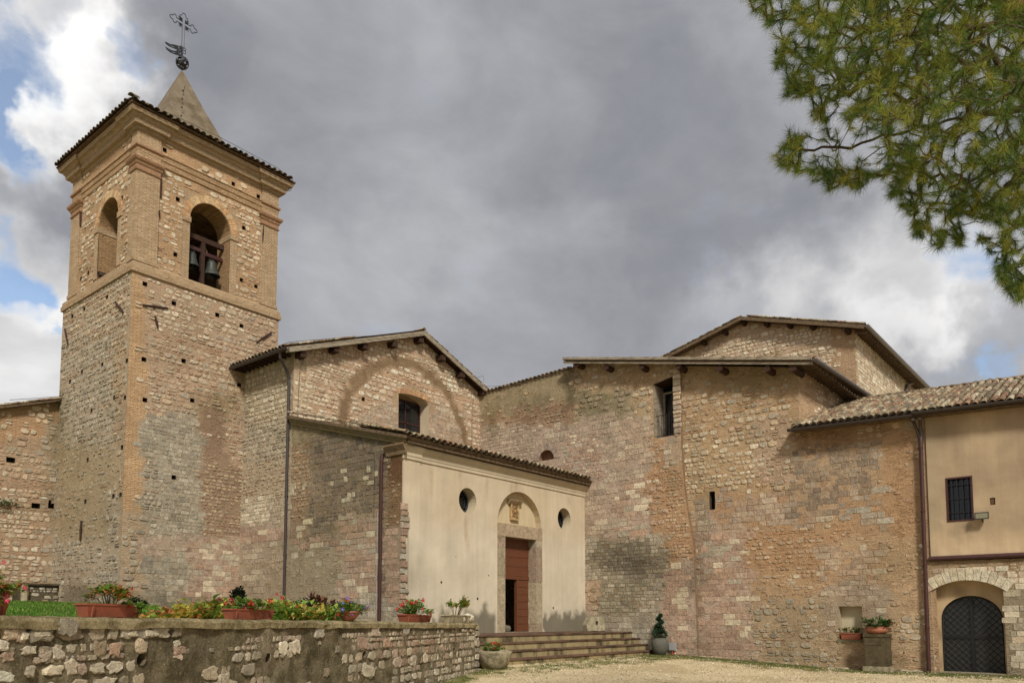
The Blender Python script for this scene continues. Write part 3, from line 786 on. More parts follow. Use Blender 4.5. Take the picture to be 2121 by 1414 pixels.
    p2 = putlogs(bl, [(253, 410), (247, 520), (204, 566), (183, 565), (168, 577), (237, 337), (206, 361), (180, 383)], 'x', .14, .14)
    M.wall(bf, rect(bx0, bx1, 14.5, 19.7), [of_]+p1, zb, name='belfry_wall', seed=13, jog=4)
    M.wall(bl, rect(by0, by1, 14.5, 19.7), [ol_]+p2, zb2, name='belfry_wall', seed=14, jog=4)
    putlog_linings(bf, p1, root); putlog_linings(bl, p2, root)
    # inner shell: reveals, inner walls
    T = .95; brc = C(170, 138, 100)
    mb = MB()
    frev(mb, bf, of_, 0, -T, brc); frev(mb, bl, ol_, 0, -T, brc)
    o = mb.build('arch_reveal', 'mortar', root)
    a = o.data.attributes.new('brk', 'FLOAT', 'POINT'); a.data.foreach_set('value', [.9]*len(o.data.vertices))
    ul = o.data.uv_layers.new(name='UVMap')
    for lp in o.data.loops:
        v = o.data.vertices[lp.vertex_index].co; ul.data[lp.index].uv = (v.x+v.y, v.z)
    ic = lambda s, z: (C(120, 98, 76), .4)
    back_hole = [rect(15.9, 16.05, 17.1, 17.3), rect(14.9, 15.02, 16.6, 16.8)]
    ob = arch(14.9, 16.3, 14.6, 16.9)
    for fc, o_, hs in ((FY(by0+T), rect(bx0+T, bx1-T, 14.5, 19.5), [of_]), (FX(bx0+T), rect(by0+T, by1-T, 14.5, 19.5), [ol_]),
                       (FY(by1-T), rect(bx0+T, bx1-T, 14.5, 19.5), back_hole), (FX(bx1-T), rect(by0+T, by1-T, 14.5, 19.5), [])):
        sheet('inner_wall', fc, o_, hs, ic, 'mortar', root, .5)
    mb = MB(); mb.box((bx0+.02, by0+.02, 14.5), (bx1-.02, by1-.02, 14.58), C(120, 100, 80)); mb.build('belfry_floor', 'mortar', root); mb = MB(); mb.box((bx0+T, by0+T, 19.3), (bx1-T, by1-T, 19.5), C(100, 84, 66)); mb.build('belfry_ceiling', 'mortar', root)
    mb = MB(); mb.add([(bx1, by0, 14.5), (bx1, by1, 14.5), (bx0, by1, 14.5), (bx1, by0, 19.8), (bx1, by1, 19.8), (bx0, by1, 19.8)], [(0, 1, 4, 3), (1, 2, 5, 4)], c); mb.build('rear_wall', 'mortar', root)
    # pilasters, proud of the wall
    def uvbrk(o, bk=1., s=1.):
        me = o.data; at = me.attributes.new('brk', 'FLOAT', 'POINT'); at.data.foreach_set('value', [bk]*len(me.vertices))
        ul = me.uv_layers.new(name='UVMap')
        for lp in me.loops:
            v = me.vertices[lp.vertex_index].co; ul.data[lp.index].uv = ((v.x+v.y)*s, v.z*s)
        return o
    pc = C(190, 166, 134)
    for (x0, x1, y0, y1) in ((bx0-.055, 13.32, by0-.07, by0+.3), (17.62, bx1+.07, by0-.07, by0+.6), (bx0-.07, bx0+.3, by0-.058, 28.40), (bx0-.07, bx0+.3, 32.75, by1+.07)):
        mb = MB(); mb.box((x0, y0, 14.56), (x1, y1, 18.1), pc); uvbrk(mb.build('pilaster', 'mortar', root))
        mb = MB(); mb.box((x0-.03, y0-.03, 14.6), (x1+.03, y1+.03, 14.74), pc); uvbrk(mb.build('pilaster_base', 'mortar', root))
    # capitals: moulded steps
    cap = [(.0, 18.0), (.04, 18.02), (.05, 18.06), (.015, 18.08), (.015, 18.22), (.05, 18.26), (.07, 18.33), (.12, 18.38), (.15, 18.44), (.15, 18.50), (0, 18.53)]
    cc = C(172, 132, 98)
    for (x0, x1, y0, y1) in ((bx0-.07, 13.32, by0-.07, 28.40), (17.62, bx1+.07, by0-.07, by0+.7), (bx0-.07, bx0+.4, 32.75, by1+.07)):
        mb = MB(); ring_sweep(mb, cap, x0, x1, y0, y1, cc); uvbrk(mb.build('capital', 'mortar', root), .3)
    # entablature
    mb = MB(); ring_sweep(mb, [(-.02, 18.53), (.05, 18.55), (.05, 18.74), (.08, 18.76), (.08, 18.93), (.12, 18.97), (-.02, 19.0)], bx0, bx1, by0, by1, C(184, 154, 118)); uvbrk(mb.build('architrave', 'mortar', root))
    corn = [(-.02, 19.52), (.05, 19.55), (.07, 19.63), (.20, 19.66), (.22, 19.82), (.26, 19.85), (.30, 19.93), (.40, 19.96), (.44, 20.10), (.40, 20.12), (-.1, 20.13)]
    mb = MB(); ring_sweep(mb, corn, bx0, bx1, by0, by1, C(176, 152, 120)); uvbrk(mb.build('cornice', 'mortar', root), .35)
    for (x0, x1, y0, y1) in ((bx0-.055, 13.32, by0-.07, by0+.35), (17.62, bx1+.07, by0-.07, by0+.6), (bx0-.07, bx0+.3, by0-.058, 28.40), (bx0-.07, bx0+.3, 32.75, by1+.07)):
        mb = MB(); mb.box((x0, y0, 18.535), (x1, y1, 19.56), pc); uvbrk(mb.build('frieze_block', 'mortar', root))
        mb = MB(); ring_sweep(mb, [(0, 18.9), (.07, 18.93), (.07, 19.0), (0, 19.02)], x0, x1, y0, y1, cc); uvbrk(mb.build('block_moulding', 'mortar', root), .2)
        mb = MB(); ring_sweep(mb, [(o_+.01, z) for o_, z in corn[:-1]]+[(.2, 20.125)], x0, x1, y0, y1, C(172, 148, 116)); uvbrk(mb.build('cornice_break', 'mortar', root), .3)
    # arch rings and imposts
    bc = [C(206, 168, 120), C(196, 152, 106), C(188, 146, 104), C(210, 178, 132)]
    voussoirs(bf, 15.41, 17.05, .865, 1.16, 0, math.pi, 15, -.02, .035, root, bc, name='arch_brick', gap=.006)
    voussoirs(bl, 30.23, 16.85, .865, 1.14, 0, math.pi, 15, -.02, .035, root, bc, name='arch_brick', gap=.006)
    for fc, s0, s1, zsp, z0 in ((bf, 14.56, 16.26, 17.05, 14.62), (bl, 29.38, 31.08, 16.85, 14.78)):
        for a, b, q in ((s0-.30, s0, 1), (s1, s1+.30, -1)):
            mb = MB(); fbox(mb, fc, a, b, z0, zsp-.21, -.02, .03, pc); uvbrk(mb.build('arch_jamb', 'mortar', root))
            mb = MB(); fbox(mb, fc, a-.02 if q > 0 else a-.02, b+.02, zsp-.21, zsp+.01, -.9, .07, pc); uvbrk(mb.build('impost', 'mortar', root))
    # roof
    roof = MB(); e = .56; zz0 = 20.14
    vs = []
    for o_, z in ((e, zz0), (e, zz0+.05), (-2.0, 20.95)):
        vs += [(bx0-o_, by0-o_, z), (bx1+o_, by0-o_, z), (bx1+o_, by1+o_, z), (bx0-o_, by1+o_, z)]
    roof.add(vs, [(3, 2, 1, 0)]+[(i*4+k, i*4+(k+1) % 4, (i+1)*4+(k+1) % 4, (i+1)*4+k) for i in range(2) for k in range(4)]+[(8, 9, 10, 11)])
    ro = roof.build('roof', 'roof_tile', root, obcol=C(110, 84, 62))
    rng = random.Random(21)
    sl = Vector((0, 2.56, .76)).normalized(); nn = Vector((0, -.76, 2.56)).normalized()
    tile_field(ro, (bx0-e, by0-e-.06, zz0+.05), (bx1+e, by0-e-.06, zz0+.05), sl, nn, 2, rng, pitch=.26, sc=1.15, dark=.62)
    sl2 = Vector((2.56, 0, .76)).normalized(); nn2 = Vector((-.76, 0, 2.56)).normalized()
    tile_field(ro, (bx0-e-.06, by1+e, zz0+.05), (bx0-e-.06, by0-e, zz0+.05), sl2, nn2, 2, rng, pitch=.26, sc=1.15, dark=.55)
    for k in range(5): put_tile(ro, (bx0-e-.05+.33*k, by0-e-.05+.33*k, zz0+.16+.11*k), (1, 1, .35 if k else .7), (-.2, -.2, 1), 1.35, rng, dark=.6)
    # spire
    mb = MB(); ap = (15.52, 30.95)
    prof = [(1.78, 20.80), (1.42, 21.55), (.68, 23.25), (.04, 24.90)]
    vs = []
    for r, z in prof: vs += [(ap[0]-r, ap[1]-r, z), (ap[0]+r, ap[1]-r, z), (ap[0]+r, ap[1]+r, z), (ap[0]-r, ap[1]+r, z)]
    mb.add(vs, [(i*4+k, i*4+(k+1) % 4, (i+1)*4+(k+1) % 4, (i+1)*4+k) for i in range(3) for k in range(4)]+[(12, 13, 14, 15)])
    mb.build('spire', 'concrete', root)
    mb = MB()
    for i in range(4): mb.lathe([(.0, -.03), (.035, -.02), (.035, .02), (0, .03)], (ap[0]-.72-.14*i+.45, ap[1]-.62-.26*i+.1-.15, 23.6-.55*i), 8)
    mb.tube([(ap[0]-.03, ap[1]-.35, 24.1), (ap[0]-.5, ap[1]-.95, 22.5), (ap[0]-.62, ap[1]-1.25, 21.7)], .012, 5)
    mb.build('lightning_wire', 'wire', root)
    # iron ties
    for pts, fc, mode in (([(294, 632), (346, 639)], f, 'y'), ([(530, 709), (561, 689)], f, 'y'), ([(242, 627), (258, 648)], l, 'x'), ([(137, 681), (143, 713)], l, 'x'), ([(171, 1078), (169, 1120)], l, 'x'),
                          ([(332, 363), (331, 409)], bf, 'y'), ([(544, 468), (542, 505)], bf, 'y'), ([(170, 430), (169, 470)], bl, 'x'), ([(328, 437), (328, 450)], bf, 'y'), ([(320, 655), (326, 680)], f, 'y')):
        q = [(hy(*p, fc.o.y) if mode == 'y' else hx(*p, fc.o.x)) for p in pts]
        q = [v+fc.n*.05 for v in q]; mb = MB(); mb.tube([q[0], q[0].lerp(q[1], .5), q[1]], [.03, .045, .03], 6); mb.build('iron_tie', 'iron_tie', root)
    mb = MB(); p = [Vector((bx0+.7, by0-.5, 20.42)), Vector((bx0+3, by0-.42, 20.56)), Vector((bx1-.3, by0-.5, 20.46)), Vector((bx1+.5, by0-.42, 20.3)), Vector((bx1+.5, by0-.3, 19.9)), Vector((bx1+.1, by0-.1, 19.7))]
    mb.tube(p, .01, 4); mb.build('roof_wire', 'wire', root)
    M.finish()
tower()

def cross():
    Y = 30.95; cx = 15.52; root = thing('weathervane_cross', (cx, Y, 24.85), 'black wrought iron cross with a forked banner and openwork globe on the spire tip', 'weathervane')
    P = lambda x, z: Vector((cx+x, Y, z))
    zc = hy(381, 50, Y).z; xa0 = hy(350, 36, Y).x-cx; xa1 = hy(409, 68, Y).x-cx; zt = hy(376, 24, Y).z
    ah = (xa1-xa0)/2; g = .055; top = zt-zc
    def trefoil(L):      # half of an arm end, in arm coordinates (along, across)
        r = .085; pts = []
        for c, a0, a1 in (((L-.20, g+.06), -150, 60), ((L-.08, 0), 70, -70)):
            n = 7
            for i in range(n+1):
                a = rad(a0+(a1-a0)*i/n)
                pts.append((c[0]+r*math.cos(a), c[1]+r*math.sin(a)))
        return pts
    def arm(L):
        r = .075; side = []
        for i in range(8):
            a = rad(-160+(-160+0)*0+i*30); side.append((L-.24+r*math.cos(rad(200-i*30)), .11+r*math.sin(rad(200-i*30))))
        tip = [(L-.10+r*math.cos(rad(80-i*26.7)), r*math.sin(rad(80-i*26.7))) for i in range(7)]
        bot = [(a, -b) for a, b in side[::-1]]
        return side+tip+bot
    pts = []
    for L, (ax, az) in ((ah, (1, 0)), (top, (0, 1)), (ah, (-1, 0))):
        pass
    seq = []
    def place(poly, ax, az):
        px_, pz_ = -az, ax      # across axis = rotate ccw
        return [P(a*ax+b*px_, zc+a*az+b*pz_) for a, b in poly]
    rt = [(g, -g)]+arm(ah)[::-1]+[(g, g)]
    outline = []
    outline += place([(a, b) for a, b in [(g, -g)]]+[], 1, 0)
    outline += place(arm(ah)[::-1], 1, 0)+place([(g, g)], 1, 0)
    outline += place(arm(top)[::-1], 0, 1)+place([(g, g)], 0, 1)
    outline += place(arm(ah)[::-1], -1, 0)+place([(g, g)], -1, 0)
    zb = 25.95
    outline += [P(-g, zb), P(g, zb)]
    MB().tube(outline, .017, 6, closed=True).build('cross_outline', 'dark_metal', root)
    for sx, sz in ((-1, 1), (1, 1), (-1, -1), (1, -1)):
        mb = MB()
        for k in range(5):
            a = rad(45+(k-2)*13); L = .34-.04*abs(k-2)
            p0 = P(sx*.06, zc+sz*.06); p1 = P(sx*L*math.cos(a), zc+sz*L*math.sin(a)); mb.tube([p0, p0.lerp(p1, .6), p1], [.012, .02, .004], 5)
        mb.build('ray_cluster', 'dark_metal', root)
    MB().tube([P(0, 24.85), P(0, zb+.02)], .022, 8).build('pole', 'dark_metal', root)
    for a in range(4):
        t = rad(45+90*a); mb = MB(); c = P(.09*math.cos(t), 25.88+.09*math.sin(t))
        mb.tube([c+Vector((.07*math.cos(u), .0, .07*math.sin(u))) for u in [2*math.pi*i/12 for i in range(12)]], .014, 5, closed=True); mb.build('knot_loop', 'dark_metal', root)
    # globe
    zg = hy(378, 131, Y).z; r = .27; mb = MB(); nu, nv = 18, 12; rng = random.Random(2)
    for j in range(nv):
        for i in range(nu):
            a0, a1 = 2*math.pi*i/nu, 2*math.pi*(i+1)/nu; b0, b1 = math.pi*j/nv-math.pi/2, math.pi*(j+1)/nv-math.pi/2
            if rng.random() < .36 and 0 < j < nv-1: continue
            q = [Vector((math.cos(b)*math.cos(a), math.cos(b)*math.sin(a), math.sin(b))) for a, b in ((a0, b0), (a1, b0), (a1, b1), (a0, b1))]
            c = P(0, zg); mb.add([c+v*r for v in q]+[c+v*(r-.02) for v in q], [(0, 1, 2, 3), (7, 6, 5, 4), (0, 4, 5, 1), (1, 5, 6, 2), (2, 6, 7, 3), (3, 7, 4, 0)])
    mb.build('openwork_globe', 'dark_metal', root)
    # banner with cut-out letters
    bn = [hy(x, y, Y) for x, y in [(378, 98), (371, 96), (361, 93), (352, 92), (345, 88), (341, 87), (344, 92), (351, 97), (360, 101), (367, 104), (364, 106), (356, 105), (348, 101), (342, 97), (345, 103), (352, 109), (361, 113), (370, 116), (377, 118)]]
    ol = [(v.x, v.z) for v in bn]
    def stroke(pl, w):
        q = [hy(x, y, Y) for x, y in pl]; q = [(v.x, v.z) for v in q]; up, dn = [], []
        for i, p in enumerate(q):
            a, b = q[max(i-1, 0)], q[min(i+1, len(q)-1)]; dx, dz = b[0]-a[0], b[1]-a[1]; L = math.hypot(dx, dz) or 1
            up.append((p[0]-dz/L*w, p[1]+dx/L*w)); dn.append((p[0]+dz/L*w, p[1]-dx/L*w))
        return up+dn[::-1]
    hs = [stroke([(373.5, 98.5), (370, 98), (369.5, 100.5), (373, 102.5), (373.5, 104.5), (370, 104.5)], .014), stroke([(368.5, 107.5), (372.3, 113.3), (374.8, 109.5)], .014),
          stroke([(352, 94), (355, 96.5), (359, 97), (361, 98.6)], .012), stroke([(355, 107), (358, 109.5), (361, 108.6), (364, 110.5)], .011)]
    fc = FY(Y)
    for of in (0, .014): sheet('banner', fc, ol, hs, lambda s, z: ((1, 1, 1), 0), 'dark_metal', root, .12, 0, of)
cross()

def bells():
    Y = 28.5; tw = bpy.data.objects['bell_tower']
    bm_ = hy(430, 502, Y); x = hy(418, 560, Y).x
    mb = MB(); mb.box((14.45, Y-.08, bm_.z-.10), (16.34, Y+.08, bm_.z+.10)); fr = mb.build('bell_frame', 'dark_wood', tw)
    mb = MB(); mb.box((x-.075, Y-.07, 14.58), (x+.075, Y+.07, bm_.z-.10)); mb.build('post', 'dark_wood', fr)
    mb = MB(); mb.tube([(x+.12, Y+.1, bm_.z-.12), (x+.42, Y+.1, bm_.z-.75)], .03, 6); mb.build('brace', 'old_wood', fr)
    for nm, px, py, sc, lab in (('bell', 438, 572, 1.0, 'larger bronze bell hanging right of the post in the tower arch'), ('bell', 396, 552, .95, 'bronze bell half hidden by the left jamb of the tower arch')):
        Yb = Y+.02; q = hy(px, py, Yb)
        b = thing(nm, (q.x, Yb, q.z), lab, 'bell', 'bells in the tower arch')
        R0 = .33*sc; H = .60*sc
        prof = [(R0, 0), (R0*1.0, .015), (R0*.86, H*.16), (R0*.68, H*.4), (R0*.58, H*.7), (R0*.54, H*.88), (R0*.4, H*.98), (R0*.12, H*1.0)]
        inn = [(r-.03 if r > .08 else r, z-.01) for r, z in prof[::-1]]
        mb = MB(); mb.lathe(prof+inn, (q.x, Yb, q.z), 28); mb.f = mb.f[:-2]; o = mb.build('shell', 'bronze', b, smooth=True)
        mb = MB()
        for k in (-1, 0, 1): mb.tube([(q.x+.07*k, Yb, q.z+H*.97), (q.x+.09*k, Yb, q.z+H+.07), (q.x+.07*k, Yb, q.z+H+.14)], .018, 6)
        mb.build('crown_loop', 'bronze', b)
        mb = MB(); mb.tube([(q.x, Yb, q.z+H*.8), (q.x, Yb, q.z-.05), (q.x, Yb, q.z-.12)], [.012, .035, .02], 8); mb.build('clapper', 'dark_metal', b)
        mb = MB(); mb.box((q.x-.36*sc, Yb-.06, q.z+H+.12), (q.x+.42*sc, Yb+.06, q.z+H+.26)); mb.build('yoke', 'rust_paint', b)
bells()

# ================================================================== common building pieces
def gutter(parent, a, b, r=.075, m='gutter_metal', name='gutter', n=8):
    """half-round channel from a to b"""
    a, b = Vector(a), Vector(b); d = (b-a).normalized(); s = d.cross(Vector((0, 0, 1))).normalized(); u = s.cross(d)
    vs = []
    for p in (a, b):
        for rr in (r, r-.012):
            for i in range(n+1):
                t = math.pi*i/n; vs.append(p+s*rr*math.cos(t)-u*rr*math.sin(t))
    k = n+1; fs = []
    for i in range(n): fs += [(i, i+1, 2*k+i+1, 2*k+i), (k+i+1, k+i, 3*k+i, 3*k+i+1), (i, k+i, k+i+1, i+1), (2*k+i, 2*k+i+1, 3*k+i+1, 3*k+i)]
    fs += [(0, 2*k, 3*k, k), (n, k+n, 3*k+n, 2*k+n)]
    return MB().add(vs, fs).build(name, m, parent, smooth=False)
def log(parent, a, b, r, name='purlin', m='dark_wood', n=9):
    return MB().tube([a, b], r, n).build(name, m, parent)
def brkattr(o, bk=1., flip=False):
    me = o.data; at = me.attributes.new('brk', 'FLOAT', 'POINT'); at.data.foreach_set('value', [bk]*len(me.vertices))
    ul = me.uv_layers.new(name='UVMap')
    for lp in me.loops:
        v = me.vertices[lp.vertex_index].co; ul.data[lp.index].uv = (v.x+v.y, v.z)
    return o
def slab(mb, quad, t, col=None):
    """thick sheet: quad of 4 points, thickness t downwards along its normal"""
    q = [Vector(p) for p in quad]; n = (q[1]-q[0]).cross(q[3]-q[0]).normalized()
    if n.z < 0: n = -n
    vs = q+[p-n*t for p in q]
    return mb.add(vs, [(0, 1, 2, 3), (7, 6, 5, 4)]+[(i, (i+1) % 4, 4+(i+1) % 4, 4+i) for i in range(4)], col)

# ================================================================== CHURCH NAVE
NX0, NY = 17.01, 24.56
def nave():
    root = thing('church_nave', (22.3, 24.56, 1.8), 'stone church nave gable behind the cream entrance porch with timber eaves and one arched window', 'church')
    M = Masonry(root)
    ap = Vector((23.34, 24.1, 14.2)); e0 = Vector((16.38, 24.1, 11.58)); e1 = Vector((30.3, 24.1, 11.5))
    back = 34.5
    g = FY(NY); l = FX(NX0)
    win = [(22.28, 9.45), (24.06, 9.45), (24.06, 11.16), (23.75, 11.36), (23.17, 11.48), (22.6, 11.42), (22.28, 11.30)]
    band = lambda s, z: 3.40 < math.hypot(s-22.95, z-9.05) < 3.90 and z > 8.9
    zg = zone_fn(zstyle('rub', 'light', .88, C(200, 164, 126), .12), [
        ((600, 700, 760, 790), zstyle('rubS', 'cream', .72, MO, .35)),
        ((600, 730, 640, 880), zstyle('rub', 'cream', .95, C(206, 178, 140), .05)),
        ((860, 700, 1000, 800), zstyle('rub', 'light', .95, C(190, 160, 124), .05)),
        ((740, 840, 830, 900), zstyle('ash', 'pinkgrey', .8, MO, .1)), ((880, 840, 960, 930), zstyle('ash', 'pinkgrey', .75, MO, .1)),
        (band, zstyle('none', 'tan', 0, C(152, 122, 86), .35)),
        (lambda s, z: 1.02 < math.hypot(s-23.17, (z-10.3)*.9) < 1.35 and z > 10.9, BRK)])
    ph = putlogs(g, [(752, 826), (893, 869)], 'y', .16, .16)
    M.wall(g, [(NX0, 7.0), (28.2, 7.0), (28.2, 12.1), (23.37, 14.08), (NX0, 11.75)], [win]+ph, zg, seed=31)
    putlog_linings(g, ph, root)
    zl = zone_fn(zstyle('rub', 'grey', .85, MBE, .1), [
        ((500, 760, 606, 870), zstyle('rub', 'cream', .85, MBE, .08)),
        ((500, 960, 606, 1030), zstyle('rubS', 'tan', .6, MBE, .2)),
        ((500, 1030, 566, 1090), zstyle('ashS', 'cream', .95, MBE, 0)),
        ((560, 1030, 606, 1090), zstyle('ashS', 'pinkgrey', .6, MBE, 0)),
        ((496, 1088, 606, 1118), zstyle('ashL', 'pink', .95, MP, 0)),
        ((496, 1118, 606, 1260), zstyle('ash', 'pinkgrey', .7, C(176, 154, 124), 0)),
        ((545, 1130, 606, 1240), zstyle('ash', 'pinkgrey', .2, C(176, 154, 124), 0))])
    M.wall(l, rect(24.56, 27.93, 1.9, 11.72), [], zl, seed=32)
    # rear and far side
    mb = MB(); c = C(180, 150, 116)
    mb.add([(30.2, NY, 1), (30.2, back, 1), (NX0, back, 1), (30.2, NY, 11.5), (30.2, back, 11.5), (NX0, back, 11.5), (23.37, back, 14.05), (NX0, TY1, 1), (NX0, TY1, 11.7), (28.2, NY, 1), (28.2, NY, 12.1)],
           [(0, 1, 4, 3), (1, 2, 5, 6, 4), (2, 7, 8, 5), (0, 9, 10, 3)], c); mb.build('rear_wall', 'mortar', root)
    # window
    mb = MB(); frev(mb, g, win, .0, -.62, C(196, 178, 146)); mb.build('window_reveal', 'plaster', root)
    wf = MB()
    for s0, s1, z0, z1 in ((22.28, 22.36, 9.45, 11.26), (23.98, 24.06, 9.45, 11.26), (22.36, 23.98, 9.45, 9.53), (23.13, 23.19, 9.53, 11.18), (22.36, 23.98, 10.22, 10.27), (22.36, 23.98, 11.18, 11.26)):
        fbox(wf, g, s0, s1, z0, z1, -.58, -.52)
    w = wf.build('window', 'rust_paint', root)
    for i, (s0, s1, z0, z1) in enumerate(((22.36, 23.13, 9.53, 10.22), (23.19, 23.98, 9.53, 10.22), (22.36, 23.13, 10.27, 11.18), (23.19, 23.98, 10.27, 11.18))):
        mb = MB(); fbox(mb, g, s0, s1, z0, z1, -.58, -.555); mb.build('pane', 'window_glass', w)
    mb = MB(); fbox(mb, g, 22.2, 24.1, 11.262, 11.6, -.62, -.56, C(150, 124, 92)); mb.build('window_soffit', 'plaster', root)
    # arch of bricks over the window
    voussoirs(g, 23.17, 6.86, 4.50, 4.72, rad(78), rad(102), 13, -.01, .02, root, [C(196, 154, 112), C(184, 140, 100)], name='arch_brick', gap=.006)
    # roof
    mb = MB()
    slab(mb, [e0, ap, Vector((ap.x, back+.4, ap.z)), Vector((e0.x, back+.4, e0.z))], .05); rl = mb.build('roof', 'old_wood', root, label='left slope of the nave roof')
    mb = MB(); slab(mb, [ap, e1, Vector((e1.x, back+.4, e1.z)), Vector((ap.x, back+.4, ap.z))], .05); rr = mb.build('roof', 'old_wood', root, label='right slope of the nave roof')
    # barge boards
    for a, b in ((e0, ap), (ap, e1)):
        a = Vector(a); b = Vector(b); mb = MB(); d = Vector((0, -.001, 0)); t = Vector((0, .06, 0)); dn = Vector((0, 0, -.20))
        mb.add([a+d, b+d, b+d+dn, a+d+dn, a+t, b+t, b+t+dn, a+t+dn], [(0, 1, 2, 3), (7, 6, 5, 4), (0, 4, 5, 1), (1, 5, 6, 2), (2, 6, 7, 3), (3, 7, 4, 0)])
        mb.build('barge_board', 'grey_wood', root)
        mb = MB(); a2 = a+Vector((0, .05, -.02)); b2 = b+Vector((0, .05, -.02)); w_ = Vector((0, .42, 0)); k = Vector((0, 0, -.05))
        mb.add([a2, b2, b2+w_, a2+w_, a2+k, b2+k, b2+w_+k, a2+w_+k], [(0, 1, 2, 3), (7, 6, 5, 4), (0, 4, 5, 1), (1, 5, 6, 2), (2, 6, 7, 3), (3, 7, 4, 0)]); mb.build('soffit', 'dark_wood', root)
    # purlin ends
    for (x, y) in ((628, 734), (697, 723), (757, 717), (818, 713), (872, 704), (918, 741), (958, 776), (1003, 813)):
        p = hy(x, y, 24.22); MB().box((p.x-.13, 24.18, p.z-.11), (p.x+.13, 24.7, p.z+.11)).build('purlin', 'dark_wood', root)
    # tiles: left slope covers near the verge and the eave
    rng = random.Random(5)
    up = (ap-e0).normalized(); nn = Vector((-up.z, 0, up.x))
    tile_field(rl, e0+Vector((0, 6.5, .03)), e0+Vector((0, -.02, .03)), up, nn, 22, rng, pitch=.22, sc=1.05, limit=300, rowstep=.345)
    up2 = (ap-e1).normalized(); nn2 = Vector((-up2.z, 0, up2.x))
    for i in range(21): put_tile(rr, e1+up2*(.345*i)+Vector((0, .08, .06)), up2, nn2, 1.05, rng, dark=.9)
    for i in range(10): put_tile(rl, ap+Vector((0, .02+.36*i, .06)), (0, 1, .05), (0, 0, 1), 1.3, rng, dark=.85)
    # under-eave rafters on the left, gutter and pipe
    for i in range(11): MB().box((16.5, 24.75+.3*i, 11.50), (17.2, 24.82+.3*i, 11.60)).build('rafter', 'dark_wood', root)
    gutter(root, (16.36, 24.02, 11.56), (16.36, 27.86, 11.56), .085)
    pipe = MB()
    pts = [(16.40, 24.55, 11.5), (16.44, 24.6, 11.3), (16.80, 24.68, 10.9), (16.91, 24.70, 10.6), (16.91, 24.70, 2.0)]
    pipe.tube(pts, .055, 9); p = pipe.build('drainpipe', 'gutter_metal', root, label='dark drainpipe between the nave wall and the porch side wall')
    for z in (4, 6.2, 8.4): MB().tube([(16.91, 24.70, z), (16.91, 24.70, z+.05)], .068, 9).build('pipe_bracket', 'gutter_metal', p)
    # lightning wires with standoffs
    for pts in ([hy(x, y, 24.0) for x, y in ((578, 716), (600, 708), (700, 700), (800, 693), (880, 684))], [hy(x, y, NY-.04) for x, y in ((632, 738), (622, 760), (619, 800), (617, 850), (616, 872))], [hy(x, y, NY-.04) for x, y in ((982, 812), (978, 860), (977, 925))],
                [hy(x, y, 24.0) for x, y in ((988, 782), (1000, 778), (1003, 786), (999, 794))]):
        mb = MB(); mb.tube(pts, .008, 4); mb.build('lightning_wire', 'wire', root)
    M.finish()
nave()

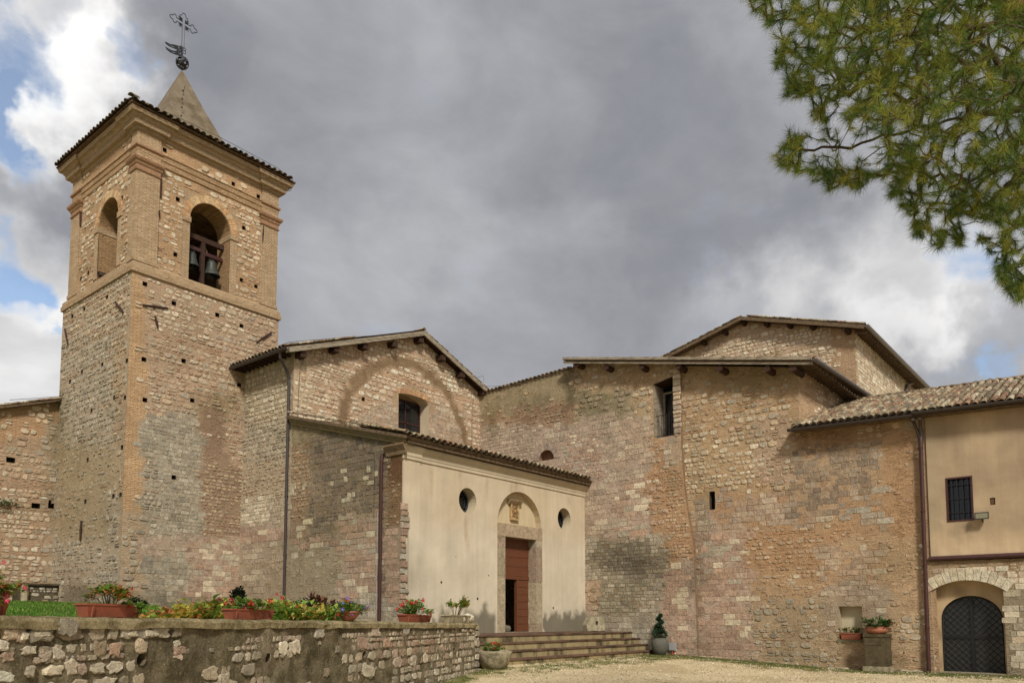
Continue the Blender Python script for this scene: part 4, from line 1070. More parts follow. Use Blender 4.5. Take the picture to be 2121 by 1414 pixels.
# ================================================================== NARTHEX (cream porch)
FYC = 18.55
def narthex():
    root = thing('entrance_porch', (22.3, 18.55, 1.2), 'cream plastered church porch with a wooden door, two round windows and a tiled lean-to roof', 'church porch')
    M = Masonry(root); f = FY(FYC); l = FX(NX0)
    X1 = 27.44
    o1 = circle(20.13, 5.82, .455); o2 = circle(25.95, 5.74, .455)
    door = rect(22.15, 24.02, 1.18, 4.73); tym = arch(21.74, 24.40, 5.19, 5.19, 1.31)
    # facade sheet: lime plaster with damp at the foot
    def fcol(s, z):
        x, y, d = f.px(s, z)
        c = C(200, 188, 162)
        c = lerp(c, C(190, 166, 128), sst(4.3, 5.4, z)*(.6+.4*nz(s*.6, z*.6, 3)))
        c = lerp(c, C(178, 166, 138), .5*sst(.1, .6, nz(s*.35, z*.5, 8)))
        n = nz(s*1.4, z*.35, 2)
        for (a, b, w, k) in ((1.2, 2.05, 0, .8),):
            n = nz(s*2.4, z*.5, 2)+.5*nz(s*7, z*1.5, 4); t = sst(2.0+.5*n, 1.75+.5*n, z)
            if s < 18.4: t *= .0
            if 21.6 < s < 24.5: t = 0
            c = lerp(c, C(86, 82, 60), t*.8)
        t = sst(.9, .3, abs(s-17.45))*sst(4.6, 3.2, z)*max(0, .5+nz(s*3, z*1.1, 6))
        c = lerp(c, C(140, 132, 112), t*.5)
        t = sst(.25, .6, nz(s*5.5, z*.25, 12)+.25*nz(s*1.3, 4))*sst(5.6, 6.8, z); c = lerp(c, C(158, 142, 110), t*.5)
        for sx, zt, zb in ((20.05, 5.3, 4.3), (20.1, 4.7, 3.9), (22.6, 6.9, 6.2), (22.85, 6.9, 6.35), (18.3, 6.7, 5.6), (26.3, 6.7, 6.2)):
            t = sst(.13, .02, abs(s-sx+.02*nz(z*6, 1)))*sst(zb, zb+.3, z)*sst(zt+.05, zt-.1, z); c = lerp(c, C(164, 134, 92), t*.45)
        return c, 0
    sheet('facade', f, [(NX0+.01, .6), (X1, .6), (X1, 7.3), (NX0+.01, 7.3)], [o1, o2, door, tym], fcol, 'plaster', root, .14, .006)
    # pilaster strip on the left corner
    pc = C(188, 171, 140)
    mb = MB(); fbox(mb, f, NX0, 17.78, .6, 6.86, .0, .045, pc)
    ps = sheet('pilaster', f, [(17.30, .6), (17.78, .6), (17.78, 6.86), (17.02, 6.86), (17.02, 5.3), (17.28, 5.1)], [], fcol, 'plaster', root, .16, .004, .045)
    mb = MB(); mb.add([f.P(17.78, .6, 0), f.P(17.78, 6.86, 0), f.P(17.78, 6.86, .045), f.P(17.78, .6, .045)], [(0, 1, 2, 3)], pc); mb.build('pilaster_edge', 'plaster', root)
    # toothed quoins of the old wall showing at the corner
    rng = random.Random(9); z = 1.3
    while z < 5.3:
        h = rng.uniform(.15, .25); w = rng.choice([.16, .34, .26, .2]); c = mul(rand_pal(rng.choice(['pink', 'pink', 'grey', 'pinkgrey']), rng), .9)
        M.stone(f, NX0+w/2-.02, z+h/2, w, h-.015, 9, .07, c, root, rng); z += h+.012
    # holes and specks
    for x, y, r in ((914, 1205, .045), (989, 1239, .05), (1146, 1258, .045), (1012, 1191, .025), (944, 1152, .015)):
        p = hy(x, y, FYC); mb = MB(); mb.tube([(p.x, FYC+.01, p.z), (p.x, FYC-.012, p.z)], [r, r*.8], 9); mb.build('wall_plug', 'dark_wood', root)
    # reveals of round windows, glazed well back
    for c_, z_ in ((20.13, 5.82), (25.95, 5.74)):
        oo = circle(c_, z_, .455)
        mb = MB(); frev(mb, f, oo, 0, -.48, C(184, 168, 134)); wr = mb.build('round_window', 'plaster', root)
        mb = MB(); mb.tube([f.P(a, b, -.38) for a, b in circle(c_, z_, .41)], .035, 6, closed=True); mb.build('frame', 'dark_metal', wr)
        mb = MB(); mb.tube([f.P(a, b, -.39) for a, b in circle(c_, z_, .27)], .014, 5, closed=True)
        mb.build('inner_ring', 'dark_metal', wr)
        for k in range(8):
            a = rad(45*k+10); mb = MB(); mb.tube([f.P(c_+.02*math.cos(a), z_+.02*math.sin(a), -.39), f.P(c_+.41*math.cos(a), z_+.41*math.sin(a), -.39)], .012, 5); mb.build('glazing_bar', 'dark_metal', wr)
        mb = MB(); fprism(mb, f, circle(c_, z_, .44), -.46, -.42); mb.build('pane', 'window_glass', wr)
    # tympanum recess
    mb = MB(); frev(mb, f, tym, 0, -.28, C(192, 172, 132)); mb.build('niche_reveal', 'plaster', root)
    def tcol(s, z):
        c = C(200, 180, 138); c = lerp(c, C(186, 160, 112), max(0, .35+nz(s*1.3, z*1.3, 2)*.6)*.6)
        return c, 0
    sheet('tympanum', f, arch(21.66, 24.48, 5.1, 5.19, 1.36), [], tcol, 'plaster', root, .16, .004, -.27)
    # carved relief with its little cornice
    rl = MB(); p0 = hy(1060, 1040, FYC+.25); p1 = hy(1075, 1079, FYC+.25); a0, a1 = 22.72, 23.24; zt, zb = hy(1067, 1045, FYC+.2).z, hy(1067, 1077, FYC+.2).z
    ctr = (hy(1058, 1060, FYC+.2).x+hy(1074, 1060, FYC+.2).x)/2; hw = .23
    fbox(rl, f, ctr-hw, ctr+hw, zb, zt, -.27, -.20, C(176, 140, 94))
    rel = rl.build('carved_relief', 'stone', root)
    for s0, s1, z0, z1 in ((ctr-hw, ctr-hw+.04, zb, zt), (ctr+hw-.04, ctr+hw, zb, zt), (ctr-hw+.04, ctr+hw-.04, zb, zb+.05)):
        mb = MB(); fbox(mb, f, s0, s1, z0, z1, -.2, -.16, C(196, 168, 116)); mb.build('relief_border', 'stone', rel)
    mb = MB(); cz_ = (zb+zt)/2
    mb.tube([f.P(ctr+.11*math.cos(t)*(1-.25*max(0, -math.sin(t))), cz_+.02+.16*math.sin(t), -.19) for t in [2*math.pi*i/16 for i in range(16)]], .022, 5, C(150, 112, 70), closed=True)
    mb.build('relief_shield', 'stone', rel)
    for k in range(6):
        s_ = ctr+(-.13 if k % 2 else .13); z_ = zb+.12+.2*(k//2); mb = MB()
        mb.tube([f.P(s_+.035*math.cos(t), z_+.05*math.sin(t), -.19) for t in [i*.9 for i in range(6)]], .015, 5, C(140, 104, 66)); mb.build('relief_scroll', 'stone', rel)
    mb = MB(); mb.lathe([(.0, -.05), (.05, -.03), (.05, .03), (0, .05)], f.P(ctr, cz_+.03, -.18), 8, C(168, 132, 86)); mb.build('relief_boss', 'stone', rel)
    mb = MB(); fsweep(mb, f, [(-.27, zt), (-.17, zt), (-.08, zt+.13), (-.08, zt+.17), (-.27, zt+.17)], ctr-hw-.13, ctr+hw+.13, C(150, 124, 90)); mb.build('relief_cornice', 'stone', root)
    # door surround of travertine blocks
    tv = [C(176, 160, 130), C(164, 144, 118), C(170, 148, 124), C(182, 168, 140)]
    rng = random.Random(4)
    for s0, s1, segs in ((21.74, 22.15, (1.18, 3.25, 4.32, 4.52, 4.73)), (24.02, 24.40, (1.18, 1.5, 3.1, 4.1, 4.45, 4.73))):
        for z0, z1 in zip(segs, segs[1:]):
            mb = MB(); fbox(mb, f, s0, s1, z0+.003, z1-.003, -.40, .035+rng.uniform(0, .01), mul(rng.choice(tv), rng.uniform(.85, 1.05))); mb.build('jamb_stone', 'stone', root)
    for s0, s1 in ((21.74, 22.0), (22.003, 24.13), (24.133, 24.40)):
        mb = MB(); fbox(mb, f, s0, s1, 4.733, 5.20, -.40, .05, mul(C(176, 154, 124), rng.uniform(.95, 1.1))); mb.build('lintel_stone', 'stone', root)
    mb = MB(); fbox(mb, f, 22.1, 24.1, 1.10, 1.20, -.5, .10, C(150, 138, 112)); mb.build('threshold', 'stone', root)
    # door: fixed planked panel above, right leaf open a little, left leaf open inwards
    dp = -.34
    dr = MB(); fbox(dr, f, 22.15, 24.02, 3.18, 3.30, dp-.09, dp+.02); d = dr.build('door', 'door_wood', root, label='red brown planked door with its lower left leaf open')
    z = 3.30
    for i in range(4):
        mb = MB(); fbox(mb, f, 22.16, 24.01, z+.006, z+.355, dp-.05, dp-.005*(i % 2)); mb.build('plank', 'door_wood', d); z += .36
    mb = MB(); fbox(mb, f, 23.28, 23.36, 1.2, 3.18, dp-.12, dp+.01); mb.build('leaf_stile', 'door_wood', d)
    z = 1.21
    for i in range(7):
        mb = MB(); fbox(mb, f, 23.37, 24.01, z+.005, z+.275, dp-.06, dp-.012*(i % 2)-.005); mb.build('plank', 'door_wood', d); z += .281
    mb = MB(); mb.box((22.165, FYC-dp+.03, 1.2), (22.23, FYC-dp+.95, 3.17)); mb.build('open_leaf', 'grey_wood', d)
    mb = MB(); fbox(mb, f, 22.15, 22.20, 1.2, 3.18, dp-.04, dp); mb.build('frame', 'dark_wood', d)
    mb = MB(); mb.lathe([(.0, 0), (.13, .02), (.16, .12), (.12, .22), (0, .25)], (22.95, FYC+.55, 1.2), 8, C(120, 112, 96)); mb.build('door_stop_stone', 'stone', d)
    # dark interior
    mb = MB(); c = C(70, 60, 50)
    mb.add([(NX0+.4, FYC+.5, 1.19), (27.2, FYC+.5, 1.19), (27.2, NY, 1.19), (NX0+.4, NY, 1.19)], [(0, 1, 2, 3)], c)
    mb.build('porch_floor', 'interior', root)
    # cornice along the top, with the break over the pilaster, returned on the side
    prof = [(-.01, 6.82), (.04, 6.84), (.04, 6.94), (.06, 6.95), (.06, 7.05), (.10, 7.10), (.18, 7.20), (.18, 7.27), (-.01, 7.29)]
    cc = C(190, 174, 142)
    mb = MB(); fsweep(mb, f, prof, 17.78, X1, cc); mb.build('cornice', 'plaster', root)
    mb = MB(); fsweep(mb, f, [(o_+.05, z_) for o_, z_ in prof], NX0-.02, 17.80, cc); mb.build('cornice', 'plaster', root)
    mb = MB(); fsweep(mb, l, [(-.01, 6.95), (.05, 6.97), (.08, 7.08), (.20, 7.25), (.20, 7.31), (-.01, 7.33)], FYC-.23, FYC+.72, C(136, 112, 84)); mb.build('cornice_return', 'mortar', root)
    # side wall
    def top(s): return 7.42+(9.02-7.42)*(s-18.55)/(24.56-18.55)
    zs = zone_fn(zstyle('ash', 'browngrey', .8, C(158, 136, 100), .05), [
        ((590, 860, 830, 930), zstyle('rubS', 'tan', .22, C(162, 144, 106), .0)),
        ((590, 920, 640, 1120), zstyle('rubS', 'tan', .7, C(164, 134, 100), .2)),
        ((640, 900, 800, 960), zstyle('ash', 'browngrey', .82, C(158, 134, 102), .0)),
        ((640, 1000, 800, 1090), zstyle('ashS', 'browngrey', .75, C(160, 136, 104), .1)),
        ((590, 1080, 640, 1130), zstyle('ashL', 'pink', .9, C(166, 138, 110), 0)), ((640, 1110, 700, 1130), zstyle('ashL', 'pink', .9, C(166, 138, 110), 0)),
        ((590, 1130, 705, 1270), zstyle('ash', 'grey', .16, C(172, 154, 122), 0)),
        ((700, 1060, 788, 1290), zstyle('ashL', 'pinkmix', .96, C(170, 146, 116), 0)),
        ((740, 1240, 790, 1290), zstyle('ashL', 'grey', .96, C(160, 146, 116), 0)),
        (lambda s, z: 19.35 > s and z > 3.9, zstyle('rubS', 'tan', .3, C(150, 118, 84), .9)),
        (lambda s, z: 19.35 > s and z < 4.7, zstyle('ashL', 'pink', .92, C(168, 140, 112), 0)),
        (lambda s, z: 19.45 > s and z < 2.2, zstyle('ash', 'grey', .95, C(160, 146, 116), 0))])
    M.wall(l, [(18.54, .8), (24.56, .8), (24.56, top(24.56)), (18.54, top(18.54))], [], zs, seed=41)
    # pale repair stones scattered on the dark wall
    rng = random.Random(12)
    for x, y, w, h in ((712, 975, .34, .16), (716, 992, .2, .2), (764, 971, .2, .22), (779, 981, .2, .18), (758, 990, .3, .15), (768, 1000, .34, .14), (608, 1006, .3, .2), (606, 1012, .26, .16), (605, 1020, .24, .2), (631, 1003, .26, .2), (629, 1011, .16, .12),
                       (688, 1001, .2, .16), (724, 1026, .22, .2), (733, 1024, .16, .18), (712, 1037, .22, .16), (720, 1035, .28, .16), (601, 1050, .22, .2)):
        p = hx(x, y, NX0); M.stone(l, p.y, p.z, w, h, 7, .02, mul(C(200, 186, 152), rng.uniform(.75, 1.)), root, rng)
    # moulding under the sloping verge and the verge tiles
    a = Vector((NX0-.02, 18.3, top(18.3)-.03)); b = Vector((NX0-.02, 24.56, top(24.56)-.03))
    for k, (dx, dz, h) in enumerate(((.07, -.10, .10), (.13, .0, .07), (.20, .07, .06))):
        mb = MB(); A = a+Vector((0, 0, dz)); B = b+Vector((0, 0, dz)); o_ = Vector((-dx, 0, 0)); H = Vector((0, 0, h-.003)); i_ = Vector((.3, 0, 0))
        mb.add([A+o_, B+o_, B+o_+H, A+o_+H, A+i_, B+i_, B+i_+H, A+i_+H], [(0, 1, 2, 3), (7, 6, 5, 4), (0, 4, 5, 1), (1, 5, 6, 2), (2, 6, 7, 3), (3, 7, 4, 0)], C(150, 132, 96))
        mb.build('verge_moulding', 'mortar', root)
    # roof
    up = Vector((0, 24.56-18.15, top(24.56)-top(18.15))).normalized(); nn = Vector((0, -up.z, up.y))
    q0 = Vector((NX0-.25, 18.15, 7.50)); q1 = Vector((27.50, 18.15, 7.50)); L = (24.54-18.15)/up.y
    mb = MB(); slab(mb, [q0, q1, q1+up*L, q0+up*L], .10); r = mb.build('roof', 'old_wood', root)
    mb = MB(); mb.box((NX0-.05, 18.22, 7.30), (27.48, 18.5, 7.44)); mb.build('eave_board', 'old_wood', root)
    rng = random.Random(6)
    tile_field(r, q0+Vector((.02, -.05, .0)), q1+Vector((0, -.05, .0)), up, nn, 6, rng, pitch=.262, sc=1.22, limit=300, rowstep=.4, dark=.95)
    for i in range(18): put_tile(r, q0+up*(.36*i)+Vector((.08, 0, .10)), up, nn, 1.15, rng)
    # pipe beside the pilaster, white cable
    q = hx(790, 948, NX0-.09); p = MB(); p.tube([(NX0+.02, q.y+.02, q.z+.1), (NX0-.07, q.y, q.z+.06), (NX0-.09, q.y, q.z-.1), (NX0-.09, q.y, 1.2)], .06, 9); p.build('drainpipe', 'rust_paint', root, label='rust brown drainpipe at the porch corner')
    p = MB(); y = q.y+.22; p.tube([(NX0-.03, y, 5.2), (NX0-.03, y, 3.6), (NX0-.03, y, 1.2)], .014, 5); p.build('cable', 'cable', root)
    p = MB(); p.tube([(NX0-.12, 20.4, 7.75), (NX0-.2, 20.1, 7.5), (NX0-.03, 19.9, 7.2), (NX0-.03, 19.86, 6.9), (NX0-.03, 19.86, 5.0)], .008, 4); p.build('lightning_wire', 'wire', root)
    p = MB(); p.tube([hy(x, y, 23.5) for x, y in ((606, 868), (680, 872), (780, 884), (860, 895))], .008, 4); p.build('lightning_wire', 'wire', root)
    M.finish()
narthex()

# ================================================================== STEPS
def steps():
    root = thing('stone_steps', (22.5, 15.3, .2), 'four broad weathered steps rising to the church porch door', 'steps')
    tops = [1.18, .945, .71, .475]; ys = [16.30, 15.95, 15.60, 15.25]; x0 = 16.6
    gl = .12
    for i, (t, y) in enumerate(zip(tops, ys)):
        yb = 18.56 if i == 0 else ys[i-1]+.03
        zb = tops[i+1]-.04 if i < 3 else -.1
        x1 = 27.44-[0, 0, 0, 0][i]
        mb = MB(); mb.box((x0, y+.035, zb), (x1, yb if i == 0 else yb+.05, t-.052)); mb.build('riser', 'riser', root)
        rng = random.Random(i); n = 7 if i else 9; xx = x0
        for k in range(n):
            xe = x0+(x1-x0)*(k+1)/n+(rng.uniform(-.25, .25) if k < n-1 else 0)
            mb = MB(); mb.box((xx, y-rng.uniform(0, .008), t-.05), (xe-.006, yb, t+rng.uniform(-.003, .003))); mb.build('tread_slab', 'step_tread', root); xx = xe
steps()

# ================================================================== CONVENT (big stone wall)
CX = 27.59; CL = 27.45
def convent():
    root = thing('convent_building', (27.6, 15, .2), 'long rubble stone convent wall with shed roof on log purlins and one tall window', 'convent building')
    M = Masonry(root); fr = FX(CX); fl = FX(CL)
    def pk(x, y): p = hx(x, y, CL); return (p.y, p.z)
    # --- left, older half, standing slightly proud
    win = [(15.2, 8.86), (15.2, 11.05), (14.32, 11.22), (14.32, 8.86)][::-1]
    lun = [(p[0], p[1]) for p in [(20.75-.42, 8.93)]]+[(20.33+.42-.0+.0, 8.93)]
    lc = hx(1132, 951, CL); lun = arch(lc.y-.42, lc.y+.42, lc.z-.03, lc.z, .42)
    edge = [(14.03, 11.9), (14.0, 8.4), (13.86, 6.3), (13.55, 4.4), (13.46, -.3)]
    tiltop = [(24.56, 12.36), (19.25, 12.50)]
    zl = zone_fn(zstyle('ash', 'pinkgrey', .93, MP, .0), [
        ((990, 740, 1200, 880), zstyle('rubS', 'tan', .06, C(166, 148, 108), 0)),
        ([(990, 860), (1190, 830), (1190, 870), (990, 900)], zstyle('rubS', 'tan', .5, C(182, 144, 110), .1)),
        ((1190, 740, 1420, 860), zstyle('rub', 'mixed', .62, C(186, 158, 116), .15)),
        ((1200, 810, 1310, 862), zstyle('rubL', 'pinkgrey', .5, C(160, 144, 108), .0)),
        ((1290, 740, 1360, 800), zstyle('rub', 'mixed', .3, C(186, 152, 110), .1)),
        ((990, 880, 1120, 960), zstyle('ashS', 'pinkgrey', .93, MP, 0)),
        ((1160, 900, 1250, 1000), zstyle('ashS', 'pinkmix', .95, MP, 0)),
        ((1290, 880, 1360, 950), zstyle('ash', 'pinkgrey', .9, MO, 0)),
        ((1350, 800, 1420, 900), zstyle('rubS', 'tan', .75, MO, .4)),
        ((1350, 900, 1460, 1190), zstyle('rubS', 'tan', .72, C(190, 144, 98), .25)),
        ((1372, 900, 1412, 960), zstyle('ash', 'pinkgrey', .85, MO, 0)),
        ((1270, 1000, 1352, 1110), zstyle('ashL', 'pinkmix', .96, MP, 0)),
        ((1340, 950, 1372, 1190), zstyle('rub', 'pinkmix', .8, C(190, 144, 98), 0)),
        ((1210, 1110, 1380, 1280), zstyle('ashS', 'grey', .93, C(166, 144, 112), 0)),
        ((1210, 1200, 1240, 1290), zstyle('rub', 'tan', .6, MO, 0)),
        ((1230, 1270, 1385, 1350), zstyle('ash', 'grey', .92, MG, 0)),
        ([(1375, 1180), (1460, 1140), (1460, 1380), (1385, 1380), (1370, 1260)], zstyle('ashL', 'pink', .97, MP, 0)),
        (lambda s, z: .42 < math.hypot(s-lc.y, z-lc.z) < .8 and z > lc.z-.45, zstyle('none', 'pinkgrey', 0, MP, 0)),
        ])
    M.wall(fl, edge+[(24.58, -.3)]+tiltop+[(19.1, 12.62), (19.1, 12.78), (14.03, 11.66)][:1]+[(19.1, 12.78)], [win, lun], zl, seed=51, jog=20)
    voussoirs(fl, lc.y, lc.z, .42, .74, 0, math.pi, 7, -.02, .02, root, [C(170, 150, 132), C(160, 140, 124)], gap=.006)
    mb = MB(); frev(mb, fl, lun, 0, -.3, C(150, 118, 88)); mb.add([fl.P(a, b, -.3) for a, b in lun], [tuple(range(len(lun)))], C(150, 112, 84)); mb.build('lunette_recess', 'mortar', root)
    mb = MB(); frev(mb, fl, edge, 0.01, -.16, C(140, 112, 84), closed=False); mb.build('wall_return', 'mortar', root)
    # --- right half
    slit = [(12.95, 5.8), (12.72, 5.8), (12.72, 6.5), (12.95, 6.5)]
    ni0 = hx(1737, 1255, CX); ni1 = hx(1788, 1322, CX); niche = rect(ni1.y, ni0.y, 1.0, ni0.z)
    zr = zone_fn(zstyle('rub', 'mixed', .68, C(190, 154, 108), .1), [
        ((1400, 740, 1665, 800), zstyle('rubS', 'tan', .28, C(178, 148, 104), .1)),
        ((1400, 900, 1560, 1010), zstyle('rub', 'cream', .66, C(192, 158, 112), .1)),
        ((1560, 870, 1660, 1000), zstyle('rub', 'mixed', .6, MO, .15)),
        ((1480, 1020, 1700, 1130), zstyle('ash', 'pinkgrey', .72, C(190, 146, 102), .05)),
        ((1440, 1040, 1480, 1150), zstyle('ash', 'pinkgrey', .85, MP, 0)),
        ((1640, 900, 1845, 1065), zstyle('ash', 'browngrey', .75, C(178, 144, 104), .0, 1.12)),
        ((1740, 1020, 1850, 1110), zstyle('ash', 'grey', .6, C(184, 142, 98), .05)),
        ((1830, 880, 1930, 1160), zstyle('rubS', 'tan', .10, C(184, 140, 92), .0)),
        ((1640, 880, 1850, 915), zstyle('rub', 'tan', .3, C(166, 130, 90), .0)),
        ((1540, 1090, 1760, 1200), zstyle('rubS', 'tan', .6, C(190, 144, 96), .2)),
        ((1740, 1110, 1930, 1400), zstyle('rubS', 'tan', .28, C(192, 156, 112), .1)),
        ((1690, 1130, 1830, 1215), zstyle('ash', 'pinkgrey', .6, C(190, 150, 108), 0)),
        ([(1440, 1120), (1560, 1180), (1562, 1380), (1440, 1380)], zstyle('ashL', 'pink', .97, MP, 0)),
        ((1440, 1100, 1540, 1200), zstyle('ashL', 'pinkmix', .9, MP, 0)),
        ((1560, 1180, 1640, 1260), zstyle('rubS', 'tan', .35, C(190, 150, 104), 0)),
        ((1560, 1240, 1740, 1380), zstyle('rub', 'grey', .55, C(182, 154, 114), 0)),
        ((1700, 1210, 1850, 1300), zstyle('ash', 'pinkgrey', .45, C(176, 152, 122), 0)),
        ((1860, 1270, 1910, 1340), zstyle('rub', 'grey', .85, C(192, 160, 116), 0)),
        (lambda s, z: s < 5.75, zstyle('rub', 'cream', .8, C(180, 144, 106), .2)),
        (lambda s, z: s < 5.62 and z > 3.6, zstyle('none', 'cream', 0, C(180, 144, 106), .0))])
    w = M.wall(fr, [(14.4, -.3), (14.4, 11.7), (9.47, 10.62), (9.47, 8.6), (9.44, 8.35), (5.42, 8.12), (5.42, 3.5), (5.36, 3.5), (5.36, -.3)][::-1], [slit, niche], zr, seed=52, jog=20)
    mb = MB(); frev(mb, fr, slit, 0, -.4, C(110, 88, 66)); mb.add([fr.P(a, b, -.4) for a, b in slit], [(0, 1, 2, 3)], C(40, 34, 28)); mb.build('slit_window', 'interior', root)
    mb = MB(); frev(mb, fr, niche, 0.005, -.30, C(170, 150, 120)); mb.build('niche_reveal', 'plaster', root)
    sheet('niche_back', fr, rect(ni1.y-.05, ni0.y+.05, .95, ni0.z+.05), [], lambda s, z: (C(190, 178, 140), 0), 'plaster', root, .2, .004, -.29)
    mb = MB(); fbox(mb, fr, ni1.y-.04, ni0.y+.06, .93, 1.0, -.29, .06, C(120, 112, 84)); mb.build('niche_sill', 'stone', root)
    # door window with splayed plank side and railing
    D = .75
    mb = MB(); wl = [(15.2, 8.86), (15.2, 11.05)]; frev(mb, fl, [(14.32, 11.22), (14.32, 8.86)], 0, -D, C(150, 124, 92), False); frev(mb, fl, [(14.32, 8.86), (15.2, 8.86)], 0, -D, C(150, 124, 92), False); frev(mb, fl, wl, 0, -D, C(170, 146, 110), False); mb.build('window_reveal', 'mortar', root)
    mb = MB(); frev(mb, fl, [(15.2, 11.05), (14.32, 11.22)], 0.01, -D, C(70, 56, 44), False); mb.build('window_lintel', 'dark_wood', root)
    mb = MB(); fprism(mb, fl, [(14.25, 8.8), (15.3, 8.8), (15.3, 11.3), (14.25, 11.3)], -D-.06, -D, None); wn = mb.build('window', 'window_glass', root)
    for i in range(4):
        mb = MB(); a = .02+i*.18; mb.box((CL+a, 15.14, 8.87), (CL+a+.17, 15.19, 11.02)); mb.build('plank', 'grey_wood', wn)
    for s0, s1, z0, z1 in ((15.05, 15.13, 8.87, 10.85), (14.32, 15.05, 10.77, 10.85)):
        mb = MB(); fbox(mb, fl, s0, s1, z0, z1, -D+.01, -D+.08); mb.build('frame', 'grey_wood', wn)
    rail = MB(); rail.tube([fl.P(15.2, 9.78, -.12), fl.P(14.32, 9.78, -.12)], .018, 6); rl_ = rail.build('railing', 'dark_metal', wn)
    mb = MB(); mb.tube([fl.P(15.2, 8.93, -.12), fl.P(14.32, 8.93, -.12)], .014, 6); mb.build('bottom_rail', 'dark_metal', root)
    for i in range(8):
        s = 15.16-i*.115; mb = MB(); mb.tube([fl.P(s, 8.90, -.12), fl.P(s, 9.78, -.12)], .010, 5); mb.build('railing_bar', 'dark_metal', root)
    # jamb blocks right of the window
    rng = random.Random(77); z = 8.9
    while z < 11.3:
        h = rng.uniform(.1, .26); M.stone(fl, 14.16, z+h/2, .3+rng.uniform(-.03, .05), h-.02, 6.5, .05, rand_pal('pinkgrey' if h > .17 else 'tan', rng), root, rng); z += h+.015
    # side wall of the shed above the house roof, rear
    sf = FY(9.47)
    zside = zone_fn(zstyle('rub', 'light', .6, C(204, 168, 126), .1), [((1655, 780, 1690, 880), zstyle('rubS', 'tan', .1, C(206, 166, 120), 0))])
    M.wall(sf, [(CX, 8.0), (34.1, 8.0), (34.1, 10.85), (CX, 10.62)], [], zside, seed=53)
    mb = MB(); c = C(180, 150, 116); Xb = 34.1
    mb.add([(Xb, 9.47, 0), (Xb, 24.5, 0), (Xb, 9.47, 10.8), (Xb, 24.5, 12.5), (CL, 24.58, 0), (CL, 24.58, 12.36)], [(0, 1, 3, 2), (1, 4, 5, 3)], c); mb.build('rear_wall', 'mortar', root)
    mb = MB(); slab(mb, [(CL, 19.1, 12.45), (CL, 24.6, 12.32), (Xb, 24.6, 12.9), (Xb, 19.1, 12.9)], .08); r1 = mb.build('roof', 'roof_tile', root, obcol=C(120, 96, 72))
    # shed roof, verge towards the yard
    lo = Vector((26.88, 8.74, 10.58)); hi = Vector((26.88, 19.25, 12.83)); ex = Vector((7.35, 0, .24))
    up = (hi-lo).normalized(); nn = Vector((0, -up.z, up.y))
    mb = MB(); slab(mb, [lo, lo+ex, hi+ex, hi], .045); r2 = mb.build('roof', 'old_wood', root)
    for off, h, m, x0 in ((0.0, .10, 'grey_wood', -.03), (-.15, .09, 'grey_wood', .04)):
        mb = MB(); a = lo+Vector((x0, 0, off-.03)); b = hi+Vector((x0, 0, off-.03)); t = Vector((.05, 0, 0)); H = Vector((0, 0, h))
        mb.add([a, b, b+H, a+H, a+t, b+t, b+t+H, a+t+H], [(0, 1, 2, 3), (7, 6, 5, 4), (0, 4, 5, 1), (1, 5, 6, 2), (2, 6, 7, 3), (3, 7, 4, 0)]); mb.build('barge_board', m, root)
    for (x, y) in ((1195, 754), (1255, 760), (1328, 759), (1404, 758), (1490, 762), (1588, 763), (1642, 762)):
        p = hx(x, y, 26.98); log(root, p, Vector((27.9, p.y, p.z-.02)), .125)
    n = 20
    for i in range(n):
        p = lo+Vector((.35+6.8*i/n, .05, .0)); MB().add([p+Vector(v) for v in ((0, 0, -.14), (.09, 0, -.14), (.09, 0, -.05), (0, 0, -.05), (0, .9, .05), (.09, .9, .05), (.09, .9, .14), (0, .9, .14))], [(0, 1, 2, 3), (7, 6, 5, 4), (0, 4, 5, 1), (1, 5, 6, 2), (2, 6, 7, 3), (3, 7, 4, 0)]).build('rafter', 'old_wood', root)
    gutter(root, lo+Vector((-.05, -.06, .02)), lo+ex+Vector((0, -.06, .02)), .09, 'grey_gutter')
    rng = random.Random(15)
    for i in range(27): put_tile(r2, lo+up*(.385*i)+Vector((.1, 0, .03)), up, nn, 1.1, rng, dark=.8)
    for i in range(30): put_tile(r2, lo+ex*((i+.5)/30)+nn*.03+Vector((0, -.02, .02)), up, nn, 1.1, rng, dark=.9)
    # row of tiles along the top of the left part
    for i in range(23):
        t = i/22; p = Vector((CL-.12, 24.35-5.05*t, 12.34+.15*t+.05)); put_tile(r1, p, (1, 0, .18), (-.18, 0, 1), 1.1, rng, dark=.95)
    mb = MB(); mb.tube([hx(x, y, CL-.1) for x, y in ((1008, 800), (1040, 799), (1090, 785), (1185, 758))], .008, 4); mb.build('lightning_wire', 'wire', root)
    M.finish()
convent()

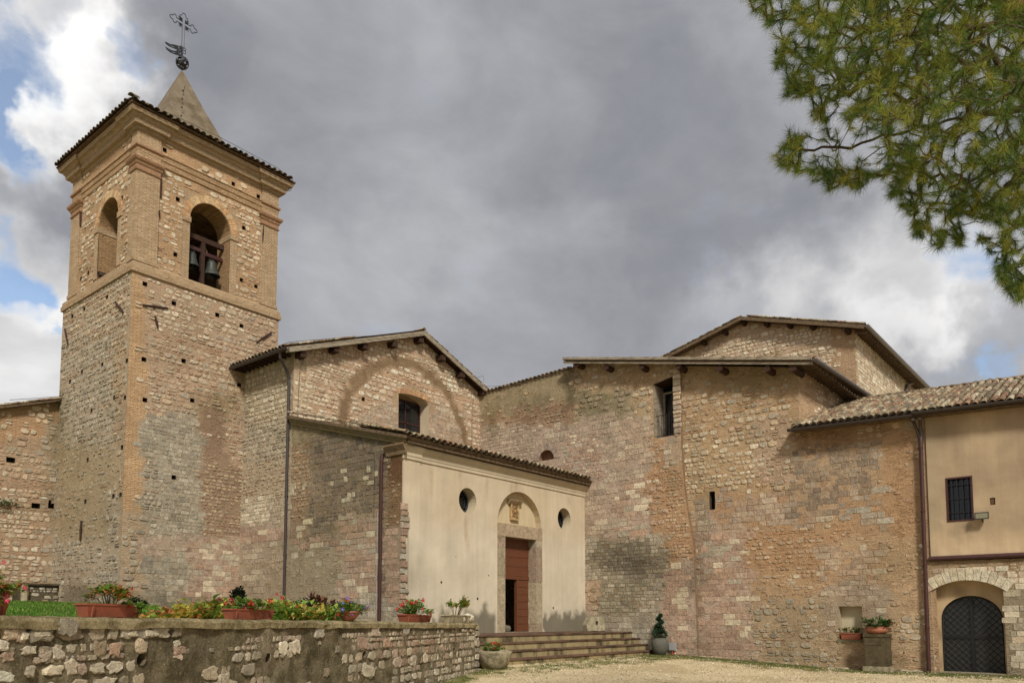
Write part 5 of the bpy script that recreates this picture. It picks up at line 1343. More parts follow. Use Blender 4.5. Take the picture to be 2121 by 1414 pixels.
# ================================================================== UPPER BUILDING behind
def upper():
    root = thing('upper_church_block', (33.2, 13, 9), 'higher pale stone gabled block rising behind the shed roof', 'stone building')
    M = Masonry(root); X = 33.2; g = FX(X); Y0 = 9.05; s_ = FY(Y0)
    ap = hx(1535, 655, 32.75); ev = hx(1790, 672, 32.75); lf = hx(1375, 738, 32.75)
    sl = (ap.z-ev.z)/(ap.y-ev.y); sl2 = (ap.z-lf.z)/(lf.y-ap.y)
    zc = ap.z-.12+sl*(Y0-ap.y)
    z = zone_fn(zstyle('rub', 'light', .95, C(196, 168, 132), .05), [((1722, 600, 1780, 850), zstyle('rub', 'cream', .25, C(188, 152, 112), .3))])
    M.wall(g, [(Y0, 9.6), (21, 9.6), (21, ap.z-.1-sl2*(21-ap.y)), (ap.y, ap.z-.12), (Y0, zc)], [], z, seed=61)
    z2 = zone_fn(zstyle('ashS', 'light', .97, C(190, 160, 120), .0), [])
    M.wall(s_, rect(X, 44, 8.4, zc), [], z2, seed=62)
    mb = MB(); c = C(180, 150, 116); mb.add([(44, Y0, 3), (44, 21, 3), (44, Y0, zc), (44, 21, zc), (X, 21, 3), (X, 21, 12.6), (X, Y0, 3), (X, Y0, 9.6), (44, Y0, 8.4), (X, Y0, 8.4)], [(0, 1, 3, 2), (1, 4, 5, 3)], c); mb.build('rear_wall', 'mortar', root)
    ex = Vector((11.8, 0, 0)); ev = Vector((32.75, 8.55, ap.z+sl*(8.55-ap.y))); lf = Vector((32.75, 21.3, ap.z-sl2*(21.3-ap.y)))
    r = []
    for a in (ev, lf):
        mb = MB(); slab(mb, [a, a+ex, ap+ex, ap], .10); r.append(mb.build('roof', 'old_wood', root))
        mb = MB(); t = Vector((-.04, 0, -.17)); H = Vector((0, 0, .13)); w = Vector((.05, 0, 0))
        mb.add([a+t, ap+t, ap+t+H, a+t+H, a+t+w, ap+t+w, ap+t+H+w, a+t+H+w], [(0, 1, 2, 3), (7, 6, 5, 4), (0, 4, 5, 1), (1, 5, 6, 2), (2, 6, 7, 3), (3, 7, 4, 0)]); mb.build('barge_board', 'old_wood', root)
    rng = random.Random(3)
    for a, rr in ((ev, r[0]), (lf, r[1])):
        up = (ap-a); L = up.length; up.normalize(); nn = Vector((0, -up.z, abs(up.y))) if up.y > 0 else Vector((0, up.z, abs(up.y)))
        for i in range(int(L/.385)): put_tile(rr, a+up*(.385*i)+Vector((.1, 0, .04)), up, nn, 1.15, rng, dark=.8)
    up = (ap-ev).normalized(); nn = Vector((0, -up.z, up.y))
    for i in range(44): put_tile(r[0], ev+ex*((i+.5)/44)+nn*.04, up, nn, 1.1, rng, dark=.8)
    for (x, y) in ((1456, 706), (1500, 684), (1538, 664), (1586, 667), (1634, 670), (1682, 673), (1754, 681)):
        p = hx(x, y+3, 32.9); log(root, p, Vector((33.4, p.y, p.z)), .11)
    for i in range(34):
        p = ev+Vector((.5+11*i/34, .05, -.1)); MB().add([p+Vector(v) for v in ((0, 0, -.13), (.09, 0, -.13), (.09, 0, -.02), (0, 0, -.02), (0, .6, .03), (.09, .6, .03), (.09, .6, .12), (0, .6, .12))], [(0, 1, 2, 3), (7, 6, 5, 4), (0, 4, 5, 1), (1, 5, 6, 2), (2, 6, 7, 3), (3, 7, 4, 0)]).build('rafter', 'old_wood', root)
    gutter(root, ev+Vector((-.05, -.08, -.02)), ev+ex+Vector((0, -.08, -.02)), .095, 'grey_gutter')
    q = [hy(x, y, 8.62) for x, y in ((1900, 783),)]+[hy(1893, 792, 8.8), hy(1880, 797, 8.97), hy(1877, 806, 8.97), hy(1877, 830, 8.97)]
    MB().tube(q, .06, 8).build('drainpipe', 'grey_gutter', root)
    M.finish()
upper()

# ================================================================== PLASTERED HOUSE (right)
HX = 27.54
def house():
    root = thing('plastered_house', (27.6, 3.5, 0), 'ochre plastered house with mossy tiled roof over a stone ground floor and arched metal gate', 'house')
    M = Masonry(root); f = FX(HX); YE = 1.2
    w0 = hx(1958, 990, HX); w1 = hx(2018, 1077, HX); win = rect(w1.y, w0.y, w1.z, w0.z)
    pt = hx(2056, 1037, HX); patch = rect(pt.y-.07, pt.y+.07, pt.z-.12, pt.z+.10)
    def pc(s, z):
        c = C(182, 154, 114); c = lerp(c, C(158, 132, 98), max(0, min(1, .35+nz(s*.9, z*.9, 4)*1.1+.4*nz(s*3.1, z*3.1, 6))))
        c = lerp(c, C(168, 138, 96), sst(7.3, 8.2, z)*.5)
        c = lerp(c, C(216, 184, 136), sst(4.6, 3.6, z)*.6)
        t = sst(.35, .05, abs(z-4.45+.2*nz(s*3, 2)))*sst(.5, .1, abs(s-4.55))*max(0, .6+nz(s*6, z*3)); c = lerp(c, C(140, 120, 88), t*.5)
        t = sst(.2, .5, nz(s*9, z*.4, 3))*sst(3.9, 4.7, z)*sst(4.75, 4.65, z)*sst(.5, .3, abs(s-4.59)); c = lerp(c, C(120, 92, 66), t*.6)
        t = sst(.5, .0, s*0+5.45-s)*.5*max(0, .7+nz(s*3, z*1.3, 9)); c = lerp(c, C(166, 150, 112), t)
        c = mul(c, 1-.10*max(0, nz(s*2.3, z*2.3, 1)))
        return c, 0
    sheet('upper_wall', f, [(YE, 3.6), (5.46, 3.6), (5.46, 8.2), (YE, 8.0)], [win, patch], pc, 'plaster', root, .14, .012)
    mb = MB(); mb.add([f.P(a, b, -.03) for a, b in rect(pt.y-.12, pt.y+.12, pt.z-.17, pt.z+.15)], [(0, 1, 2, 3)], C(110, 84, 58)); mb.build('broken_patch', 'mortar', root)
    mb = MB(); mb.add([f.P(5.46, 3.6, 0), f.P(5.46, 8.2, 0), f.P(5.46, 8.2, -.06), f.P(5.46, 3.6, -.06)], [(0, 1, 2, 3)], C(180, 148, 104)); mb.build('plaster_edge', 'plaster', root)
    # ground floor stone with the gate
    gL = hx(1932, 1300, HX).y; gR = hx(2082, 1300, HX).y; zs = hx(1933, 1222, HX).z; zcn = hx(2008, 1200, HX).z
    gate = arch(gR, gL, 0.0, zs, zcn-zs, 14)
    zf = zone_fn(zstyle('rub', 'cream', .85, C(172, 142, 106), .1), [((2070, 1190, 2130, 1400), zstyle('ash', 'cream', .96, C(150, 136, 106), 0, .95)), ((1900, 1150, 2130, 1174), zstyle('rub', 'cream', .4, C(150, 122, 84), 0)),
        ((1900, 1172, 2130, 1200), zstyle('ash', 'light', .9, C(172, 146, 110), 0)),
        (lambda s, z: s > gL, zstyle('rub', 'cream', .75, C(180, 148, 108), .1))])
    M.wall(f, [(YE, -.3), (5.6, -.3), (5.6, 3.5), (YE, 3.46)], [gate], zf, seed=71)
    gc = (gL+gR)/2; hw = (gL-gR)/2; rise = zcn-zs; Rr = (hw*hw+rise*rise)/(2*rise); a0 = math.asin(hw/Rr)
    voussoirs(f, gc, zcn-Rr, Rr-.01, Rr+.34, math.pi/2-a0*1.12, math.pi/2+a0*1.12, 12, -.2, .03, root, [C(206, 194, 164), C(196, 182, 150), C(188, 160, 142), C(210, 200, 172)], jit=.03)
    dp = -.38
    mb = MB(); frev(mb, f, gate, .0, dp, C(186, 160, 116)); mb.build('gate_reveal', 'plaster', root)
    iL = hx(1950, 1300, HX-dp).y; iR = hx(2079, 1300, HX-dp).y; izs = hx(1950, 1282, HX-dp).z; izc = hx(2012, 1233, HX-dp).z
    inner = arch(iR, iL, -.02, izs, izc-izs, 20)
    sheet('gate_surround', f, [(gR-.05, -.1), (gL+.05, -.1), (gL+.05, zcn+.1), (gR-.05, zcn+.1)], [inner], lambda s, z: (lerp(C(190, 160, 112), C(150, 124, 88), max(0, min(1, .3+nz(s*2, z*2)))), 0), 'plaster', root, .12, .01, dp)
    mb = MB(); frev(mb, f, inner, dp, dp-.15, C(160, 134, 98)); mb.build('gate_reveal', 'plaster', root)
    gp = MB(); fprism(gp, f, inner, dp-.16, dp-.12); G = gp.build('gate', 'gate_panel', root, label='dark arched double gate with a diamond lattice')
    mb = MB(); mb.tube([f.P(a, b, dp-.09) for a, b in arch(iR+.03, iL-.03, 0.02, izs, izc-izs-.03, 20)], .03, 6, closed=True); mb.build('gate_frame', 'gate_metal', G)
    ic = (iL+iR)/2; mb = MB(); fbox(mb, f, ic-.045, ic+.045, .02, izc-.03, dp-.11, dp-.06); mb.build('gate_stile', 'gate_metal', G)
    mb = MB(); fbox(mb, f, iR+.03, iL-.03, 1.08, 1.16, dp-.112, dp-.065); mb.build('gate_rail', 'gate_metal', G)
    def clipseg(p, q):
        N = 40; ins = [inpoly((p[0]+(q[0]-p[0])*k/N, p[1]+(q[1]-p[1])*k/N), inner) for k in range(N+1)]
        if True not in ins: return None
        i0 = ins.index(True); i1 = N-ins[::-1].index(True)
        return None if i1-i0 < 2 else [(p[0]+(q[0]-p[0])*k/N, p[1]+(q[1]-p[1])*k/N) for k in (i0, i1)]
    H = 2.9
    for k in range(-14, 30):
        for sgn in (1, -1):
            a = (iR+k*.2, 0) if sgn > 0 else (iR+k*.2-1.2, 0)
            b = (a[0]+sgn*H, H); sg = clipseg(a, b) if sgn > 0 else clipseg((a[0]+1.2, 0), (a[0]+1.2-H, H))
            if sg: mb = MB(); mb.tube([f.P(*sg[0], dp-.085), f.P(*sg[1], dp-.085)], .0065, 4); mb.build('lattice_bar', 'gate_metal', G)
    mb = MB(); fbox(mb, f, gR-.05, gL+.02, -.02, .045, dp-.1, .12, C(150, 138, 112)); mb.build('gate_sill', 'stone', root)
    # rail / flashing between the storeys
    mb = MB(); fsweep(mb, f, [(-.02, 3.52), (.10, 3.50), (.14, 3.56), (.10, 3.64), (-.02, 3.66)], YE, 5.5); mb.build('string_flashing', 'rust_paint', root)
    # window with bars
    wf = MB(); D = -.10
    for s0, s1, z0, z1 in ((w1.y, w1.y+.05, w1.z, w0.z), (w0.y-.05, w0.y, w1.z, w0.z), (w1.y+.05, w0.y-.05, w1.z, w1.z+.05), (w1.y+.05, w0.y-.05, w0.z-.05, w0.z)): fbox(wf, f, s0, s1, z0, z1, D-.05, .015)
    wn = wf.build('window', 'rust_paint', root)
    mb = MB(); fbox(mb, f, w1.y+.05, w0.y-.05, w1.z+.05, w0.z-.05, D-.12, D-.09); mb.build('pane', 'window_glass', wn)
    for i in range(1, 5): s = w1.y+(w0.y-w1.y)*i/5; mb = MB(); mb.tube([f.P(s, w1.z+.03, -.03), f.P(s, w0.z-.03, -.03)], .013, 6); mb.build('window_bar', 'dark_metal', wn)
    for i in range(1, 4): z = w1.z+(w0.z-w1.z)*(i-.35)/3.2; mb = MB(); mb.tube([f.P(w1.y+.03, z, -.05), f.P(w0.y-.03, z, -.05)], .013, 6); mb.build('window_bar', 'dark_metal', wn)
    # roof: lower edge over the yard, rising inland
    z0 = hx(1652, 886, 27.2); A = Vector((27.12, 9.62, hx(1650, 884, 27.12).z)); B = Vector((27.12, YE-.3, 0)); g3 = hx(2121, 828, 27.12); B.z = A.z+(g3.z-A.z)*(A.y-B.y)/(A.y-g3.y)
    t1 = hy(1753, 834, 9.47); t2 = hx(2121, 792, 30.6)
    U1 = Vector((t1.x, 9.45, t1.z)); U2 = Vector((30.6, B.y, t2.z+.02))
    U1 = Vector((max(29.2, U1.x), 9.45, U1.z))
    e = (B-A).normalized(); n = e.cross((U2+U1)/2-(A+B)/2).normalized(); n = n if n.z > 0 else -n
    up = n.cross(e).normalized(); up = up if up.x > 0 else -up
    mb = MB(); slab(mb, [A, B, U2, U1], .06); r = mb.build('roof', 'old_wood', root)
    print('roof', A, B, U1, U2, up)
    L = (B-A).length; pitch = .225; nc = int(L/pitch); rng = random.Random(44); ntile = 0; rest = []
    for i in range(nc):
        t = (i+.5)/nc; p0 = A.lerp(B, t); p1 = U1.lerp(U2, t); d = (p1-p0); Ls = d.length; d.normalize()
        yoff = .05*nz(i*.3, 2, 1)
        for k in range(int(Ls/.36)+1):
            p = p0+d*(.36*k-.03+rng.uniform(-.02, .02))+n*(.05+.01*rng.random()+.02*nz(i*.2, k*.5, 4))
            x, y, dd = proj(p)
            rest.append((-dd if -20 < x < 2160 else -99, p, d))
    rest.sort(key=lambda q: -q[0])
    for k, p, d in rest[:300]: put_tile(r, p, d+n*.06, n, 1.12, rng)
    mb = MB()
    for _, p, d in rest[300:]:
        y = n.cross(d).normalized(); nn2 = d.cross(y)
        vs = [p+d*v.co.x*1.12+y*v.co.y*1.12+nn2*v.co.z*1.12 for v in TILE.vertices]; mb.add(vs, [tuple(q.vertices) for q in TILE.polygons], mul(rng.choice(TCOL), rng.uniform(.85, 1.15)))
    if mb.v: mb.build('far_roof_tiles', 'loose_tile', r, kind='stuff', smooth=True)
    mb = MB(); m = nc*4+1
    for rr in range(2):
        for i in range(m):
            t = i/(m-1); p = (A.lerp(B, t) if rr == 0 else U1.lerp(U2, t)); dz = (.0, .035, .055, .035)[(i+2) % 4]
            dz = (.05, .02, -.005, .02)[(i+2) % 4]
            mb.v.append(tuple(p+n*dz+(Vector((-.05, 0, -.01)) if rr == 0 else Vector((0, 0, 0))))); mb.c.append((1, 1, 1))
    mb.f = [(i, i+1, m+i+1, m+i) for i in range(m-1)]; mb.build('under_tiles', 'roof_tile', r, kind='stuff', obcol=C(84, 68, 50))
    for i in range(22):
        t = (i+.3)/22; put_tile(r, U1.lerp(U2, t)+Vector((0, 0, .06)), U2-U1, (0, 0, 1), 1.35, rng, dark=.9)
    # back slope and body
    mb = MB(); c = C(180, 150, 110); slab(mb, [U1, U2, U2+Vector((3.2, 0, -1.0)), U1+Vector((3.2, 0, -.8))], .06); mb.build('rear_roof', 'old_wood', root)
    mb = MB(); mb.add([(HX, YE, -.3), (33.5, YE, -.3), (33.5, 9.4, -.3), (HX, YE, 8.0), (33.5, YE, 8.3), (33.5, 9.4, 8.3), (30.6, YE, U2.z-.1)], [(0, 1, 4, 6, 3), (1, 2, 5, 4)], c); mb.build('rear_wall', 'mortar', root)
    # eave shade boards
    mb = MB(); a = A+Vector((.06, 0, -.08)); b = B+Vector((.06, 0, -.08)); w = Vector((.5, 0, .02)); k = Vector((0, 0, -.04))
    mb.add([a, b, b+w, a+w, a+k, b+k, b+w+k, a+w+k], [(0, 1, 2, 3), (7, 6, 5, 4), (0, 4, 5, 1), (1, 5, 6, 2), (2, 6, 7, 3), (3, 7, 4, 0)]); mb.build('eave_board', 'old_wood', root)
    gm = A.lerp(B, (A.y-5.72)/(A.y-B.y))
    gutter(root, A+Vector((-.09, .08, -.06)), gm+Vector((-.09, 0, -.06)), .09); gutter(root, gm+Vector((-.09, 0, .01)), B+Vector((-.09, 0, .01)), .09)
    # forked downpipe
    X = HX-.09; q = lambda x, y, X_=X: hx(x, y, X_)
    dpn = MB(); dpn.tube([q(1906, 905), q(1908, 935), q(1908.5, 960), q(1924, 1388)], .062, 9); D_ = dpn.build('drainpipe', 'rust_paint', root, label='rust brown forked drainpipe at the corner of the plastered house')
    MB().tube([q(1891, 868, 27.05), q(1893, 876, 27.3), q(1904, 903), q(1907, 915)], [.05, .05, .055, .06], 8).build('pipe_branch', 'gutter_metal', D_)
    MB().tube([q(1905, 866, 27.05), q(1906, 880, 27.3), q(1907.5, 903), q(1907.5, 915)], [.05, .05, .055, .06], 8).build('pipe_branch', 'gutter_metal', D_)
    for y in (930, 1060, 1200, 1300): p = q(1907+(y-930)*.0365, y); MB().tube([p, p+Vector((0, 0, .05))], .078, 9).build('pipe_collar', 'rust_paint', D_)
    # floodlight
    fl = thing('floodlight', hx(2034, 1068, HX-.15), 'small black floodlight beside the barred window on the ochre wall', 'floodlight')
    p = fl.location.copy(); fp = MB(); y0, y1, zt, zb = p.y-.19, p.y+.19, p.z+.11, p.z-.11
    fp.add([(p.x-.06, y0, zt), (p.x-.06, y1, zt), (p.x-.10, y1, zb), (p.x-.10, y0, zb), (p.x+.06, y0+.05, zt-.02), (p.x+.06, y1-.05, zt-.02), (p.x+.04, y1-.05, zb+.03), (p.x+.04, y0+.05, zb+.03)], [(0, 1, 2, 3), (7, 6, 5, 4), (0, 4, 5, 1), (1, 5, 6, 2), (2, 6, 7, 3), (3, 7, 4, 0)])
    fp.build('housing', 'dark_metal', fl)
    MB().add([(p.x-.066, y0+.03, zt-.03), (p.x-.066, y1-.03, zt-.03), (p.x-.102, y1-.03, zb+.03), (p.x-.102, y0+.03, zb+.03), (p.x-.06, y0+.03, zt-.03), (p.x-.06, y1-.03, zt-.03), (p.x-.09, y1-.03, zb+.03), (p.x-.09, y0+.03, zb+.03)], [(0, 1, 2, 3), (0, 4, 5, 1), (1, 5, 6, 2), (2, 6, 7, 3), (3, 7, 4, 0)]).build('lamp_glass', 'lamp_glass', fl)
    MB().tube([(p.x+.04, p.y, p.z-.05), (p.x+.1, p.y, p.z-.16), (HX+.01, p.y, p.z-.16)], .02, 6).build('bracket', 'dark_metal', fl)
    M.finish()
house()

# ================================================================== LEFT WING + ruined bench wall
def left_wing():
    root = thing('left_stone_wing', (9, 33.9, 2), 'lower rubble stone wing left of the bell tower with a sloping tiled verge', 'stone building')
    M = Masonry(root); f = FY(33.9); X0 = 4.5
    a = hy(0, 838, 33.6); b = hy(135, 822, 33.6); sl = (b.z-a.z)/(b.x-a.x)
    T = lambda x: a.z+sl*(x-a.x)
    zf = zone_fn(zstyle('rub', 'cream', .82, C(184, 148, 112), .15), [((-300, 800, 160, 960), zstyle('rubL', 'cream', .3, C(198, 156, 114), .85)), ((-300, 905, 100, 1000), zstyle('rub', 'mixed', .6, MO, .5)),
        ((90, 870, 140, 1250), zstyle('rub', 'grey', .6, C(176, 150, 116), .1))])
    ph = putlogs(f, [(22, 952), (74, 1047), (108, 1047)], 'y', .30, .20)+[rect(12.2, 12.3, 6.2, 6.4)]
    M.wall(f, [(X0, 1.6), (12.5, 1.6), (12.5, T(12.5)-.14), (X0, T(X0)-.14)], ph, zf, seed=81)
    putlog_linings(f, ph, root)
    mb = MB(); c = C(170, 140, 108); mb.add([(X0, 33.9, 1.6), (X0, 40, 1.6), (12.5, 40, 1.6), (X0, 33.9, T(X0)-.1), (X0, 40, T(X0)-.1), (12.5, 40, T(12.5)-.1)], [(0, 1, 4, 3), (1, 2, 5, 4)], c); mb.build('rear_wall', 'mortar', root)
    p0 = Vector((X0-.4, 33.6, T(X0-.4)-.05)); p1 = Vector((12.5, 33.6, T(12.5)-.05)); mb = MB(); slab(mb, [p0, p1, p1+Vector((0, 6.6, 0)), p0+Vector((0, 6.6, 0))], .08); r = mb.build('roof', 'old_wood', root)
    up = (p1-p0); L = up.length; up.normalize(); nn = Vector((-up.z, 0, up.x)); rng = random.Random(2)
    for i in range(int(L/.42)):
        for k in range(2): put_tile(r, p0+up*(.42*i)+Vector((0, .08+.25*k, .02)), up, nn, 1.15, rng, dark=1.)
    mb = MB(); mb.tube([hy(20, 828, 33.5), hy(80, 824, 33.5), hy(133, 820, 33.5)], .01, 4); mb.build('lightning_wire', 'wire', root)
    # plant growing from the wall
    mb = MB(); rng = random.Random(4); q = hy(8, 1042, 33.85)
    for _ in range(160):
        p = q+Vector((rng.gauss(0, .3), -abs(rng.gauss(0, .1)), rng.gauss(0, .09))); v = Vector((rng.uniform(-1, 1), rng.uniform(-1, 0), rng.uniform(-.6, .6)))*.09; u = Vector((rng.uniform(-1, 1), rng.uniform(-1, 1), rng.uniform(-1, 1)))*.04
        mb.add([p, p+v*.5+u, p+v, p+v*.5-u], [(0, 1, 2, 3)], mul(C(74, 84, 40), rng.uniform(.5, 1.3)))
    mb.build('wall_fern', 'leaf', root, kind='stuff')
    M.finish()
    # ruined wall piece at its foot
    rt = thing('ruined_wall_stub', (11.3, 33.0, 2.1), 'low mossy ruined wall stub with two upright stone posts on the lawn', 'ruined wall')
    M = Masonry(rt); f2 = FY(33.05)
    x0 = hy(42, 1235, 33.05).x; x1 = 12.42; zt = hy(100, 1212, 33.05).z
    zf = zone_fn(zstyle('rub', 'grey', .8, C(110, 98, 72), 0), [((0, 1180, 400, 1232), zstyle('rubS', 'grey', .8, C(96, 86, 62), 0))])
    M.wall(f2, rect(x0, x1, 1.5, zt), [], zf, seed=82, rough=.03)
    MB().box((x0-.05, 32.95, zt), (x1, 33.9, zt+.07)).build('ledge', 'mossy_stone', rt)
    MB().box((x0, 33.07, 1.5), (x0+.02, 33.9, zt)).build('end_wall', 'mossy_stone', rt)
    for x in (hy(51, 1235, 32.9).x, hy(131, 1220, 32.9).x): MB().tube([(x, 32.95, 1.7), (x+.01, 32.95, 2.5), (x, 32.95, zt+.02)], [.14, .13, .125], 9).build('post', 'rough_stone', rt)
    MB().box((x0-2.2, 33.0, zt-.5), (x0-.35, 33.88, zt-.32)).build('bench_slab', 'mossy_stone', rt)
    M.finish()
left_wing()

# ================================================================== LOW WALL in front
def low_wall():
    f = Face((L0.x, L0.y), (LU.x, LU.y), (LN.x, LN.y)); root = thing('low_stone_wall', (L0.x+LU.x*8, L0.y+LU.y*8, .1), 'low dark mortared rubble retaining wall carrying the flower boxes', 'stone wall')
    M = Masonry(root); S0 = -5.; S1 = LEND
    MDk = C(146, 132, 98); LW = lambda k, p, q, m, t=1.: zstyle(k, p, q, m, -1, t)
    dark = lambda x, y: nz(x*.008+3, y*.014, 5)
    def zf(x, y, s, z):
        n = nz(s*.55, z*1.6, 5)+.5*nz(s*1.7, z*3.1, 2)
        if z > ltop(s)-.12: return LW('rubS', 'low', .12, C(150, 134, 96))
        if x > 955: return LW('rag', 'low', .80, C(150, 136, 104))
        if 770 < x < 950 and 1310 < y < 1370: return LW('rag', 'pinkmix', .9, C(150, 134, 104))
        if x < 150 and y < 1330: return LW('rag', 'low', .80, C(146, 132, 100))
        if n > .04: return LW('rag', 'low', .88, C(150, 134, 104))
        if n > -.14: return LW('rag', 'low', .42, MDk)
        return LW('rag', 'low', .13, MDk, .8)
    holes = []
    for x, y in ((290, 1365), (552, 1362), (753, 1355), (939, 1346)):
        # where the ray meets the wall plane
        r = ray(x, y); k = (L0.dot(LN))/Vector((r.x, r.y)).dot(LN); p = EY+r*k; s = (Vector((p.x, p.y))-L0).dot(LU)
        holes.append([(s+.085*math.cos(t)*(1+.25*nz(t, s)), p.z+.075*math.sin(t)*(1+.3*nz(t, s, 3))) for t in [2*math.pi*i/9 for i in range(9)]])
    N = 24
    topl = [(S1-(S1-S0)*i/N, ltop(S1-(S1-S0)*i/N)+.012*nz(i*1.3, 2)) for i in range(N+1)]
    w = M.wall(f, [(S0, -.3), (S1, -.3)]+topl, holes, zf, seed=91, step=.13, rough=.05, jog=4, mat='old_mortar')
    mb = MB()
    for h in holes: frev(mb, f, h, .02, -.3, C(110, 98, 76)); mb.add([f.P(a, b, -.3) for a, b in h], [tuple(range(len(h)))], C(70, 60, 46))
    mb.build('drain_hole', 'mortar', root, kind='stuff')
    # cap: uneven mortar bed, back and end
    mb = MB(); n = 160; T = .5; rng = random.Random(1)
    for i in range(n+1):
        s = S0+(S1-S0)*i/n; z = ltop(s)
        for o_, dz in ((.045, -.10), (.05, -.02), (.01, .02), (-T*.5, .03), (-T, .02), (-T-.02, -.4)):
            mb.v.append(tuple(f.P(s, z+dz+.022*nz(s*2.5, o_*9)+.01*nz(s*11, o_*5), o_+.035*nz(s*3, dz*9, 3)))); mb.c.append(C(176, 158, 116))
    mb.f = [(i*6+k, i*6+k+1, (i+1)*6+k+1, (i+1)*6+k) for i in range(n) for k in range(5)]
    mb.build('wall_cap', 'old_mortar', root)
    # white lime spill
    r = ray(132, 1295); k = (L0.dot(LN))/Vector((r.x, r.y)).dot(LN); p = EY+r*k; s = (Vector((p.x, p.y))-L0).dot(LU)
    sp = [(s+(.13+.05*nz(t*1.7, 3))*math.cos(t), ltop(s)-.08+(.09+.05*nz(t*2.3, 8))*math.sin(t)) for t in [2*math.pi*i/18 for i in range(18)]]
    mb = MB(); fprism(mb, f, sp, .02, .062, C(160, 150, 128)); mb.build('lime_spill', 'stone', root)
    e = Face((f.P(S1, 0).x, f.P(S1, 0).y), (-LN.x, -LN.y), (LU.x, LU.y))
    ze = zone_fn(zstyle('rub', 'low', .85, C(140, 126, 96), 0), [])
    M.wall(e, rect(0, .55, -.3, ltop(S1)), [], ze, seed=92, step=.15)
    # corner blocks
    rng = random.Random(31); z = .2
    while z < 1.45:
        h = rng.uniform(.14, .3); h = min(h, 1.52-z); M.stone(f, S1-.17, z+h/2, rng.uniform(.28, .42), h-.02, 5, .06, rand_pal('grey', rng), root, rng); z += h
    # single big stones seen in the picture
    for x, y, ww, hh, pal in ((20, 1313, .22, .16, 'cream'), (48, 1316, .12, .11, 'cream'), (80, 1301, .22, .055, 'pinkgrey'), (84, 1313, .24, .065, 'cream'), (0, 1335, .16, .13, 'cream'), (204, 1343, .22, .20, 'tan'), (237, 1344, .19, .18, 'pinkmix'), (290, 1338, .2, .2, 'cream'),
                           (312, 1310, .3, .12, 'cream'), (272, 1311, .18, .09, 'cream'), (145, 1380, .2, .19, 'light'), (118, 1354, .17, .15, 'light'), (60, 1391, .15, .13, 'cream'), (110, 1387, .24, .12, 'pinkmix'), (93, 1358, .13, .13, 'pinkgrey'), (14, 1360, .16, .11, 'pinkmix'),
                           (371, 1346, .3, .13, 'pinkmix'), (365, 1362, .25, .12, 'light'), (462, 1406, .3, .2, 'cream'), (840, 1303, .42, .34, 'grey'), (775, 1305, .4, .36, 'pinkgrey'), (610, 1340, .35, .3, 'light'), (585, 1342, .3, .26, 'light'), (660, 1310, .4, .22, 'grey'), (750, 1330, .6, .38, 'pinkmix'), (800, 1332, .4, .2, 'pinkmix'),
                           (822, 1370, .5, .6, 'pinkgrey'), (855, 1368, .4, .4, 'cream'), (880, 1362, .35, .5, 'cream'), (762, 1390, .6, .28, 'cream'), (10, 1400, .2, .13, 'light')):
        r = ray(x, y); k = (L0.dot(LN))/Vector((r.x, r.y)).dot(LN); p = EY+r*k; s = (Vector((p.x, p.y))-L0).dot(LU)
        M.stone(f, s, p.z, ww, min(hh, .26), 5, .03, rand_pal(pal, rng), w, rng)
    M.finish(300)
low_wall()
def on_wall(x, back=.25):
    """point on top of the low wall at photo column x"""
    r = ray(x, 1285); o = L0-LN*back; k = (o.dot(LN))/Vector((r.x, r.y)).dot(LN); p = EY+r*k
    s = (Vector((p.x, p.y))-L0).dot(LU); return Vector((p.x, p.y, ltop(s)+.03)), p.to_2d().length
def wall_s(x, back=.25):
    p, _ = on_wall(x, back); return (p.to_2d()-L0).dot(LU)
def at_wall(s, back=.25, dz=0.):
    q = L0+LU*s-LN*back; return Vector((q.x, q.y, ltop(s)+.03+dz))

# ================================================================== PLANTS
def leafquad(mb, p, d, up, L, w, c):
    d = d.normalized(); s = d.cross(up)
    if s.length < 1e-3: s = d.cross(Vector((1, 0, 0)))
    s.normalize(); n = s.cross(d)
    a = p; b = p+d*L*.45+s*w+n*w*.35; e = p+d*L-n*L*.12; f = p+d*L*.45-s*w+n*w*.35; m = p+d*L*.5
    mb.add([a, b, e, f, m], [(0, 1, 4), (1, 2, 4), (2, 3, 4), (3, 0, 4)], c)
FLOWER = {}
def flower_mesh(kind, col, col2):
    k = (kind, col)
    if k in FLOWER: return FLOWER[k]
    mb = MB()
    if kind == 'trumpet':
        n = 5; r = .5; mb.add([(0, 0, -.9), (.08, 0, -.3), (-.04, .07, -.3), (-.04, -.07, -.3)], [(0, 1, 2), (0, 2, 3), (0, 3, 1)], col)
        for i in range(n):
            a = 2*math.pi*i/n; c_, s_ = math.cos, math.sin
            mb.add([(0, 0, -.25), (.42*c_(a-.45), .42*s_(a-.45), .02), (.62*c_(a), .62*s_(a), -.06), (.42*c_(a+.45), .42*s_(a+.45), .02)], [(0, 1, 2), (0, 2, 3)], col)
        mb.add([(.1*math.cos(a), .1*math.sin(a), -.12) for a in (0, 1.26, 2.51, 3.77, 5.03)], [(0, 1, 2, 3, 4)], col2)
    else:   # mophead: many small florets on a ball
        rng = random.Random(3)
        for i in range(46):
            z = 1-2*(i+.5)/46; t = i*2.4; r = math.sqrt(1-z*z); v = Vector((r*math.cos(t), r*math.sin(t), z))
            u = v.orthogonal().normalized(); w = v.cross(u); c = mul(col if i % 3 else col2, rng.uniform(.7, 1.2)); q = v*.5*rng.uniform(.85, 1.05)
            mb.add([q+u*.13, q+w*.13, q-u*.13, q-w*.13], [(0, 1, 2, 3)], c)
            mb.add([q, q*.2+u*.02, q*.2-u*.02], [(0, 1, 2)], c)
    o = mb.build('flower', 'leaf'); me = o.data; bpy.data.objects.remove(o); FLOWER[k] = me; return me
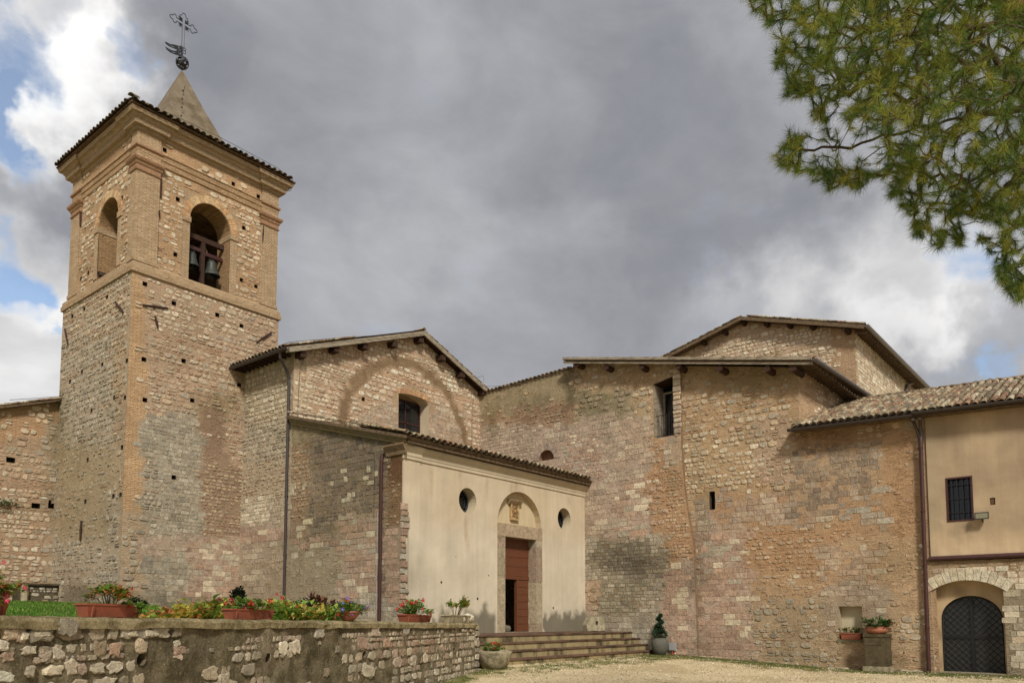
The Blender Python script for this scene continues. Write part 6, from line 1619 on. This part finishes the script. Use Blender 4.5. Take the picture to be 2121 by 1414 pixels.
def put_flower(root, kind, col, col2, p, d, size, name='flower'):
    o = bpy.data.objects.new(name, flower_mesh(kind, col, col2)); COL.objects.link(o); o.parent = root
    q = Vector(d).to_track_quat('Z', 'Y').to_matrix().to_4x4()
    o.matrix_basis = Matrix.Translation(Vector(p)-wloc(root)) @ q @ Matrix.Scale(size, 4)
    return o
def plant(name, c, r, n, leaf, cols, label, cat='plant', group=None, flowers=(), stems=14, seed=1, hang=0., base=None, lw=.38, shell=.55, up=.5):
    """foliage spread through an ellipsoid volume, leaves growing outwards from stems"""
    rng = random.Random(seed); c = Vector(c); base = Vector(base) if base else c-Vector((0, 0, r[2]))
    root = thing(name, base, label, cat, group); mb = MB(); st = MB(); tips = []
    for i in range(stems):
        while True:
            v = Vector((rng.uniform(-1, 1), rng.uniform(-1, 1), rng.uniform(-.7 if hang else -.1, 1)))
            if .3 < v.length < 1: break
        v = v.normalized()*rng.uniform(.55, 1.05)
        t = c+Vector((v.x*r[0], v.y*r[1], v.z*r[2])); m = base.lerp(t, .5)+Vector((rng.uniform(-.1, .1)*r[0], rng.uniform(-.1, .1)*r[1], .2*r[2]))
        st.tube([base+Vector((v.x*r[0]*.3, v.y*r[1]*.3, 0)), m, t], [.006, .005, .003], 4, C(92, 84, 50)); tips.append((t, v, m))
    for i in range(n):
        t, v, m = rng.choice(tips); k = rng.uniform(.25, 1.0); p = m.lerp(t, k)+Vector((rng.gauss(0, .2*r[0])*shell, rng.gauss(0, .2*r[1])*shell, rng.gauss(0, .2*r[2])*shell))
        d = Vector((v.x+rng.uniform(-.9, .9), v.y+rng.uniform(-.9, .9), up*.6+rng.uniform(-.5, .8)))
        L = leaf*rng.uniform(.6, 1.25); leafquad(mb, p, d, Vector((0, 0, 1)), L, L*lw, mul(rng.choice(cols), rng.uniform(.65, 1.2)))
    mb.build('foliage', 'leaf', root, kind='stuff'); st.build('stems', 'leaf', root, kind='stuff')
    for kind, col, col2, cnt, size in flowers:
        for i in range(cnt):
            if kind == 'mophead': t, v, m = tips[(i*3) % len(tips)]; q = t+Vector((0, 0, .02)); d = Vector((0, 0, 1)); nm = 'flower_head'
            else:
                t, v, m = rng.choice(tips); q = t+Vector((v.x, v.y, max(v.z, .0)+.15))*leaf*rng.uniform(.3, 1.3)+Vector((rng.gauss(0, .12)*r[0], rng.gauss(0, .12)*r[1], rng.gauss(0, .12)*r[2])); d = Vector((v.x-.5*LU.y*0+LN.x*.7, v.y+LN.y*.7, .3+rng.uniform(-.4, .4))); nm = 'flower'
            put_flower(root, kind, mul(col, rng.uniform(.8, 1.15)) if False else col, col2, q, d, size*rng.uniform(.8, 1.2), nm)
    return root
def planter(name, s0, s1, label, m='terracotta', h=.15, w=.17, back=.2, group=None, cat='flower box'):
    sc = (s0+s1)/2; c = at_wall(sc, back); root = thing(name, c, label, cat, group); L = abs(s1-s0)/2
    U = Vector((*LU, -.0102)); V = Vector((*(-LN), 0)); Z = Vector((0, 0, 1))
    def ringv(l, ww, z): return [c+U*l+V*ww+Z*z, c-U*l+V*ww+Z*z, c-U*l-V*ww+Z*z, c+U*l-V*ww+Z*z]
    mb = MB(); R_ = [ringv(L*.90, w*.38, 0), ringv(L*.97, w*.48, h*.84), ringv(L, w*.52, h*.85), ringv(L, w*.52, h), ringv(L*.96, w*.44, h), ringv(L*.93, w*.42, h*.75)]
    vs = sum(R_, []); mb.add(vs, [(3, 2, 1, 0)]+[(i*4+k, i*4+(k+1) % 4, (i+1)*4+(k+1) % 4, (i+1)*4+k) for i in range(5) for k in range(4)])
    mb.build('box_body', m, root)
    mb = MB(); mb.add(ringv(L*.95, w*.44, h*.88), [(0, 1, 2, 3)]); mb.build('soil', 'soil', root)
    for k in (-.8, .8): mb = MB(); q = c+U*L*k*.97-V*w*.47; mb.add([q+U*.012-V*-.004, q-U*.012, q-U*.012+Z*h*.8-V*.02, q+U*.012+Z*h*.8-V*.02, q+U*.012+V*.02, q-U*.012+V*.02, q-U*.012+Z*h*.8+V*.02, q+U*.012+Z*h*.8+V*.02], [(0, 1, 2, 3), (7, 6, 5, 4), (0, 4, 5, 1), (1, 5, 6, 2), (2, 6, 7, 3), (3, 7, 4, 0)]); mb.build('rib', m, root)
    return root, c, L
def pot(name, c, prof, m, label, cat='flower pot', n=24, sq=None, group=None):
    root = thing(name, c, label, cat, group); mb = MB(); mb.lathe(prof, c, n, sq=sq); mb.f = mb.f[:-1]; mb.build('pot_body', m, root, smooth=True)
    r, z = prof[-1]; mb = MB(); mb.tube([Vector(c)+Vector((0, 0, z-.015)), Vector(c)+Vector((0, 0, z-.01))], r*.99, 18); mb.build('soil', 'soil', root)
    return root
GL = [C(96, 134, 50), C(118, 154, 60), C(76, 112, 42), C(140, 166, 70)]
YL = [C(150, 146, 60), C(176, 150, 62), C(120, 132, 54), C(190, 124, 60), C(96, 116, 48), C(170, 96, 60)]
RED = C(196, 22, 48); PINK = C(232, 70, 110)
def wall_plants():
    s = lambda x: wall_s(x, .2)
    _, c, L = planter('flower_box', s(165), s(281), 'long terracotta flower box on the low wall with sparse yellowing red mandevilla', group='terracotta flower boxes on the low wall')
    plant('mandevilla_plant', c+Vector((0, 0, .24)), (.26, .17, .15), 420, .06, YL+GL, 'yellowing mandevilla with a few red trumpet flowers in the leftmost whole flower box', 'flowering plant', 'red mandevillas on the wall', [('trumpet', RED, C(240, 200, 80), 9, .042)], 16, 3, base=c+Vector((0, 0, .13)))
    q = at_wall(s(262), .14); plant('mandevilla_plant', q+Vector((0, 0, .13)), (.13, .1, .1), 120, .07, GL, 'green trailing mandevilla clump at the right end of the longest flower box', 'flowering plant', 'red mandevillas on the wall', [('trumpet', RED, C(240, 200, 80), 3, .04)], 9, 4, base=q+Vector((0, .0, .13)), hang=1)
    _, c, L = planter('flower_box', s(469), s(559), 'terracotta flower box on the low wall before the yellowing hydrangeas, full of red flowers', group='terracotta flower boxes on the low wall')
    plant('mandevilla_plant', c+Vector((0, 0, .20)), (.34, .18, .12), 560, .055, GL, 'dense green mandevilla with many red flowers before the hydrangeas', 'flowering plant', 'red mandevillas on the wall', [('trumpet', RED, C(240, 200, 80), 24, .06)], 26, 5, base=c+Vector((0, 0, .13)), hang=1)
    # far left pink plant, its box half outside the picture
    _, c, L = planter('flower_box', s(-110), s(4), 'terracotta flower box at the left edge holding the pink mandevilla', group='terracotta flower boxes on the low wall')
    plant('mandevilla_plant', c+Vector((.10, 0, .22)), (.30, .2, .2), 420, .065, YL+GL, 'bright pink flowering mandevilla at the left edge of the wall', 'flowering plant', None, [('trumpet', PINK, C(250, 220, 160), 16, .055)], 24, 6, base=c+Vector((0, 0, .13)), hang=1)
    # bowl with petunias
    c = at_wall(s(722), .2); pot('flower_pot', c, [(.08, 0), (.11, .02), (.18, .10), (.20, .15), (.215, .155), (.215, .18), (.19, .18)], 'old_terracotta', 'terracotta bowl on the wall spilling with purple petunias')
    plant('petunia_plant', c+Vector((0, 0, .22)), (.36, .28, .17), 700, .06, GL+[C(140, 150, 60)], 'bushy green petunia with violet and red flowers in the terracotta bowl', 'flowering plant', None, [('trumpet', C(120, 110, 200), C(230, 220, 240), 12, .07), ('trumpet', RED, C(240, 200, 80), 6, .07), ('trumpet', C(230, 170, 60), C(240, 200, 80), 6, .04)], 26, 7, base=c+Vector((0, 0, .15)), hang=1)
    # red box near the porch corner
    _, c, L = planter('flower_box', s(831), s(886), 'short terracotta flower box on the wall below the porch corner', h=.17, w=.22)
    plant('mandevilla_plant', c+Vector((0, 0, .28)), (.52, .28, .22), 760, .07, GL, 'dark green mandevilla with scattered red trumpets below the porch corner', 'flowering plant', 'red mandevillas on the wall', [('trumpet', RED, C(240, 200, 80), 20, .075)], 28, 8, base=c+Vector((0, 0, .15)), hang=1)
    # stone trough with a pale green shrub
    _, c, L = planter('stone_trough', s(922), s(966), 'small rough grey stone trough on the wall end', 'rough_stone', .20, .26, cat='stone trough')
    plant('jade_plant', c+Vector((.1, 0, .48)), (.38, .26, .22), 460, .085, [C(120, 150, 60), C(150, 160, 70), C(96, 128, 52), C(190, 150, 60)], 'fleshy yellow green potted plant in the stone trough on the wall end', 'plant', None, [], 22, 9, base=c+Vector((0, 0, .2)), up=1)
    # loose rocks at the wall end
    rng = random.Random(2)
    for x, r, lab in ((943+10, .13, 'small pale rock beside the stone trough, leftmost of the three on the wall end'), (968, .17, 'pitted pale rock in the middle of the three on the wall end'), (983, .14, 'rounded pale rock at the very end of the low wall')):
        c = at_wall(min(wall_s(x, .2), LEND-.12), .2); rock(c+Vector((0, 0, r*.7)), r, lab, 'pale_rock', rng, 'loose rocks on the wall end')
def rock(c, r, lab, m, rng, group=None, sq=(1, 1, .75)):
    bm = bmesh.new(); bmesh.ops.create_icosphere(bm, subdivisions=3, radius=1)
    o3 = Vector((rng.random()*20, rng.random()*20, 0))
    for v in bm.verts:
        k = 1+.35*noise.noise(v.co*1.3+o3)+.12*noise.noise(v.co*4+o3); v.co = Vector((v.co.x*sq[0], v.co.y*sq[1], v.co.z*sq[2]))*k*r
    me = bpy.data.meshes.new('rock'); bm.to_mesh(me); bm.free(); me.materials.append(MATS[m])
    o = bpy.data.objects.new('rock', me); COL.objects.link(o); o.location = c; tag(o, lab, 'rock', group); return o
wall_plants()
def bed_plants():
    def at(x, d, y=None):
        r = ray(x, 1280); p = EY+r*d; return Vector((p.x, p.y, tz(p.x, p.y)))
    HY = [C(186, 178, 74), C(206, 174, 74), C(146, 160, 66), C(196, 122, 76), C(212, 192, 104), C(124, 148, 60)]
    HG = [C(124, 166, 68), C(150, 182, 84), C(104, 142, 54), C(174, 184, 94)]
    mh = ('mophead', C(140, 62, 66), C(170, 90, 84), 12, .12)
    for x, d, r, cols, n, lab, fl, sd in ((375, 12.6, (.5, .45, .27), HY, 1000, 'yellowing hydrangea with small green tips, left end of the bed behind the wall', (('mophead', C(140, 62, 66), C(170, 90, 84), 4, .10),), 1),
        (335, 12.2, (.42, .35, .12), HY, 500, 'low straggly faded hydrangea stretching left behind the wall', (('mophead', C(150, 84, 80), C(180, 120, 104), 8, .06),), 12),
        (435, 13.2, (.62, .5, .35), HY+HG, 1300, 'tall hydrangea with faded red flower heads left of the full flower box', (('mophead', C(140, 62, 66), C(170, 90, 84), 7, .14),), 2),
        (590, 14.8, (.6, .45, .40), HY+HG, 1100, 'leggy hydrangea with red blooms in front of the nave drainpipe', (('mophead', C(150, 66, 66), C(170, 90, 84), 3, .12), ('trumpet', RED, C(240, 200, 80), 14, .07)), 3),
        (645, 15.6, (.75, .5, .36), HG+HY, 1400, 'broad green hydrangea with orange and pink tinged leaves beside the petunia bowl', (('mophead', C(200, 90, 80), C(190, 120, 90), 3, .11),), 4)):
        b = at(x, d); b.z -= .05; r = (r[0], r[1], r[2]*.72); plant('hydrangea_bush', b+Vector((0, 0, r[2]*.72+.06)), r, n, .13, cols, lab, 'hydrangea', 'hydrangeas behind the low wall', fl, 34, sd+20, base=b, lw=.34, up=.8, hang=1, shell=.9)
    b = at(661, 21.5); plant('copper_shrub', b+Vector((0, 0, .36)), (.66, .6, .42), 700, .17, [C(92, 56, 40), C(110, 66, 46), C(70, 42, 34), C(126, 80, 56)], 'copper brown leaved shrub against the porch side wall', 'shrub', None, [], 26, 31, base=b, lw=.22, up=1.3)
    b = at(632, 21.0); plant('dark_shrub', b+Vector((0, 0, .36)), (.5, .45, .30), 900, .07, [C(34, 46, 30), C(44, 56, 34)], 'low dark evergreen shrub left of the copper shrub', 'shrub', None, [], 26, 32, base=b, lw=.3)
    b = at(491, 25.5); plant('potted_laurel', b+Vector((0, 0, .55)), (.26, .26, .32), 420, .11, [C(40, 48, 34), C(52, 60, 38), C(30, 38, 28)], 'small dark leaved shrub where the tower meets the nave wall', 'shrub', None, [], 18, 33, base=b, lw=.35, up=1.1)
    b = at(285, 20.0); plant('dark_shrub', b+Vector((0, 0, .22)), (.35, .3, .2), 260, .08, [C(50, 60, 36), C(70, 80, 44)], 'tiny dark shrub at the foot of the bell tower', 'shrub', None, [], 12, 34, base=b)
    # plastic bin behind the plants
    b = at(713, 19.5); root = thing('plastic_bin', b, 'dark green plastic bin half hidden behind the petunia bowl', 'bin')
    rt = RT; rr = Vector((rt.x, rt.y, 0)); bb = Vector((-rt.y, rt.x, 0)); zt = EYE+(1280-1247)*19.5/1629
    def q(a, c_, z): return b+rr*a+bb*c_+Vector((0, 0, z-b.z))
    mb = MB(); mb.add([q(a, c_, z) for z, w in ((b.z, .16), (zt-.06, .20)) for a, c_ in ((-w, -w), (w, -w), (w, w), (-w, w))], [(0, 1, 2, 3), (4, 5, 6, 7)]+[(i, (i+1) % 4, 4+(i+1) % 4, 4+i) for i in range(4)]); mb.build('bin_body', 'bin_plastic', root)
    mb = MB(); mb.add([q(a*k, c_*k, z) for z, k in ((zt-.06, 1.1), (zt-.02, 1.12), (zt, .95)) for a, c_ in ((-.2, -.2), (.2, -.2), (.2, .2), (-.2, .2))], [(3, 2, 1, 0), (8, 9, 10, 11)]+[(j*4+i, j*4+(i+1) % 4, j*4+4+(i+1) % 4, j*4+4+i) for j in range(2) for i in range(4)]); mb.build('bin_lid', 'bin_plastic', root)
bed_plants()
def yard_things():
    # stone basin with flowers at the foot of the steps
    c = hz_pt(1024, 1394, .13); c.z = gz(c.x, c.y)
    root = pot('stone_basin', c, [(.24, -.02), (.34, .03), (.44, .20), (.50, .42), (.52, .50), (.46, .52), (.43, .46)], 'rough_stone', 'round rough stone basin planted with red flowers at the foot of the steps', 'stone basin', 22)
    plant('geranium_plant', c+Vector((0, 0, .62)), (.36, .34, .16), 420, .07, GL, 'low green plant with red and yellow flowers in the stone basin', 'flowering plant', None, [('trumpet', RED, C(240, 200, 80), 12, .08), ('trumpet', C(236, 190, 50), C(240, 200, 80), 6, .06)], 20, 41, base=c+Vector((0, 0, .48)), hang=1)
    # topiary pot
    c = hz_pt(1369, 1361, .27); c = Vector((27.05, 14.85, gz(27.05, 14.85))); k = 1
    pot('round_planter', c, [(.14, 0), (.22, .04), (.31, .22), (.335, .40), (.31, .55), (.25, .62), (.24, .66), (.215, .66)], 'grey_stonepot', 'round dark grey stone planter at the right end of the steps', 'planter')
    root = thing('topiary', c+Vector((0, 0, .62)), 'dark green spiral clipped topiary in the round grey planter', 'topiary')
    mb = MB(); rng = random.Random(5)
    def puff(p, r, n):
        for _ in range(n):
            v = Vector((rng.gauss(0, 1), rng.gauss(0, 1), rng.gauss(0, 1))).normalized(); q = p+Vector((v.x, v.y, v.z*.7))*r*rng.uniform(.7, 1.05)
            u = v.orthogonal().normalized(); w = v.cross(u); L = .035
            mb.add([q+u*L*.6, q+v*L*1.5, q-u*L*.6, q+w*L*.6], [(0, 1, 2), (1, 2, 3), (0, 1, 3)], mul(rng.choice([C(40, 62, 40), C(54, 78, 46), C(30, 48, 32)]), rng.uniform(.7, 1.25)))
    puff(c+Vector((0, 0, .80)), .27, 520); puff(c+Vector((.03, .06, .96)), .20, 300)
    for i in range(16): a = i*.8; puff(c+Vector((.11*math.cos(a)*(1-i/22), .11*math.sin(a)*(1-i/22), 1.04+.034*i)), .095-.0025*i, 60)
    mb.build('foliage', 'leaf', root, kind='stuff'); MB().tube([c+Vector((0, 0, .6)), c+Vector((0, 0, 1.5))], .018, 6).build('trunk', 'twig', root)
    # electric box with red conduit
    X = CL-.06; p0 = hx(1387, 1332, X); p1 = hx(1399, 1345, X)
    root = thing('meter_box', ((X, (p0.y+p1.y)/2, p1.z)), 'small grey electric box on the stone wall behind the topiary planter', 'electric box')
    mb = MB(); mb.box((X-.05, p1.y-.02, p1.z-.03), (CL+.02, p0.y+.02, p0.z+.03)); mb.build('box_body', 'grey_box', root)
    mb = MB(); mb.box((X-.066, p1.y, p1.z), (X-.052, p0.y, p0.z)); mb.build('box_cover', 'grey_box', root)
    mb = MB(); y = (p0.y+p1.y)/2; mb.tube([(X, y, p1.z), (X-.02, y, p1.z-.16), (X-.06, y+.08, p1.z-.27), (X-.14, y+.30, p1.z-.33)], .03, 8); mb.build('conduit', 'red_conduit', root)
    # millstone fragment
    p = hy(1238, 1304, 17.9); cpt = Vector((25.6, 17.95, 1.2)); cpt = hz_pt(1236, 1306, 1.2)
    cpt = hy(1236, 1306, 17.6); root = thing('millstone_fragment', (cpt.x, 17.6, 1.18), 'broken pale millstone with a round hole leaning beside the porch', 'millstone')
    rng = random.Random(8); f = FY(17.6); z0 = 1.19; pts = []
    for i in range(18):
        t = math.pi*i/17; pts.append((cpt.x+.72*math.cos(t)*(1+.05*rng.uniform(-1, 1)), z0+.12+.50*math.sin(t)**.8*(1+.06*rng.uniform(-1, 1))))
    pts += [(cpt.x-.66, z0), (cpt.x-.2, z0+.02), (cpt.x+.3, z0), (cpt.x+.68, z0+.02)]
    hole = circle(cpt.x+.03, z0+.33, .085, 12)
    sheet('stone_face', f, pts, [hole], lambda s, z: (mul(C(184, 172, 140), 1-.25*max(0, nz(s*5, z*5))), 0), 'stone', root, .1, .035)
    mb = MB(); frev(mb, f, pts, .0, -.2, C(140, 130, 104)); frev(mb, f, hole, .0, -.12, C(110, 100, 80)); mb.add([f.P(a, b, -.12) for a, b in hole], [tuple(range(12))], C(30, 26, 22)); mb.add([f.P(a, b, -.2) for a, b in pts], [tuple(range(len(pts)))], C(140, 130, 104)); mb.build('stone_rim', 'stone', root)
    # pedestal with pot
    Xp = 27.16; pl = hx(1790, 1386, Xp-.25); pr = hx(1841, 1386, Xp-.25); zt = hx(1815, 1312, Xp-.25).z; yc = (pl.y+pr.y)/2; w = (pl.y-pr.y)/2
    root = thing('stone_pedestal', (Xp, yc, 0), 'mossy square stone pedestal against the wall below the niche', 'pedestal')
    mb = MB(); mb.box((Xp-.24, yc-w+.02, -.05), (Xp+.24, yc+w-.02, zt-.10)); mb.build('shaft', 'mossy_stone', root)
    mb = MB(); mb.box((Xp-.265, yc-w, zt-.10), (Xp+.265, yc+w, zt)); mb.build('cap', 'mossy_stone', root)
    mb = MB(); mb.box((Xp-.30, yc-w-.03, -.05), (Xp+.30, yc+w+.03, .17)); mb.build('plinth', 'rough_stone', root)
    mb = MB(); mb.box((Xp-.252, yc-w+.16, zt-.36), (Xp-.235, yc+w-.06, zt-.24)); mb.build('recessed_band', 'mossy_stone', root)
    pc = Vector((Xp, yc, zt)); pot('flower_pot', pc, [(.20, 0), (.27, .02), (.33, .09), (.33, .15), (.29, .19), (.31, .21), (.31, .23), (.28, .23)], 'old_terracotta', 'wide old terracotta bowl on top of the mossy pedestal')
    plant('geranium_plant', pc+Vector((0, 0, .36)), (.42, .52, .20), 700, .085, [C(60, 92, 40), C(74, 108, 48), C(48, 76, 34), C(96, 124, 56)], 'lush dark green geranium in the terracotta bowl on the pedestal', 'flowering plant', None, [('trumpet', RED, C(240, 200, 80), 7, .06), ('trumpet', C(236, 190, 50), C(240, 200, 80), 2, .05)], 26, 42, base=pc+Vector((0, 0, .2)), hang=1)
    # flower box in the niche
    a = hx(1744, 1320, CX-.05); b = hx(1782, 1320, CX-.05); root = thing('flower_box', (CX+.02, (a.y+b.y)/2, 1.0), 'small red terracotta flower box standing in the wall niche', 'flower box')
    mb = MB(); x0, x1 = CX-.08, CX+.12; vs = []
    for z, k in ((1.0, .0), (1.17, .02), (1.18, .035), (1.21, .035), (1.21, .015), (1.17, .01)): vs += [(x0-k, b.y-k, z), (x1+k, b.y-k, z), (x1+k, a.y+k, z), (x0-k, a.y+k, z)]
    mb.add(vs, [(3, 2, 1, 0)]+[(i*4+k, i*4+(k+1) % 4, (i+1)*4+(k+1) % 4, (i+1)*4+k) for i in range(5) for k in range(4)]); mb.build('box_body', 'terracotta', root)
    mb = MB(); mb.add([(x0+.01, b.y, 1.18), (x1, b.y, 1.18), (x1, a.y, 1.18), (x0+.01, a.y, 1.18)], [(0, 1, 2, 3)]); mb.build('soil', 'soil', root)
    pc = Vector((CX-.02, (a.y+b.y)/2, 1.3)); plant('geranium_plant', pc, (.14, .40, .15), 330, .07, [C(84, 116, 48), C(104, 128, 56), C(66, 92, 40), C(150, 130, 60)], 'straggly geranium with few red and orange blooms in the niche box', 'flowering plant', None, [('trumpet', RED, C(240, 200, 80), 4, .05), ('trumpet', C(226, 130, 50), C(240, 200, 80), 4, .05)], 18, 43, base=pc-Vector((0, 0, .13)), hang=1)
    # stone kerb fragments along the foot of the wall
    rng = random.Random(6)
    for i, x in enumerate((1712, 1745, 1868, 1895)):
        p = hx(x, 1384, 27.3); o = rock(Vector((27.35, p.y, .03)), .13, ('flat pale stone on the ground below the niche, left one', 'flat pale stone on the ground below the niche, nearer the pedestal', 'flat grey stone on the ground right of the pedestal', 'flat grey stone on the ground at the drainpipe foot')[i], 'rough_stone', rng, 'flat stones at the wall foot', (.8, 1.9, .4))
def hz_pt(x, y, z):
    r = ray(x, y); return EY+r*((z-EYE)/r.z)
yard_things()

# ================================================================== PINE
def pine():
    import numpy as np
    rng = random.Random(17)
    poly = [(1500, -30), (1560, 10), (1588, 50), (1600, 100), (1603, 160), (1640, 190), (1660, 215), (1692, 245), (1700, 262), (1640, 285), (1618, 300), (1620, 335), (1650, 362), (1700, 385), (1768, 392), (1800, 370), (1835, 380), (1850, 425), (1880, 432), (1905, 455), (1905, 495), (1935, 520), (1985, 522),
            (2000, 490), (1990, 455), (2020, 445), (2050, 470), (2045, 505), (2065, 545), (2075, 590), (2110, 618), (2160, 640), (2300, 620), (2420, 480), (2560, 260), (2560, -420), (2300, -620), (1900, -560), (1620, -330), (1500, -150)]
    tb = EY+ray(2620, 1280)*8.6; tb.z = -.1
    root = thing('pine_tree', tb, 'tall umbrella pine with long needle tufts hanging into the right upper corner', 'pine tree')
    tops = [tb, tb+Vector((.05, .05, 2.5)), EY+ray(2560, 420)*8.5, EY+ray(2440, 170)*8.4, EY+ray(2230, 95)*8.3, EY+ray(2085, 5)*8.2, EY+ray(1960, -90)*8.3, EY+ray(1850, -230)*8.6]
    MB().tube(tops[:4], [.30, .26, .22, .19], 14).build('trunk', 'bark', root, smooth=True)
    MB().tube(tops[3:], [.17, .12, .085, .06, .035], 10).build('limb', 'bark', root, smooth=True, label='reddish limb crossing the top right corner')
    nodes = []; par = []
    def addpath(pts, p=-1):
        for q in pts: nodes.append(q); par.append(p); p = len(nodes)-1
        return p
    def sub(a, b, n): return [a.lerp(b, i/n) for i in range(1, n+1)]
    base = addpath([tops[3]]); prev = base
    for a, b in zip(tops[3:], tops[4:]):
        prev = addpath(sub(a, b, 4), prev)
    def limb(start, px, rr, wob=.12):
        pts = [nodes[start]]+[EY+ray(x, y)*d for x, y, d in px]; p = start; out = []
        for a, b in zip(pts, pts[1:]):
            seg = sub(a, b, 5); seg = [q+Vector((rng.uniform(-1, 1), rng.uniform(-1, 1), rng.uniform(-1, 1)))*wob*.3 for q in seg[:-1]]+[seg[-1]]
            p = addpath(seg, p); out += seg
        return p
    limb(0, [(2300, 250, 8.3), (2080, 195, 8.1), (1960, 150, 8.), (1850, 175, 7.9), (1770, 170, 7.8)], .07)
    limb(0, [(2350, 330, 8.6), (2121, 225, 8.7), (1980, 245, 8.7), (1850, 280, 8.6), (1740, 305, 8.5), (1660, 310, 8.4)], .05)
    limb(0, [(2400, 400, 8.9), (2200, 400, 9.), (2080, 440, 9.), (2000, 465, 8.9), (1960, 480, 8.9)], .05)
    limb(0, [(2450, 450, 8.3), (2250, 500, 8.), (2120, 540, 7.9), (2090, 580, 7.9)], .04)
    limb(base+6, [(2000, 60, 7.9), (1870, 70, 7.8), (1780, 120, 7.8), (1700, 200, 7.9)], .04)
    limb(base+8, [(1900, 20, 8.6), (1750, 30, 8.7), (1620, 20, 8.8)], .04)
    limb(base+4, [(2150, 0, 7.6), (2000, -60, 7.5), (1800, -80, 7.6), (1640, -60, 7.7)], .04)
    limb(0, [(2300, 60, 9.5), (2100, -60, 9.9), (1900, -200, 10)], .05)
    # tuft sites
    sites = []
    tries = 0
    while len(sites) < 6600 and tries < 90000:
        tries += 1; x = rng.uniform(1500, 2560); y = rng.uniform(-620, 645)
        if not inpoly((x+34*nz(x*.02, y*.02, 1), y+34*nz(x*.02, y*.02, 6)), poly): continue
        dd = pdist((x, y), poly)
        out = x > 2180 or y < -60
        if out and rng.random() < .7: continue
        n = .4*nz(x*.009, y*.009, 2)+.85*nz(x*.040, y*.040, 7)
        if n < -.17 and rng.random() < (.85 if dd > 30 else .6): continue
        if 1660 < x < 1830 and 250 < y < 350 and rng.random() < .8: continue
        th = min(1.6, .35+dd*.010); d = 8.3+rng.uniform(-th, th)+.25*nz(x*.004, y*.004)
        sites.append((x, y, d, EY+ray(x, y)*d))
    r0 = nodes[0]; sites.sort(key=lambda s: (s[3]-r0).length)
    arr = np.zeros((len(nodes)+len(sites)*2+10, 3)); cnt = len(nodes)
    for i, q in enumerate(nodes): arr[i] = q
    droot = np.zeros(len(arr)); 
    for i in range(cnt): droot[i] = (nodes[i]-r0).length
    leafn = []
    for x, y, d, p in sites:
        v = arr[:cnt]-np.array(p); dist = np.sqrt((v*v).sum(1)); pd = (p-r0).length
        cost = dist+np.where(droot[:cnt] > pd, .6, 0)+.06*droot[:cnt]*0
        k = int(cost.argmin()); a = Vector(arr[k])
        if dist[k] > .16:
            m = a.lerp(p, .5)+Vector((rng.uniform(-1, 1), rng.uniform(-1, 1), rng.uniform(-1, .6)))*.10*dist[k]
            nodes.append(m); par.append(k); arr[cnt] = m; droot[cnt] = (m-r0).length; k = cnt; cnt += 1
        nodes.append(p); par.append(k); arr[cnt] = p; droot[cnt] = pd; leafn.append(cnt); cnt += 1
    w = [0]*len(nodes)
    for l_ in leafn: w[l_] = 1
    for i in range(len(nodes)-1, 0, -1):
        if par[i] >= 0: w[par[i]] += w[i]
    tw = MB()
    for i in range(len(nodes)):
        p = par[i]
        if p < 0: continue
        ra = .0026*max(1, w[p])**.40; rb = .0026*max(1, w[i])**.40
        ra = min(ra, .09); rb = min(rb, .09)
        tw.tube([nodes[p], nodes[i]], [min(ra, rb*1.5), rb], 5 if rb < .02 else 8, caps=False)
    tw.build('branches', 'twig', root, kind='stuff', smooth=True)
    nd_ = MB(); cols = [C(112, 130, 46), C(132, 146, 54), C(88, 114, 46), C(148, 156, 60), C(70, 96, 44), C(164, 162, 68), C(100, 126, 52)]
    for li in leafn:
        p = nodes[li]; q = nodes[par[li]]; d = (p-q); d = d.normalized() if d.length > 1e-4 else Vector((-1, 0, 0))
        d = (d+Vector((0, 0, .25))).normalized(); x, y, dz = proj(p)
        big = pdist((x, y), poly) < 45; n = 58 if big else 50
        if x > 2200 or y < -80: n = 26
        L = rng.uniform(.10, .155); c = rng.choice(cols)
        u = d.orthogonal().normalized(); v = d.cross(u)
        for _ in range(n):
            a = rng.uniform(0, 6.283); sp = rng.uniform(.25, 1.25); e = (d*math.cos(sp)+(u*math.cos(a)+v*math.sin(a))*math.sin(sp)).normalized()
            o = p-d*rng.uniform(0, .09); ln = L*rng.uniform(.75, 1.1); s_ = e.cross(Vector((rng.uniform(-1, 1), rng.uniform(-1, 1), rng.uniform(-1, 1)))).normalized()*.0016
            t = o+e*ln+Vector((0, 0, -.01))
            nn = len(nd_.v); nd_.v += [tuple(o-s_), tuple(o+s_), tuple(t)]; nd_.f.append((nn, nn+1, nn+2)); k = rng.uniform(.65, 1.2); cc = (c[0]*k, c[1]*k, c[2]*k); nd_.c += [cc]*3
    nd_.build('needles', 'needle', root, kind='stuff')
    print('pine', len(sites), len(nodes), len(nd_.f))
pine()
